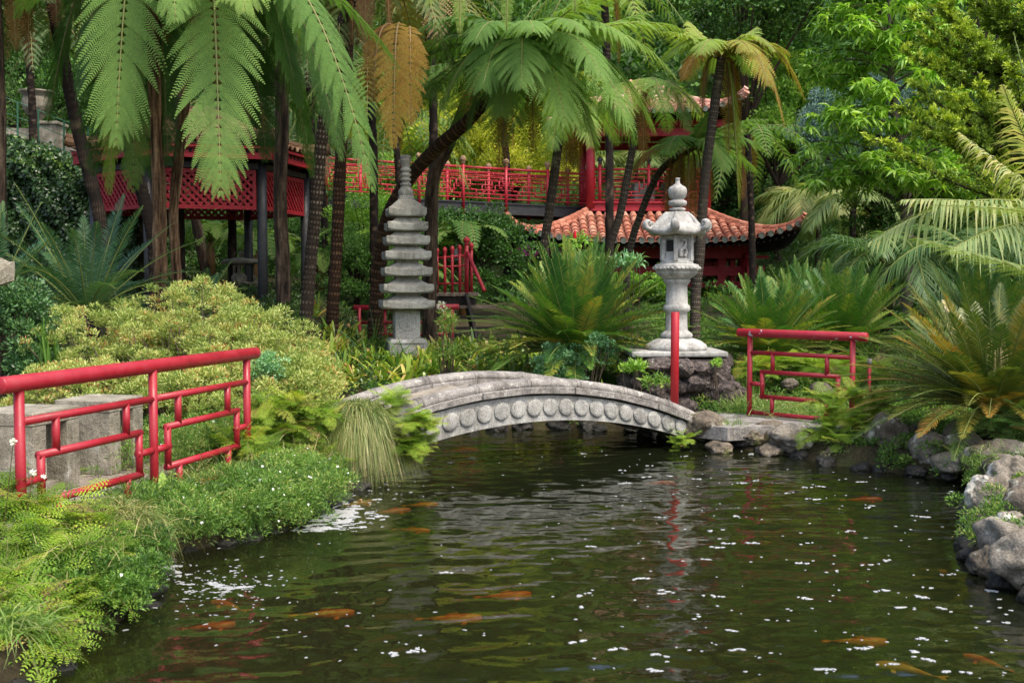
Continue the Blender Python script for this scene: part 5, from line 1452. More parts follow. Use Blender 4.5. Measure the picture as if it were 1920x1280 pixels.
tree_fern('tree fern with a thin grey trunk crossing the pavilion roof, left of the lantern', [(1140, 485, 19.5), (1163, 395, 19.5), (1188, 270, 19.4), (1212, 165, 19.3)], .088, .07, 'fine', 'bark_grey', 'fern', 8, 1.3, .6, .4, (.35, .72), seed=12, dead=2, N=20, M_=11, wid=.32, tips=[(1290, 245, 18.6, .4, .55, .32)])
tree_fern('tree fern with a thin bent trunk and withered brown crown before the balcony', [(1176, 490, 20.8), (1203, 395, 20.6), (1232, 330, 20.3), (1262, 300, 20), (1292, 283, 19.8)], .08, .07, 'fine', 'bark_grey', 'fern', 5, 1.2, .5, .4, (.35, .5), seed=13, dead=8, tips=[(1440, 225, 18.8, .55, .45, .36), (1360, 320, 18.9, .5, .5, .36), (1445, 290, 19.4, .5, .42, .36), (1190, 320, 19.3, .3, .95, .3), (1330, 210, 19.3, .3, .40, .36)])
tree_fern('tree fern with a yellow green and rusty crown right of the stone lantern', [(1303, 560, 18.6), (1312, 480, 18.5), (1322, 350, 18.4), (1336, 230, 18.3), (1352, 108, 18.2)], .105, .085, 'fine', 'bark_grey', 'fern', 9, 1.25, .15, .55, (.62, .78), seed=14, dead=4, N=24, M_=13, wid=.34,
          tips=[(1240, 60, 17.6, .35, .7, .34), (1480, 100, 18.0, .4, .78, .36), (1440, 160, 17.2, .55, .80, .36), (1470, 235, 17.8, .7, .84, .34), (1290, 40, 18.8, .4, .72, .34), (1420, 50, 19, .4, .68, .34), (1280, 150, 17.4, .3, .93, .26), (1510, 190, 18, .75, .82, .3), (1385, 395, 18.2, .35, .58, .36)])
tree_fern('tree fern with a dark trunk behind the gazebo, left of the low lantern', [(388, 520, 25), (373, 440, 25), (366, 398, 25), (358, 300, 25)], .14, .12, 'fib', 'bark_dark', 'fern_dark', 8, 1.8, .8, .4, (.1, .5), seed=15, res=.04, k=20, N=16, M_=10)
tree_fern('tree fern cut off by the left edge of the picture', [(3, 560, 16), (2, 300, 16), (-4, 100, 16), (-10, -60, 16)], .085, .08, 'fib', 'bark_dark', 'fern_dark', 10, 2.2, 1.4, .5, (.1, .75), seed=16, res=.04)
# deeper in the grove, crowns only
for i, (x, y, D, lab, rr) in enumerate((
        (50, 30, 24, 'shaded tree fern crown above the stone urn', (.1, .7)),
        (190, 60, 25, 'shaded tree fern crown above the ivy hedge', (.0, .6)),
        (420, 20, 23, 'shaded tree fern crown behind the big hanging fronds', (.0, .5)),
        (575, 70, 23, 'shaded tree fern crown between the thick and the pale trunk', (.05, .6)),
        (480, 190, 26, 'low shaded tree fern crown above the gazebo roof', (.0, .45)),
        (690, 130, 22, 'tree fern crown left of the golden dead frond', (.1, .55)),
        (800, -10, 21, 'tree fern crown cut by the top edge, above the pagoda', (.2, .9)),
        (740, 215, 26, 'tree fern crown behind the pagoda spire', (.2, .6)),
        (1130, -30, 24, 'tree fern crown cut by the top edge, above the pavilion', (.3, .7)),
        (320, -40, 20, 'shaded tree fern crown cut by the top edge at the left', (.1, .6)),
        (600, 270, 27, 'low tree fern crown right of the gazebo roof', (.1, .5)),
        (1400, 250, 28, 'green tree fern crown behind the pavilion corner', (.25, .5)))):
    tree_fern(lab, [(x + 12, y + 260, D), (x + 8, y + 130, D), (x, y, D)], .11, .09, 'fine', 'bark_dark', 'fern' if i in (5, 7, 8, 11) else 'fern_dark', 12, 2.2, 1.5, .5, rr, seed=30 + i, res=.05, k=18, N=18, M_=13, dead=2)
# golden dead frond
top = wp(752, 50, 15.4); lf, st = MB(), MB()
fern_frond(lf, st, top, wp(738, 278, 14.8), .2, 22, 18, .31, .05, .86, .25, .9, costa=True)
fern_frond(lf, st, top + A(.1, .2, 0), wp(770, 235, 15.2), .2, 20, 13, .26, .05, .88, .45, .9)
fern_frond(lf, st, top + A(-.1, .1, 0), wp(700, 190, 15.0), .2, 20, 13, .26, .05, .95, .55, .9)
gf = empty('dead_fern_frond', top.tolist(), 'golden brown dead fern fronds hanging above the stone pagoda', 'fern frond')
lf.build('leaflets', M['fern'], gf); st.build('stalk', M['stem'], gf, True)
# pale soft tips hanging from above, top centre
hf = empty('hanging_fern_frond', wp(900, -150, 12).tolist(), 'pale green frond tips hanging into the picture at the top centre', 'fern frond')
lf, st = MB(), MB()
for x, y in ((862, 70), (950, 58), (1078, 25), (805, 15)):
    fern_frond(lf, st, wp(x + 20, -190, 12.4), wp(x, y, 11.8), .2, 26, 9, .13, .05, .66, 1.0, .8)
lf.build('leaflets', M['fern'], hf); st.build('stalk', M['stem'], hf, True)
# soft foreground frond at the right
ff = empty('fern_frond', wp(2080, 520, 4.4).tolist(), 'pale out of focus fern fronds close to the camera at the right edge', 'fern frond')
lf, st = MB(), MB()
fern_frond(lf, st, wp(2160, 440, 4.5), wp(1745, 385, 4.0), .10, 26, 12, .14, .022, .62, .2, .6, rr=.003)
fern_frond(lf, st, wp(2160, 560, 4.5), wp(1700, 440, 3.9), .12, 28, 12, .15, .024, .58, .3, .6, rr=.003)
lf.build('leaflets', M['palm'], ff); st.build('stalk', M['stem'], ff, True)

# ------------------------------------------------------------------ ferns on the ground
def ground_fern(label, x, y, D, nf, reach, rise, rnd, seed, mat='fern', N=18, M_=11, wid=.25, drop=.2):
    c = wp(x, y, D); g = gzs(c[0], c[1])
    root = empty('ground_fern', (c[0], c[1], g), label, 'fern')
    c = A(c[0], c[1], max(g, c[2]))
    lf, st = MB(), MB(); r = np.random.default_rng(seed)
    st.add(*tube(np.array([A(c[0], c[1], g - .1), c]), [.11, .09], 10), rnd=1)
    for k in range(nf):
        a = k * 2.399 + r.uniform(-.2, .2); h = reach * r.uniform(.55, 1.05)
        fern_frond(lf, st, c, c + A(math.cos(a) * h, math.sin(a) * h, r.uniform(-.2, .55) * reach * .5 - drop), rise * r.uniform(.7, 1.2), N, M_, wid, .05, r.uniform(*rnd), .2, .45)
    lf.build('fronds', M[mat], root); st.build('stalks', M['stem'], root, True)
ground_fern('broad green fern behind the low stone lantern', 478, 470, 25, 16, 1.5, .8, (.3, .55), 1)
ground_fern('green fern under the left side of the gazebo', 270, 470, 25, 12, 1.3, .7, (.2, .5), 2)
ground_fern('green fern between the two middle gazebo posts', 395, 455, 26, 14, 1.5, .9, (.3, .6), 3)
ground_fern('fern right behind the thick dark trunk', 600, 500, 23, 12, 1.2, .7, (.2, .55), 4)
ground_fern('big fern below the walkway, left of the pavilion eave', 868, 460, 25, 20, 1.35, .9, (.3, .5), 5)
ground_fern('big fern under the walkway beams behind the pagoda roofs', 800, 440, 27, 18, 1.7, .9, (.35, .6), 6)
ground_fern('fern below the left end of the raised walkway', 680, 450, 27, 14, 1.4, .8, (.4, .7), 7)
ground_fern('fern growing beside the stair landing', 760, 520, 24, 14, 1.2, .7, (.25, .5), 8)
ground_fern('fern behind the pavilion corner, seen through its railing', 1150, 345, 37, 14, 1.6, .9, (.4, .6), 9)
ground_fern('dark fern hanging behind the cycads on the right', 1640, 520, 20, 10, .8, .6, (.2, .4), 10)

# ------------------------------------------------------------------ cycads
def cycad(label, x, y, D, nf, L, mat, rnd, seed, el=(-10, 80), ll=.15, lw=.011, n=58, arch=.25, trunk=.12, azr=None, vee=.24, elp=1.0, nuts=False):
    c = wp(x, y, D); g = gzs(c[0], c[1])
    root = empty('cycad', (c[0], c[1], g), label, 'cycad')
    lf, st, tr = MB(), MB(), MB(); r = np.random.default_rng(seed)
    def tf(rr, th, ln):
        q, s = scar_fn(9, .05, .25)(rr, th, ln); return q, s
    h = max(.12, c[2] - g)
    V, F, sc = tube(np.linspace(A(c[0], c[1], g - .12), A(c[0], c[1], g + h), 24), np.linspace(trunk * 1.2, trunk * .8, 24), 30, True, tf)
    tr.add(V, F, sc)
    top = A(c[0], c[1], g + h)
    for k in range(nf):
        u = (k + .5) / nf; e = R(el[0] + (el[1] - el[0]) * (u ** elp)) + r.normal(0, .06)
        a = k * 2.39996 + r.uniform(-.15, .15)
        if azr: a = azr[0] + (azr[1] - azr[0]) * ((k * .618) % 1)
        Lk = L * r.uniform(.85, 1.08)
        P2 = top + A(math.cos(a) * math.cos(e), math.sin(a) * math.cos(e), math.sin(e)) * Lk - UPV * (arch * .3 * math.cos(e))
        pinnate_frond(lf, st, top + A(math.cos(a), math.sin(a), 0) * trunk * .5, P2, arch * (1.1 - math.sin(abs(e)) * .7) + Lk * .45 * max(0, math.sin(e)), n, ll, lw, r.uniform(*rnd) - .3 * u * (1 if nuts else .6), vee, .12, (20, 62), 2 if ll > .12 else 1, .45, .10, .008)
    tr.build('trunk', M['bark_dark'], root, True); lf.build('fronds', M[mat], root); st.build('frond_stalks', M['cycadstem'], root, True)
    return root
cycad('large round deep green cycad right of the middle, behind the bridge', 1078, 672, 14.7, 180, 1.62, 'cycad', (.35, .95), 1, (-14, 84), .21, .017, 74, .34, .16, elp=.9)
cycad('wide cycad with grey green wind swept fronds right of the lantern plinth', 1440, 672, 15.4, 100, 1.30, 'cycad', (.45, .95), 2, (-8, 72), .20, .016, 60, .25, elp=.9)
cycad('cycad with upright fronds behind the short red railing', 1575, 662, 16.4, 90, 1.42, 'cycad', (.4, .9), 3, (0, 72), .20, .016, 60, .2, elp=.85)
cycad('cycad with fine upright shoots behind the two on the right', 1500, 612, 17.6, 70, 1.1, 'cycad', (.35, .8), 4, (15, 85), .13, .011, 46, .15)
cycad('bronze and yellow green cycad with long low fronds at the right edge', 1862, 772, 10.5, 120, 1.45, 'cycad_bronze', (.25, .95), 5, (-8, 66), .19, .0125, 78, .26, .15, elp=1.1)
cycad('bright green feathery cycad behind the bronze one', 1850, 665, 13.6, 100, 1.30, 'cycad', (.5, .85), 6, (5, 84), .16, .013, 54, .22)
cycad('blue green cycad with long arching fronds in front of the ivy hedge', 165, 590, 13.2, 34, 1.65, 'cycad_blue', (.2, .8), 7, (-5, 62), .20, .013, 60, .35, .14)
cycad('blue green cycad cut off by the left edge', -15, 570, 13.0, 20, 1.35, 'cycad_blue', (.3, .9), 8, (0, 72), .18, .013, 54, .3)
cycad('small cycad behind the yellow green bush, left of the black post', 372, 590, 14.2, 14, .85, 'cycad_blue', (.3, .8), 9, (5, 60), .15, .011, 44, .2)
# pale new leaf flush of the bronze cycad
c = wp(1866, 700, 10.15); nl = MB()
for k in range(16):
    a = k * 2.4; rr = .045 + .02 * (k % 3)
    p0 = c + A(math.cos(a) * rr * .6, math.sin(a) * rr * .6, -.05); p1 = p0 + A(math.cos(a) * .03, math.sin(a) * .03, rng.uniform(.26, .38))
    nl.add(*tube(catmull([p0, (p0 + p1) / 2 + A(math.cos(a), math.sin(a), 0) * .03, p1], 10), np.linspace(.018, .006, 10), 7), rnd=rng.uniform(.75, 1))
o = nl.build('cycad_shoot', M['sedge'], None, True); tag(o, 'pale upright new shoot in the heart of the bronze cycad', 'cycad shoot')

# ------------------------------------------------------------------ palms
def palm(label, x, y, D, fr, ll, lw, rnd, seed, trunk_r=.09, mat='palm', nseg=3, n=46, droop=.55, nf=0, reach=2, rise=.9, drop=.6, el=None):
    c = wp(x, y, D); g = gzs(c[0], c[1])
    root = empty('palm', (c[0], c[1], g), label, 'palm')
    lf, st, tr = MB(), MB(), MB(); r = np.random.default_rng(seed)
    zt_ = max(g + .3, c[2])
    V, F, sc = tube(np.linspace(A(c[0], c[1], g - .2), A(c[0], c[1], zt_), 60), np.linspace(trunk_r * 1.2, trunk_r * .8, 60), 18, True, scar_fn(1, .11, .05))
    tr.add(V, F, sc); top = A(c[0], c[1], zt_)
    for f in fr:
        pinnate_frond(lf, st, top, wp(*f[:3]), f[3], n, ll, lw, f[4] if len(f) > 4 else r.uniform(*rnd), .15, droop, (30, 60), nseg, .5, .14, .014, 'leaf')
    for k in range(nf):
        a = k * 2.4 + r.uniform(-.2, .2); h = reach * r.uniform(.7, 1.1)
        pinnate_frond(lf, st, top, top + A(math.cos(a) * h, math.sin(a) * h, -drop * r.uniform(-.6, 1.2)), rise * r.uniform(.7, 1.2), n, ll, lw, r.uniform(*rnd), .2, droop, (30, 60), nseg, .5, .14, .014, 'leaf')
    tr.build('trunk', M['bark_grey'], root, True); lf.build('fronds', M[mat], root); st.build('frond_stalks', M['cycadstem'], root, True)
palm('palm reaching in from the right edge with long hanging pale leaflets', 2060, 440, 13.6, [(1690, 375, 12.4, .45, .72), (1630, 455, 12.6, .85, .62), (1780, 470, 12.0, .35, .6), (1880, 160, 13.0, .3, .85), (1800, 250, 14, .6, .8), (1900, 60, 14, .4, .5), (1960, 300, 12, .4, .5)], .62, .030, (.4, .8), 1, n=56, droop=.75)
palm('fan of pale palm fronds behind the right eave of the pavilion', 1535, 395, 35, [], .8, .05, (.5, 1.0), 2, nf=20, reach=2.5, rise=1.5, drop=1.0)
palm('low dark green palm behind the cycads, under the bright tree', 1665, 500, 18.5, [(1560, 440, 17.6, .5), (1790, 455, 17.6, .6)], .50, .028, (.05, .5), 3, nf=13, reach=1.7, rise=.9, drop=.8)
palm('low shadowy palm behind the bright green cycad', 1830, 480, 17.5, [], .5, .028, (.0, .45), 4, nf=12, reach=1.7, rise=.8, drop=.8)
palm('pale palm seen through the pavilion, behind its railing', 1175, 320, 38, [], .75, .05, (.4, .8), 5, nf=13, reach=2.3, rise=1.0, drop=.9, n=34)
palm('pale palm right of the pavilion post, behind the balcony', 1275, 300, 40, [], .75, .05, (.3, .7), 6, nf=12, reach=2.2, rise=1.0, drop=.9, n=34)
palm('palm with drooping pale fronds between the pavilion and the tree trunk', 1600, 390, 27, [], .55, .035, (.3, .8), 7, nf=13, reach=1.6, rise=.9, drop=.9, n=36)

# ------------------------------------------------------------------ bushes
def bush(name, label, ells, n, leaf, wid, mat, rnd, seed, nc=90, cr=.16, cat='bush', stems=True, low=-.1, **kw):
    """ells: (px, py, D, rx, ry, rz)"""
    C = np.concatenate([shell(wp(*e[:3]), e[3:], int(nc / len(ells)), seed + i, low) for i, e in enumerate(ells)] + [shell(wp(*e[:3]), np.array(e[3:]) * .6, int(nc / len(ells) / 3), seed + 50 + i, -.5) for i, e in enumerate(ells)])
    g = gz(C[:, 0], C[:, 1]); C[:, 2] = np.maximum(C[:, 2], g + cr * .5)
    c0 = C.mean(0); b = (c0[0], c0[1], gzs(c0[0], c0[1]))
    root = empty(name, b, label, cat)
    tr = MB()
    for k in range(0, len(C), 3):
        p0 = A(b[0] + (C[k][0] - b[0]) * .55, b[1] + (C[k][1] - b[1]) * .55, 0); p0[2] = gzs(p0[0], p0[1]) - .03
        tr.add(*tube(catmull([p0, (p0 + C[k]) / 2 + rng.normal(0, .04, 3), C[k]], 8), np.linspace(.010, .004, 8), 5), rnd=.4)
    tr.build('stems', M['twig'], root, True)
    mb = MB(); clumps(mb, C, cr * rng.uniform(.6, 1.45, len(C)), n, leaf, wid, rnd, **kw); mb.build('foliage', M[mat], root)
    return root, C
yb, C = bush('yellow_bush', 'large feathery yellow green bush behind the left red railing', [(200, 690, 11.6, .95, .7, .66), (350, 655, 11.8, .95, .75, .68), (480, 690, 11.4, .72, .7, .62), (570, 745, 10.9, .34, .45, .45), (430, 760, 10.6, .9, .5, .42), (180, 760, 10.8, .9, .5, .4)], 120000, .046, .0115, 'yellowbush', (.1, .93), 3, 800, .085, up=.2, outward=.75, hang=-.3)
bush('dark_shrub', 'glossy dark green shrub at the left edge beside the yellow bush', [(30, 640, 11.8, .62, .5, .62), (-60, 620, 11.6, .6, .5, .7), (90, 700, 11.7, .4, .5, .35)], 17000, .050, .024, 'darkshrub', (.1, 1), 5, 90, .15)
bush('nandina_shrub', 'small bushy shrub with fine bluish green leaves at the foot of the big cycad', [(1075, 672, 13.8, .34, .25, .24), (1040, 690, 13.75, .25, .2, .15), (1125, 660, 13.85, .22, .2, .2), (1060, 705, 13.72, .3, .15, .12)], 4200, .055, .022, 'blueleaf', (.0, .5), 7, 90, .07, low=-.8)
bush('nandina_shrub', 'bluish green sprig growing out of the right end of the yellow bush', [(505, 710, 10.55, .20, .12, .24)], 900, .042, .022, 'blueleaf', (.4, 1), 9, 24, .06)
bush('weedy_plant', 'tall wispy green weed in front of the pagoda base', [(838, 620, 15.0, .10, .1, .28), (838, 670, 15.0, .16, .12, .2)], 1500, .06, .010, 'cover', (.2, .9), 10, 40, .06)
bush('fuchsia', 'tall fuchsia sprig with drooping leaves above the big cycad', [(1075, 460, 16.6, .26, .2, .16), (1085, 490, 16.6, .3, .2, .1)], 420, .12, .032, 'bright', (.2, .9), 12, 26, .07, hang=.9)
bush('rosette_shrub', 'thin shrub with pale leaf rosettes at the upper right of the big cycad', [(1172, 498, 16.4, .28, .2, .10)], 240, .15, .032, 'blueleaf', (.3, .9), 13, 12, .07, hang=.2)
f1 = wp(1078, 437, 16.4); o = MB().add(*lathe([(.004, .05), (.014, .02), (.024, -.02), (.028, -.06), (.012, -.09), (.002, -.11)], f1, 10)).build('fuchsia_flower', M['fuchsiared'], None, True); tag(o, 'single red fuchsia bell above the big cycad', 'flower')
bush('leafy_weed', 'bright leafy weed at the left foot of the lava plinth', [(1185, 700, 13.4, .14, .12, .08)], 220, .10, .026, 'bright', (.1, .8), 14, 10, .07, hang=-.3)
bush('leafy_weed', 'leafy weed with broad leaves beside the bridge end under the lantern', [(1228, 722, 13.1, .12, .1, .06)], 160, .09, .03, 'cover', (.2, .8), 15, 8, .06)
bush('leafy_weed', 'tuft of small leaves growing on the lava plinth', [(1345, 685, 13.35, .07, .05, .05)], 160, .04, .022, 'bright', (.2, .9), 17, 8, .04)
# white rose and pagoda side
o = MB()
for k in range(26): 
    d = rdir(1)[0]; V, F = diamonds((wp(829, 574, 19.4) + d * .05)[None], nrm(d + rdir(1)[0] * .6)[None], rdir(1), .07, .06, .1); o.add(V, F, .5)
o = o.build('white_rose', M['white']); tag(o, 'single white rose over the low red railing by the pagoda', 'flower')

# strap-leaved clumps
def strap_clump(n, L, W, r, rnd, nseg=5):
    mb = MB(); az = np.arange(n) * 2.4 + r.uniform(-.3, .3, n); el = r.uniform(R(28), R(84), n)
    d = np.stack([np.cos(az) * np.cos(el), np.sin(az) * np.cos(el), np.sin(el)], 1); S = nrm(np.cross(d, UPV)) 
    B = np.stack([np.cos(az) * .03, np.sin(az) * .03, np.full(n, -.02)], 1)
    V, F, k = strips(B, d, S, L * r.uniform(.6, 1.1, n), W * r.uniform(.8, 1.2, n), r.uniform(.2, .75, n), nseg, 'strap')
    rn = r.uniform(*rnd, n); rn = np.where(r.random(n) < .12, r.uniform(.85, 1, n), rn)
    t = np.repeat(rn, k) + np.tile(np.linspace(-.05, .12, k), n)
    mb.add(V, F, np.clip(t, 0, 1)); return mb
protos = []
r0_ = np.random.default_rng(9)
spots = []
for _ in range(4000):
    if len(spots) >= 84: break
    x = r0_.uniform(590, 1015); y = r0_.uniform(618, 712)
    p = gp(x, y, .5)
    if p[1] > 19.5 or p[1] < 13.0: continue
    g = gzs(p[0], p[1])
    if float(pond_sd(p[0], p[1])) < .22: continue
    if abs(p[0] - PX) < .4 and abs(p[1] - PY) < .42: continue
    if float(np.hypot(p[0] - .83, p[1] - 14.7)) < .3: continue
    if any(math.hypot(p[0] - q[0], p[1] - q[1]) < .23 for q in spots): continue
    spots.append((p[0], p[1], g))
for px_ in (1100, 1135, 1010, 985): 
    p = wp(px_, 705, 13.65 + .2 * r0_.random()); spots.append((p[0], p[1], gzs(p[0], p[1])))
for i, (x, y, g) in enumerate(spots):
    if i < 7:
        o = strap_clump(26, .56, .050, np.random.default_rng(i + 5), (.25 + .05 * i, .72 + .04 * i)).build('strap_leaf_plant', M['clivia'], None, False, origin=(0, 0, 0)); protos.append(o)
    else:
        o = protos[i % 7].copy(); COL.objects.link(o)
    o.location = (x, y, g); o.rotation_euler = (0, 0, r0_.uniform(0, 6.28)); s_ = r0_.uniform(.75, 1.15); o.scale = (s_, s_, s_)
    reg = 'left of the stone pagoda' if x < PX - .3 else ('right of the stone pagoda, near the big cycad' if y > 14.6 else 'just behind the arched stone bridge')
    tag(o, 'clump of yellow green strap leaves ' + reg, 'plant', 'strap-leaved plants ' + reg)

# ------------------------------------------------------------------ grasses and low growth of the banks
def sedge(name, label, x, y, D, n, L, W, mat, rnd, seed, droop=.7, spread=.08, el=(25, 85), lean=(0, 0), z=None, group=None):
    c = wp(x, y, D); g = gzs(c[0], c[1]) if z is None else z
    c = A(c[0], c[1], g); r = np.random.default_rng(seed)
    az = r.uniform(0, 2 * np.pi, n); e = R(el[0]) + (R(el[1]) - R(el[0])) * r.random(n)
    d = nrm(np.stack([np.cos(az) * np.cos(e) + lean[0], np.sin(az) * np.cos(e) + lean[1], np.sin(e)], 1)); S = nrm(np.cross(d, rdir(n, r)))
    B = c + np.stack([r.normal(0, spread, n), r.normal(0, spread, n), np.abs(r.normal(0, spread * .4, n))], 1)
    V, F, k = strips(B, d, S, L * r.uniform(.5, 1.15, n), W * r.uniform(.7, 1.2, n), droop * r.uniform(.5, 1.3, n), 5, 'grass')
    mb = MB(); mb.add(V, F, np.clip(np.repeat(r.uniform(*rnd, n), k) + np.tile(np.linspace(-.1, .15, k), n), 0, 1))
    o = mb.build(name, M[mat], None, origin=c); tag(o, label, 'grass tuft', group); return o
def sedge_dome(label, c, rad, n, L, W, seed, lean):
    r = np.random.default_rng(seed); c = np.array(c, float)
    d = nrm(r.normal(0, 1, (n, 3))); d[:, 2] = np.abs(d[:, 2]) * .9
    B = c + d * np.array(rad) * r.uniform(.55, 1.0, (n, 1))
    dd = nrm(d * A(1, 1, .55) + r.normal(0, .28, (n, 3)) + A(lean[0], lean[1], .25)); S = nrm(np.cross(dd, rdir(n, r)))
    V, F, k = strips(B, dd, S, L * r.uniform(.5, 1.15, n), W * r.uniform(.7, 1.2, n), r.uniform(.9, 1.7, n), 5, 'grass')
    mb = MB(); mb.add(V, F, np.clip(np.repeat(r.beta(1.6, 1.6, n) * .9, k) + np.tile(np.linspace(-.15, .18, k), n), 0, 1))
    o = mb.build('sedge_tuft', M['sedge'], None, origin=c); tag(o, label, 'grass tuft')
c = wp(668, 800, 10.05); sedge_dome('dense rounded mound of drooping sedge on the bank beside the bridge foot', (c[0], c[1], .40), (.34, .27, .33), 15000, .34, .0065, 71, (0, -.25))
sedge('sedge_tuft', 'straw coloured sedge tuft hanging down the near left bank', 205, 985, 6.75, 2600, .38, .0055, 'sedge', (.1, .9), 3, 1.15, .11, (15, 75), (.35, -.25), z=.30)
sedge('grass_tuft', 'fresh green grass tuft at the edge of the cracked paving', 245, 960, 7.05, 500, .16, .005, 'grass', (.1, .8), 4, .6, .10, z=.22)
sedge('grass_tuft', 'grass tuft beside the left post of the short railing', 1372, 790, 11.95, 420, .30, .007, 'grass', (.1, .7), 5, .6, .07)
sedge('grass_tuft', 'grass tuft between the lava plinth and the short railing', 1388, 740, 13.2, 600, .38, .008, 'grass', (.2, 1), 6, .5, .13)
sedge('grass_tuft', 'long pale grass seen through the middle of the short railing', 1470, 760, 12.9, 1100, .42, .007, 'grass', (.2, 1), 7, .9, .22, (10, 70))
sedge('grass_tuft', 'green grass seen through the right half of the short railing', 1540, 770, 12.8, 900, .36, .007, 'grass', (.1, .9), 8, .8, .20, (10, 70))
sedge('grass_tuft', 'dark fine grass right of the short railing', 1700, 780, 11.3, 1500, .26, .005, 'grass', (.0, .35), 9, .8, .25, (10, 80))
sedge('grass_tuft', 'grass tuft spilling over the rocks at the right edge', 1880, 850, 9.4, 700, .26, .006, 'grass', (.1, .8), 10, .9, .16)
sedge('grass_tuft', 'little grass tuft between the rocks at the corner of the pond', 1700, 850, 10.6, 200, .22, .006, 'grass', (.2, .9), 11, .6, .05)
sedge('grass_tuft', 'thin upright grass in front of the wide cycad', 1405, 705, 13.8, 60, .6, .009, 'grass', (.3, .7), 12, .2, .06, (65, 88))
sedge('grass_tuft', 'grass tuft at the bottom left corner by the water', 20, 1240, 4.95, 260, .34, .008, 'grass', (.2, .8), 13, .7, .06, (20, 80), (.3, 0), z=.2)
sedge('iris_leaves', 'upright blade leaves in the dark shrub at the left edge', 95, 640, 11.2, 16, .6, .035, 'clivia', (.1, .4), 14, .15, .05, (70, 88), z=.95)
sedge('iris_leaves', 'long dark blades left of the pagoda base', 700, 600, 17.2, 40, .95, .028, 'clivia', (.0, .35), 15, .35, .12, (45, 80))
sedge('iris_leaves', 'long dark blades crossing the foot of the pagoda', 745, 665, 16.2, 34, .7, .024, 'clivia', (.0, .5), 16, .5, .12, (30, 75))

def cover(name, ptsfn, n, leaf, wid, mat, rnd, cr, nclump, seed, label=None, cat=None, kind='stuff', zoff=(.02, .14), flowers=0, fl_mat='white', **kw):
    r = np.random.default_rng(seed); C = []
    while len(C) < nclump:
        x, y = ptsfn(r); sd = float(pond_sd(x, y))
        if sd < (-.22 if x < -1.2 else -.10): continue
        g = gzs(x, y) if sd > 0.08 else float(land(x, y)) * r.uniform(.15, 1)
        C.append((x, y, g + r.uniform(*zoff)))
    C = np.array(C); mb = MB(); clumps(mb, C, cr * r.uniform(.45, 1.5, len(C)), n, leaf, wid, rnd, **kw)
    o = mb.build(name, M[mat]); tag(o, label, cat, None, kind)
    if flowers:
        fb_ = MB()
        idx = r.integers(0, len(C), flowers); d = nrm(r.normal(0, 1, (flowers, 3)) * A(1, 1, .6) + A(.1, -.5, .7))
        P = C[idx] + d * cr * r.uniform(.95, 1.25, (flowers, 1))
        for p, dd in zip(P, d):
            nn = nrm(dd + r.normal(0, .3, 3)); a1 = nrm(np.cross(nn, A(.3, .2, .9))); a2 = np.cross(nn, a1); rad = r.uniform(.006, .012)
            th = np.linspace(0, 2 * np.pi, 11)[:-1]; V = np.array([p + (a1 * math.cos(t) + a2 * math.sin(t)) * rad * (1 if i % 2 else .72) for i, t in enumerate(th)] + [p + nn * .003])
            fb_.add(V, np.array([(i, (i + 1) % 10, 10) for i in range(10)]), r.random())
        f = fb_.build(name + '_blossoms', M[fl_mat]); tag(f, None, None, None, 'stuff')
    return C
def along(px0, px1, py_, jit):
    def f(r):
        t = r.random(); i = int(t * (len(px0) - 1)); u = t * (len(px0) - 1) - i
        p = gp(px0[i] * (1 - u) + px0[i + 1] * u, px1[i] * (1 - u) + px1[i + 1] * u, 0)
        return p[0] + r.uniform(*py_) , p[1] + r.normal(0, jit)
    return f
cover('daisy_groundcover', along([345, 430, 520, 585, 610], [1040, 1016, 1000, 970, 945], (-.55, .20), .18), 56000, .042, .0065, 'cover', (.0, .85), .10, 380, 1, zoff=(-.04, .20), flowers=150)
cover('groundcover', along([300, 420, 520, 600, 640], [930, 905, 890, 880, 860], (-.8, .1), .35), 38000, .046, .0075, 'cover', (.1, 1), .10, 380, 2, zoff=(.0, .34), flowers=70)
cover('groundcover', along([335, 400, 470, 560], [960, 940, 925, 905], (-.12, .12), .12), 22000, .046, .0075, 'cover', (.15, 1), .09, 240, 21, zoff=(.05, .42), flowers=50)
cover('groundcover', lambda r: (r.uniform(2.2, 6.0), r.uniform(12.9, 15.6)), 26000, .05, .020, 'cover', (.1, .9), .13, 260, 3, zoff=(-.03, .10), flowers=60, fl_mat='pink')
cover('groundcover', lambda r: (r.uniform(3.4, 6.4), r.uniform(9.4, 12.9)), 30000, .04, .016, 'cover', (.0, .8), .10, 300, 4, zoff=(-.04, .06), flowers=30)
cover('groundcover', lambda r: (r.uniform(3.0, 4.6), r.uniform(5.2, 9.6)), 26000, .032, .011, 'cover', (.0, .9), .08, 260, 14, zoff=(-.02, .09), flowers=12)
cover('groundcover', lambda r: (r.uniform(-3.4, -2.3), r.uniform(4.2, 7.4)), 14000, .028, .014, 'lime', (.0, .6), .07, 190, 15, zoff=(-.04, .08))
cover('groundcover', lambda r: (r.uniform(-3.4, -2.35), r.uniform(4.4, 6.9)), 3500, .035, .012, 'sedge', (.5, 1), .06, 60, 16, zoff=(.0, .14))
cover('groundcover', lambda r: (r.uniform(-1.9, 1.9), r.uniform(13.4, 20)), 26000, .06, .024, 'cover', (.0, .6), .13, 260, 5, zoff=(-.05, .05))
cover('groundcover', lambda r: (r.uniform(-9, -1.8), r.uniform(12.5, 26)), 30000, .08, .03, 'ivy', (.2, 1), .20, 360, 6, zoff=(-.05, .06))
cover('groundcover', lambda r: (r.uniform(1.9, 9), r.uniform(15, 28)), 30000, .08, .03, 'cover', (.0, .6), .20, 360, 7, zoff=(-.05, .06))
cover('groundcover', lambda r: (r.uniform(-16, 16), r.uniform(26, 44)), 50000, .14, .06, 'dense', (.1, .9), .42, 700, 8, zoff=(-.05, .35))
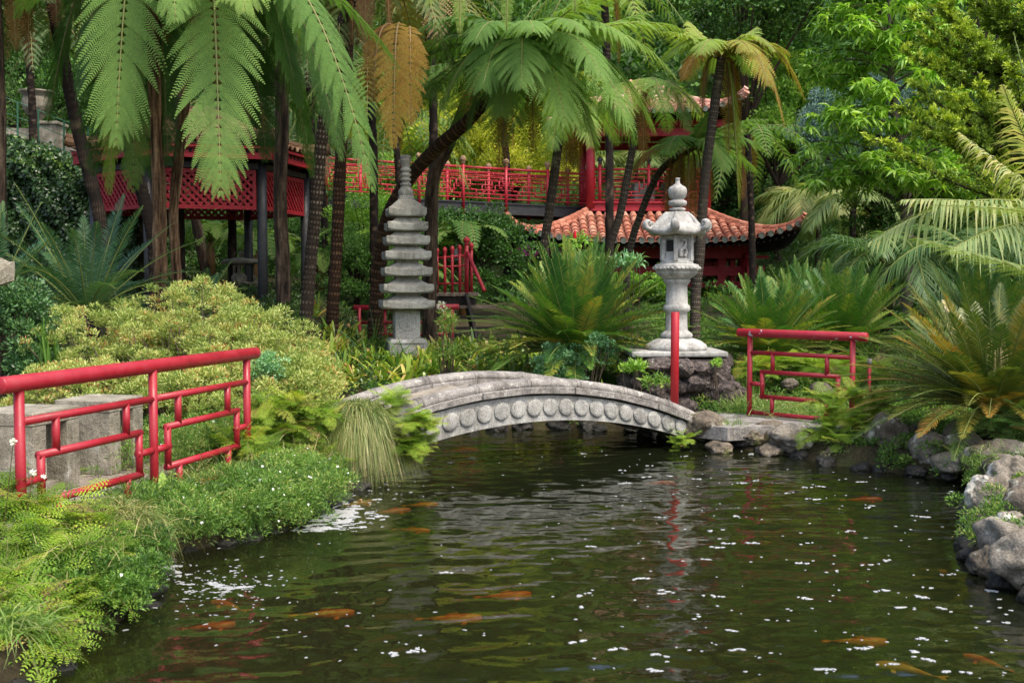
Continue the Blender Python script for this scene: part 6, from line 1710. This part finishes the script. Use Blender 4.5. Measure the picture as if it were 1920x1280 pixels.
cover('groundcover', lambda r: (r.uniform(-5.5, -2.9), r.uniform(9.2, 11.0)), 9000, .05, .02, 'cover', (.1, .8), .13, 90, 9, zoff=(-.04, .05))

for k_, (x, y, D, n_) in enumerate(((380, 930, 8.2, 260), (470, 905, 8.9, 260), (560, 900, 9.3, 240), (330, 960, 7.8, 160), (130, 1000, 6.1, 200), (60, 1080, 5.6, 160))):
    o = sedge('grass', ('thin pale grass blades poking out of the ' + ('daisy cover below the railing', 'daisy cover under the railing end', 'daisy cover beside the splash', 'daisy cover next to the paving', 'lacy ferns at the lower left', 'lacy ferns near the bottom left edge')[k_]), x, y, D, n_, .26, .004, 'sedge', (.3, 1), 60 + k_, .5, .22, (30, 88), z=.26)
    o['kind'] = 'stuff'
def small_fern(name, label, ctrs, nf, reach, rnd, seed, mat='lime', N=9, M_=6, wid=.09, pl=.022, dz=.25, cat='fern', lean=(0, 0), down=.35):
    """ctrs: world points"""
    r = np.random.default_rng(seed); lf, st = MB(), MB(); ctrs = np.array(ctrs, float)
    for k in range(nf):
        c = ctrs[r.integers(len(ctrs))] + r.normal(0, .04, 3); a = r.uniform(0, 6.28); h = reach * r.uniform(.45, 1.1)
        P2 = c + A(math.cos(a) * h + lean[0] * reach, math.sin(a) * h + lean[1] * reach, reach * r.uniform(-down, .55))
        fern_frond(lf, st, c, P2, reach * dz, N, M_, wid * r.uniform(.7, 1.2), pl, r.uniform(*rnd) if r.random() > .05 else .98, .3, .4, rr=.0022, narrow=.5)
    b = ctrs.mean(0); root = empty(name, (b[0], b[1], gzs(b[0], b[1])), label, cat)
    lf.build('fronds', M[mat], root); st.build('stalks', M['stem'], root)
def gpts(lst, dz=.12):
    out = []
    for x, y, D in lst:
        p = wp(x, y, D); out.append((p[0], p[1], max(.06, p[2])))
    return out
small_fern('lacy_fern', 'lime green lacy fern spreading over the left bank above the daisies', gpts([(470, 800, 9.3), (500, 770, 9.4), (550, 765, 9.5), (600, 780, 9.6), (440, 830, 8.9), (480, 850, 8.9), (540, 880, 9.1), (600, 870, 9.5), (520, 790, 9.6), (560, 800, 9.6), (590, 820, 9.7), (500, 830, 9.4), (560, 850, 9.5), (600, 870, 9.6)]), 620, .30, (.1, .9), 1)
small_fern('lacy_fern', 'lime green lacy fern between the sedge and the bridge foot', gpts([(775, 790, 9.85), (790, 800, 9.9), (770, 830, 9.85), (790, 835, 9.95), (765, 850, 9.95), (740, 755, 10.2)]), 170, .20, (.3, .85), 2, lean=(.1, -.2))
small_fern('lacy_fern', 'mass of lacy yellow green ferns filling the lower left corner', gpts([(20, 960, 6.2), (90, 960, 6.3), (150, 980, 6.3), (60, 1010, 5.9), (130, 1040, 5.9), (190, 1040, 6.2), (30, 1080, 5.5), (100, 1110, 5.5), (150, 1120, 5.7), (10, 930, 6.4), (180, 1000, 6.5), (60, 1150, 5.3), (20, 1130, 5.2)]), 430, .27, (.0, .8), 3, wid=.105, pl=.022, M_=5, N=8, lean=(.15, -.15), down=.6)
small_fern('lacy_fern', 'lacy fern hanging to the water at the bottom left edge', gpts([(20, 1200, 5.0), (60, 1210, 5.15), (70, 1170, 5.3), (40, 1240, 5.0)]), 130, .24, (.1, .8), 4, wid=.09, pl=.020, M_=5, N=8, lean=(.25, -.1), down=.9)
small_fern('lacy_fern', 'lime green lacy fern bush at the foot of the short red railing', gpts([(1545, 750, 11.4), (1600, 740, 11.4), (1650, 750, 11.4), (1570, 770, 11.3), (1560, 800, 11.2), (1620, 780, 11.2), (1530, 820, 11.2), (1580, 830, 11.0), (1640, 770, 11.4), (1600, 800, 11.1)]), 330, .26, (.3, .85), 5, wid=.085)
small_fern('lacy_fern', 'lime green lacy ferns growing behind the short red railing', gpts([(1440, 680, 14.2), (1480, 685, 14.2), (1530, 690, 14), (1580, 695, 14), (1640, 690, 14), (1420, 690, 14)]), 220, .34, (.3, .85), 6, wid=.12, pl=.03)
small_fern('lacy_fern', 'tiny lime fern growing under the right end of the bridge', gpts([(1285, 822, 11.75), (1275, 832, 11.7)]), 50, .12, (.1, .7), 7, wid=.05, pl=.014)
small_fern('leafy_weed', 'dark green fern below the bronze cycad at the right', gpts([(1880, 800, 9.8), (1860, 790, 10), (1905, 790, 9.9)]), 80, .34, (.2, .5), 8, mat='fern', wid=.10, pl=.025)
small_fern('moss_fern', 'olive mossy tuft on the rocks below the cracked paving', gpts([(285, 975, 7.35), (295, 990, 7.3), (275, 965, 7.5)]), 90, .13, (.15, .6), 9, wid=.04, pl=.012)
small_fern('moss_fern', 'yellow green moss tuft on the near right rocks', gpts([(1845, 1000, 7.6), (1850, 985, 7.7), (1835, 1015, 7.5)]), 90, .12, (.1, .7), 10, wid=.04, pl=.012, mat='cover')
small_fern('moss_fern', 'grassy moss on top of the rocks by the pond corner', gpts([(1780, 850, 10.0), (1830, 860, 9.7), (1870, 870, 9.2)]), 120, .14, (.1, .7), 11, wid=.045, pl=.014, mat='cover')
small_fern('leafy_weed', 'leafy green weed standing at the water edge before the railing end', gpts([(310, 940, 7.5), (330, 950, 7.4), (395, 950, 7.7), (420, 960, 7.7)]), 40, .22, (.3, .7), 12, mat='bright', N=6, M_=2, wid=.12, pl=.04)
small_fern('leafy_weed', 'dark leafy weed in the lime fern bush at the railing foot', gpts([(1600, 830, 10.9), (1580, 845, 10.9)]), 30, .2, (.1, .5), 13, mat='cover', N=6, M_=2, wid=.10, pl=.035)
cover('daisy_groundcover', along([290, 250, 230, 200], [1075, 1120, 1150, 1170], (-.28, .16), .09), 16000, .030, .010, 'cover', (.0, .7), .07, 160, 11, zoff=(-.03, .12), flowers=26)
# allium heads near the left post
for x, y, D, lab in ((25, 828, 5.9, 'white allium flower before the nearest railing post'), (62, 885, 6.0, 'pair of white allium flowers at the foot of the nearest railing post')):
    t = wp(x, y, D); root = empty('allium', (t[0] - .1, t[1], .25), lab, 'flower')
    MB().add(*tube(catmull([A(t[0] - .12, t[1], .2), A(t[0] - .05, t[1], (t[2] + .2) / 2), t], 12), .0022, 6)).build('stem', M['stem'], root)
    mb = MB(); n = 26; d = rdir(n); V, F = diamonds(np.repeat(t[None], n, 0) + d * .004, d, rdir(n), .020, .010, .1); mb.add(V, F, .6)
    if y > 850:
        t2 = wp(x + 20, y + 8, D); V, F = diamonds(np.repeat(t2[None], n, 0), d, rdir(n), .018, .010, .1); mb.add(V, F, .6)
    mb.build('flower_head', M['white'], root)

# ------------------------------------------------------------------ rocks of the banks
rocks = [
    (1318, 798, 12.0, .30, .24, .19, 'rock', 'large dark flat rock under the right end of the bridge'),
    (1405, 818, 11.85, .22, .2, .12, 'rock', 'rounded brown rock below the left post of the short railing'),
    (1490, 820, 11.45, .34, .24, .19, 'rock_pale', 'pale lichen covered rock below the short red railing'),
    (1440, 800, 12.0, .2, .2, .10, 'rock', 'small mossy rock beside the left railing post'),
    (1568, 850, 11.05, .26, .18, .11, 'rock', 'dark rock beneath the lime fern bush'),
    (1662, 825, 10.85, .27, .22, .28, 'rock', 'tall dark brown rock right of the lime fern bush'),
    (1745, 845, 10.35, .28, .22, .22, 'rock_pale', 'rounded mottled rock at the far side of the pond corner'),
    (1812, 838, 10.2, .27, .2, .2, 'rock_pale', 'pale topped rock next to the pond corner'),
    (1850, 868, 9.7, .30, .24, .20, 'rock', 'mossy brown rock behind the pond corner'),
    (1900, 900, 8.8, .26, .24, .26, 'rock_pale', 'grey rock at the right edge, topmost of the near pile'),
    (1862, 950, 8.05, .24, .28, .28, 'rock_pale', 'grey angular rock jutting over the water at the right'),
    (1890, 1003, 7.6, .28, .28, .22, 'rock_pale', 'long dark sloping rock above the waterline at the right edge'),
    (1915, 1032, 7.0, .32, .32, .27, 'rock_pale', 'big pale grey boulder at the right edge'),
    (1950, 950, 7.9, .24, .3, .28, 'rock', 'dark boulder behind the big pale one at the right edge'),
    (1893, 1080, 6.85, .24, .26, .12, 'wet_rock', 'wet black rock at the waterline under the pale boulder'),
    (605, 905, 10.1, .16, .16, .14, 'rock_pale', 'grey rock by the splashing inlet under the lime fern'),
    (622, 915, 10.3, .16, .16, .10, 'wet_rock', 'wet dark rock behind the splashing inlet'),
    (310, 1012, 7.75, .20, .16, .16, 'wet_rock', 'wet dark rock below the daisies, left of the open water'),
    (262, 1000, 7.3, .17, .16, .16, 'rock', 'brown rock beside the olive moss'),
    (1540, 730, 13.4, .18, .14, .10, 'rock', 'half hidden grey rock behind the short railing'),
    (1480, 720, 13.6, .12, .1, .08, 'rock', 'small grey rock in the grass behind the short railing'),
    (70, 1222, 5.2, .13, .14, .12, 'rock_pale', 'greenish grey rock at the water in the lower left corner'),
    (10, 1150, 5.3, .12, .12, .10, 'rock', 'dark rock among the ferns at the bottom left edge'),
    (650, 925, 10.35, .14, .13, .07, 'wet_rock', 'small wet rock under the big sedge mound'),
]
for i, (x, y, D, rx, ry, rz, m_, lab) in enumerate(rocks):
    c = wp(x, y, D)
    o = MB().add(*rock(c, (rx, ry, rz), 200 + i, 5 if D < 12.5 else 4, .22, 15, rng.uniform(0, 3))).build('rock', M[m_], None, True)
    tag(o, lab, 'rock', 'rocks along the pond')
more = [(1722, 812, 11.0, .22, .2, .14, 'rock', 'dark rounded rock between the lime fern bush and the standing stone'), (1780, 870, 9.9, .2, .16, .12, 'rock_pale', 'low grey rock touching the water at the pond corner'),
    (1885, 850, 9.6, .26, .22, .14, 'rock_pale', 'flat grey rock under the fallen stick'), (1640, 868, 10.75, .22, .16, .10, 'rock', 'low brown rock at the waterline below the tall brown one'),
    (1350, 840, 11.7, .26, .16, .10, 'rock', 'low dark rock at the waterline below the flat rock'), (1450, 845, 11.5, .24, .15, .10, 'rock', 'low rock at the waterline left of the pale lichen rock'),
    (1935, 1010, 7.4, .26, .26, .28, 'rock', 'brown rock wedged behind the pale boulder at the right edge'), (1925, 1110, 6.5, .24, .24, .18, 'rock_pale', 'grey rock nearest the camera at the right edge'),
    (1898, 1012, 6.75, .24, .24, .19, 'rock_pale', 'broad mottled boulder sloping down to the water at the right edge'), (1925, 1045, 6.35, .24, .24, .20, 'rock_pale', 'rounded boulder cut by the right edge, lowest of the pile'), (1868, 1055, 6.7, .15, .18, .13, 'rock', 'brown boulder corner nearest the water on the right'), (1935, 960, 7.2, .22, .24, .2, 'rock', 'mossy boulder behind the broad mottled one at the right edge'),
    (1600, 858, 10.95, .24, .16, .13, 'rock', 'mossy brown rock under the lime fern bush, at the waterline'), (1700, 868, 10.6, .22, .16, .12, 'rock', 'low mossy rock left of the pond corner'),
    (1880, 880, 9.2, .2, .2, .16, 'rock', 'small brown rock behind the topmost grey rock at the right')]
for i, (x, y, D, rx, ry, rz, m_, lab) in enumerate(more):
    o = MB().add(*rock(wp(x, y, D), (rx, ry, rz), 300 + i, 4, .22, 15, rng.uniform(0, 3))).build('rock', M[m_], None, True); tag(o, lab, 'rock', 'rocks along the pond')
# continuous wet edge stones round the pond
edge = []
P_ = np.concatenate([pond[3:17], pond[15:25], pond[21:]])
ring = np.concatenate([pond, pond[:1]])
seg_l = np.linalg.norm(np.diff(ring, axis=0), axis=1); cum = np.concatenate([[0], np.cumsum(seg_l)])
re_ = np.random.default_rng(2)
s_ = .2; protoe = []
while s_ < cum[-1]:
    i = min(np.searchsorted(cum, s_) - 1, len(seg_l) - 1); u = (s_ - cum[i]) / seg_l[i]
    x, y = ring[i] + (ring[i + 1] - ring[i]) * u
    s_ += re_.uniform(.22, .38)
    if y < 4.6: continue
    if len(protoe) < 5:
        o = MB().add(*rock((0, 0, 0), (.20, .17, .13), 400 + len(protoe), 4, .2)).build('edge_stone', M['wet_rock'], None, True, origin=(0, 0, 0)); protoe.append(o)
    else:
        o = protoe[int(re_.integers(5))].copy(); COL.objects.link(o)
    k0 = .75 if (x > 0 and y < 12) else 1.0
    o.location = (x + re_.normal(0, .03), y + re_.normal(0, .03) + (.08 if y > 11 else 0), re_.uniform(-.01, .06)); o.rotation_euler = (0, 0, re_.uniform(0, 6.28)); k = re_.uniform(.7, 1.15) * k0; o.scale = (k, k, k * re_.uniform(.7, 1.1))
    if x < -1.2 and y < 10.6: o.location.z -= .05; o.scale = (k * .7, k * .7, k * .6)
    side = 'left bank' if x < -1.2 and y < 12 else ('far bank beyond the bridge' if y > 12 else 'right bank')
    tag(o, 'wet black stone at the waterline of the ' + side, 'stone', 'wet edge stones of the ' + side)
tw = MB().add(*tube(catmull([wp(1868, 862, 9.6), wp(1890, 860, 9.4), wp(1925, 857, 9.2)], 12), .012, 8)).build('fallen_branch', M['bark_brown'], None, True); tag(tw, 'pale fallen stick lying on the rocks at the right edge', 'stick')

# ------------------------------------------------------------------ koi
def koi_meshes():
    n = 26; s = np.linspace(0, 1, n); L = 1.0
    bend = .06 * np.sin(s * 3.6 + .4)
    w = .085 * np.sin(np.pi * np.minimum(1, (s + .05) / 1.02) ** .62) ** .8 + .004; w[-1] = .010
    h = w * 1.15
    th = np.linspace(0, 2 * np.pi, 16, endpoint=False)
    V = np.array([[ (s_ - .5) * L, b + ww * math.cos(t), hh * math.sin(t)] for s_, b, ww, hh in zip(s, bend, w, h) for t in th])
    i = np.arange(n - 1)[:, None] * 16; j = np.arange(16)[None]; j2 = (j + 1) % 16
    body = MB().add(V, [np.stack([i + j, i + j2, i + 16 + j2, i + 16 + j], -1).reshape(-1, 4), np.arange(16)[::-1][None], (np.arange(16) + (n - 1) * 16)[None]])
    def fin(pts, t=.006):
        P = np.array(pts, float); k = len(P); nn = np.array([0, 0, t])
        V = np.concatenate([P - nn, P + nn]); return V, [np.arange(k)[::-1][None], (np.arange(k) + k)[None], np.array([(a, (a + 1) % k, (a + 1) % k + k, a + k) for a in range(k)])]
    b1 = bend[-1]
    tail = MB().add(*fin([(.48, b1, 0), (.58, b1 + .07, .0), (.70, b1 + .10, .01), (.63, b1 + .02, 0), (.69, b1 - .07, -.01), (.57, b1 - .05, 0)]))
    pec = [MB().add(*fin([(-.24, bend[6] + sg * .07, -.02), (-.17, bend[6] + sg * .075, -.02), (-.12, bend[6] + sg * .19, -.03), (-.20, bend[6] + sg * .20, -.03)])) for sg in (-1, 1)]
    dors = MB().add(np.array([(-.12, bend[9], .08), (-.06, bend[11], .14), (.10, bend[15], .11), (.14, bend[16], .07), (-.12, bend[9] + .006, .08), (-.06, bend[11] + .006, .14), (.10, bend[15] + .006, .11), (.14, bend[16] + .006, .07)]), [np.array([(0, 1, 2, 3), (7, 6, 5, 4)])])
    return body, tail, pec, dors
fishes = [(612, 1092, .50, 10, 'koi_orange', -.07, 'plump orange koi left of the middle of the near water'), (425, 1068, .42, 150, 'koi_orange', -.10, 'orange koi under the bubbles near the left bank'),
          (395, 1102, .42, 20, 'koi_red', -.10, 'red koi below the bubbles near the left bank'), (180, 1192, .36, -20, 'koi_gold', -.05, 'golden koi in the lower left beside the ferns'),
          (240, 1226, .34, 200, 'koi_red', -.06, 'red orange koi in the lower left corner of the pond'), (672, 936, .50, 35, 'koi_white', .012, 'cream koi breaking the surface beside the inlet splash'),
          (738, 928, .44, 25, 'koi_red', -.03, 'red koi just right of the cream one'), (792, 912, .42, 10, 'koi_orange', -.05, 'orange koi farther out toward the bridge'),
          (775, 950, .42, -10, 'koi_orange', -.07, 'faint orange koi below the sedge mound'), (850, 1062, .55, 5, 'koi_orange', -.18, 'dim orange koi in the middle of the near water'),
          (870, 824, .5, 5, 'koi_red', -.02, 'red koi under the left part of the bridge arch'), (985, 832, .45, 170, 'koi_gold', -.06, 'pale koi under the middle of the bridge arch'),
          (950, 1035, .5, 12, 'koi_red', -.15, 'dim reddish koi in the middle of the pond'), (1612, 1092, .5, 0, 'koi_orange', -.20, 'orange koi below the railing reflection'),
          (1782, 1042, .36, 100, 'koi_orange', -.03, 'small orange koi close to the near right rocks'), (1700, 1130, .5, 150, 'koi_gold', -.22, 'golden koi in the right part of the pond'),
          (1850, 1132, .4, 130, 'koi_red', -.18, 'red koi at the right edge under the wet rock'), (1620, 903, .5, 5, 'koi_red', -.05, 'long red koi near the far right bank'),
          (560, 985, .4, 15, 'koi_red', -.05, 'red koi in the foam below the inlet splash'), (1240, 872, .4, 10, 'koi_red', -.06, 'red koi near the bridge shadow on the right')]
kb, kt, kp, kd = koi_meshes()
first = None
for i, (x, y, L, a, m_, z, lab) in enumerate(fishes):
    p = gp(x, y, 0)
    if first is None:
        rt_ = empty('koi', (0, 0, 0)); parts_ = []
        parts_ = [kb.build('body', M['koi_orange'], rt_, True), kt.build('tail_fin', M['koi_orange'], rt_)] + [q.build('pectoral_fin', M['koi_orange'], rt_) for q in kp] + [kd.build('dorsal_fin', M['koi_orange'], rt_)]
        first = (rt_, parts_); cur = parts_; r_o = rt_
    else:
        r_o = first[0].copy(); COL.objects.link(r_o); cur = []
        for q in first[1]:
            c = q.copy(); COL.objects.link(c); c.parent = r_o; cur.append(c)
    for c in cur:
        c.material_slots[0].link = 'OBJECT'; c.material_slots[0].material = M[m_]
    r_o.location = (p[0], p[1], z * 1.3 - .10 if z < 0 else -.04); r_o.rotation_euler = (0, 0, R(a + 180)); r_o.scale = (L * .66,) * 3
    tag(r_o, lab, 'koi', 'koi in the pond')

# ------------------------------------------------------------------ foam
def foam():
    r = np.random.default_rng(12); fb_, sp_ = MB(), MB()
    Vi, Fi = ico(2)
    def blob(mb, x, y, s, h, asp=1.0):
        a = r.uniform(0, 3.14); V = Vi.copy()
        V[:, 0] *= s * asp; V[:, 1] *= s; V[:, 2] *= h; ya = r.normal(0, .5); V = np.stack([V[:, 0] * math.cos(ya) - V[:, 1] * math.sin(ya), V[:, 0] * math.sin(ya) + V[:, 1] * math.cos(ya), V[:, 2]], 1)
        V[:, :2] *= (1 + .25 * np.sin(3 * np.arctan2(V[:, 1], V[:, 0]) + a))[:, None]
        z = float(wave(np.array([[x]]), np.array([[y]]))[0, 0])
        mb.add(V + A(x, y, z + h * .2), Fi)
    def in_pond(x, y): return float(pond_sd(x, y)) < -.05
    k = 0
    while k < 210:
        px_ = 1000 + 900 * r.random() ** .85 if r.random() < .78 else r.uniform(660, 1900); py_ = 842 + 430 * r.random() ** 1.5
        p = gp(px_, py_)
        if not in_pond(p[0], p[1]): continue
        blob(fb_, p[0], p[1], r.uniform(.003, .009), .003, r.uniform(1, 2.0)); k += 1
    k = 0
    while k < 70:
        px_ = r.uniform(1080, 1900) if r.random() < .85 else r.uniform(700, 1900); py_ = 848 + 425 * r.random() ** 1.25
        p = gp(px_, py_)
        if not in_pond(p[0], p[1]): continue
        m_ = r.integers(3, 9); a = r.normal(0, .5)
        for q in range(m_):
            d = r.normal(0, .022); blob(fb_, p[0] + d * math.cos(a) * 1.4 + r.normal(0, .006), p[1] + d * math.sin(a) + r.normal(0, .010), r.uniform(.005, .014), r.uniform(.003, .005), r.uniform(1, 1.9))
        k += 1
    tag(fb_.build('foam', M['foam'], None, True), kind='stuff')
    for cx, cy, rx_, ry_, thr in ((615, 966, .48, .60, .66), (585, 990, .55, .22, .84), (296, 1070, .26, .30, .74), (420, 1098, .5, .42, 1.0)):
        c0 = gp(cx, cy); gx, gy = np.meshgrid(np.arange(-rx_, rx_, .0075), np.arange(-ry_, ry_, .0095))
        nz = np.array([mnoise.fractal(Vector((a * 9, b * 14, cx)), 1.0, 2.0, 4) + .55 * abs(mnoise.noise(Vector((a * 34, b * 44, cx)))) for a, b in zip(gx.ravel(), gy.ravel())]).reshape(gx.shape)
        fade = np.sqrt((gx / rx_) ** 2 + (gy / ry_) ** 2)
        val = .62 + nz * .75 - fade * .75
        ok = (val > thr - .30) & (fade < 1)
        for iy, ix in zip(*np.nonzero(ok)):
            x, y = c0[0] + gx[iy, ix], c0[1] + gy[iy, ix]
            if not in_pond(x, y): continue
            hgt = .003 + .022 * max(0, val[iy, ix] - thr + .3) * (thr < .8)
            z = float(wave(np.array([[x]]), np.array([[y]]))[0, 0]); w_ = .0042
            sp_.add(np.array([(x - w_, y - w_ * 1.1, z), (x + w_, y - w_ * 1.1, z), (x + w_, y + w_ * 1.1, z), (x - w_, y + w_ * 1.1, z), (x + r.uniform(-.003, .003), y, z + hgt * r.uniform(.4, 1.2))]), np.array([(0, 1, 4), (1, 2, 4), (2, 3, 4), (3, 0, 4)]))
    for cx, cy, sx, sy, n in ((612, 968, 50, 18, 60), (300, 1068, 30, 14, 50), (430, 1095, 60, 26, 90), (340, 1090, 60, 20, 40), (700, 915, 70, 14, 50), (560, 1160, 260, 45, 60)):
        for _ in range(n):
            p = gp(r.normal(cx, sx), r.normal(cy, sy))
            if not in_pond(p[0], p[1]): continue
            near = n > 300
            blob(sp_, p[0], p[1], r.uniform(.002, .0075 if near else .005), r.uniform(.002, .007 if near else .004), r.uniform(1, 4.5))
    tag(sp_.build('splash', M['foam'], None, True), kind='stuff')
foam()
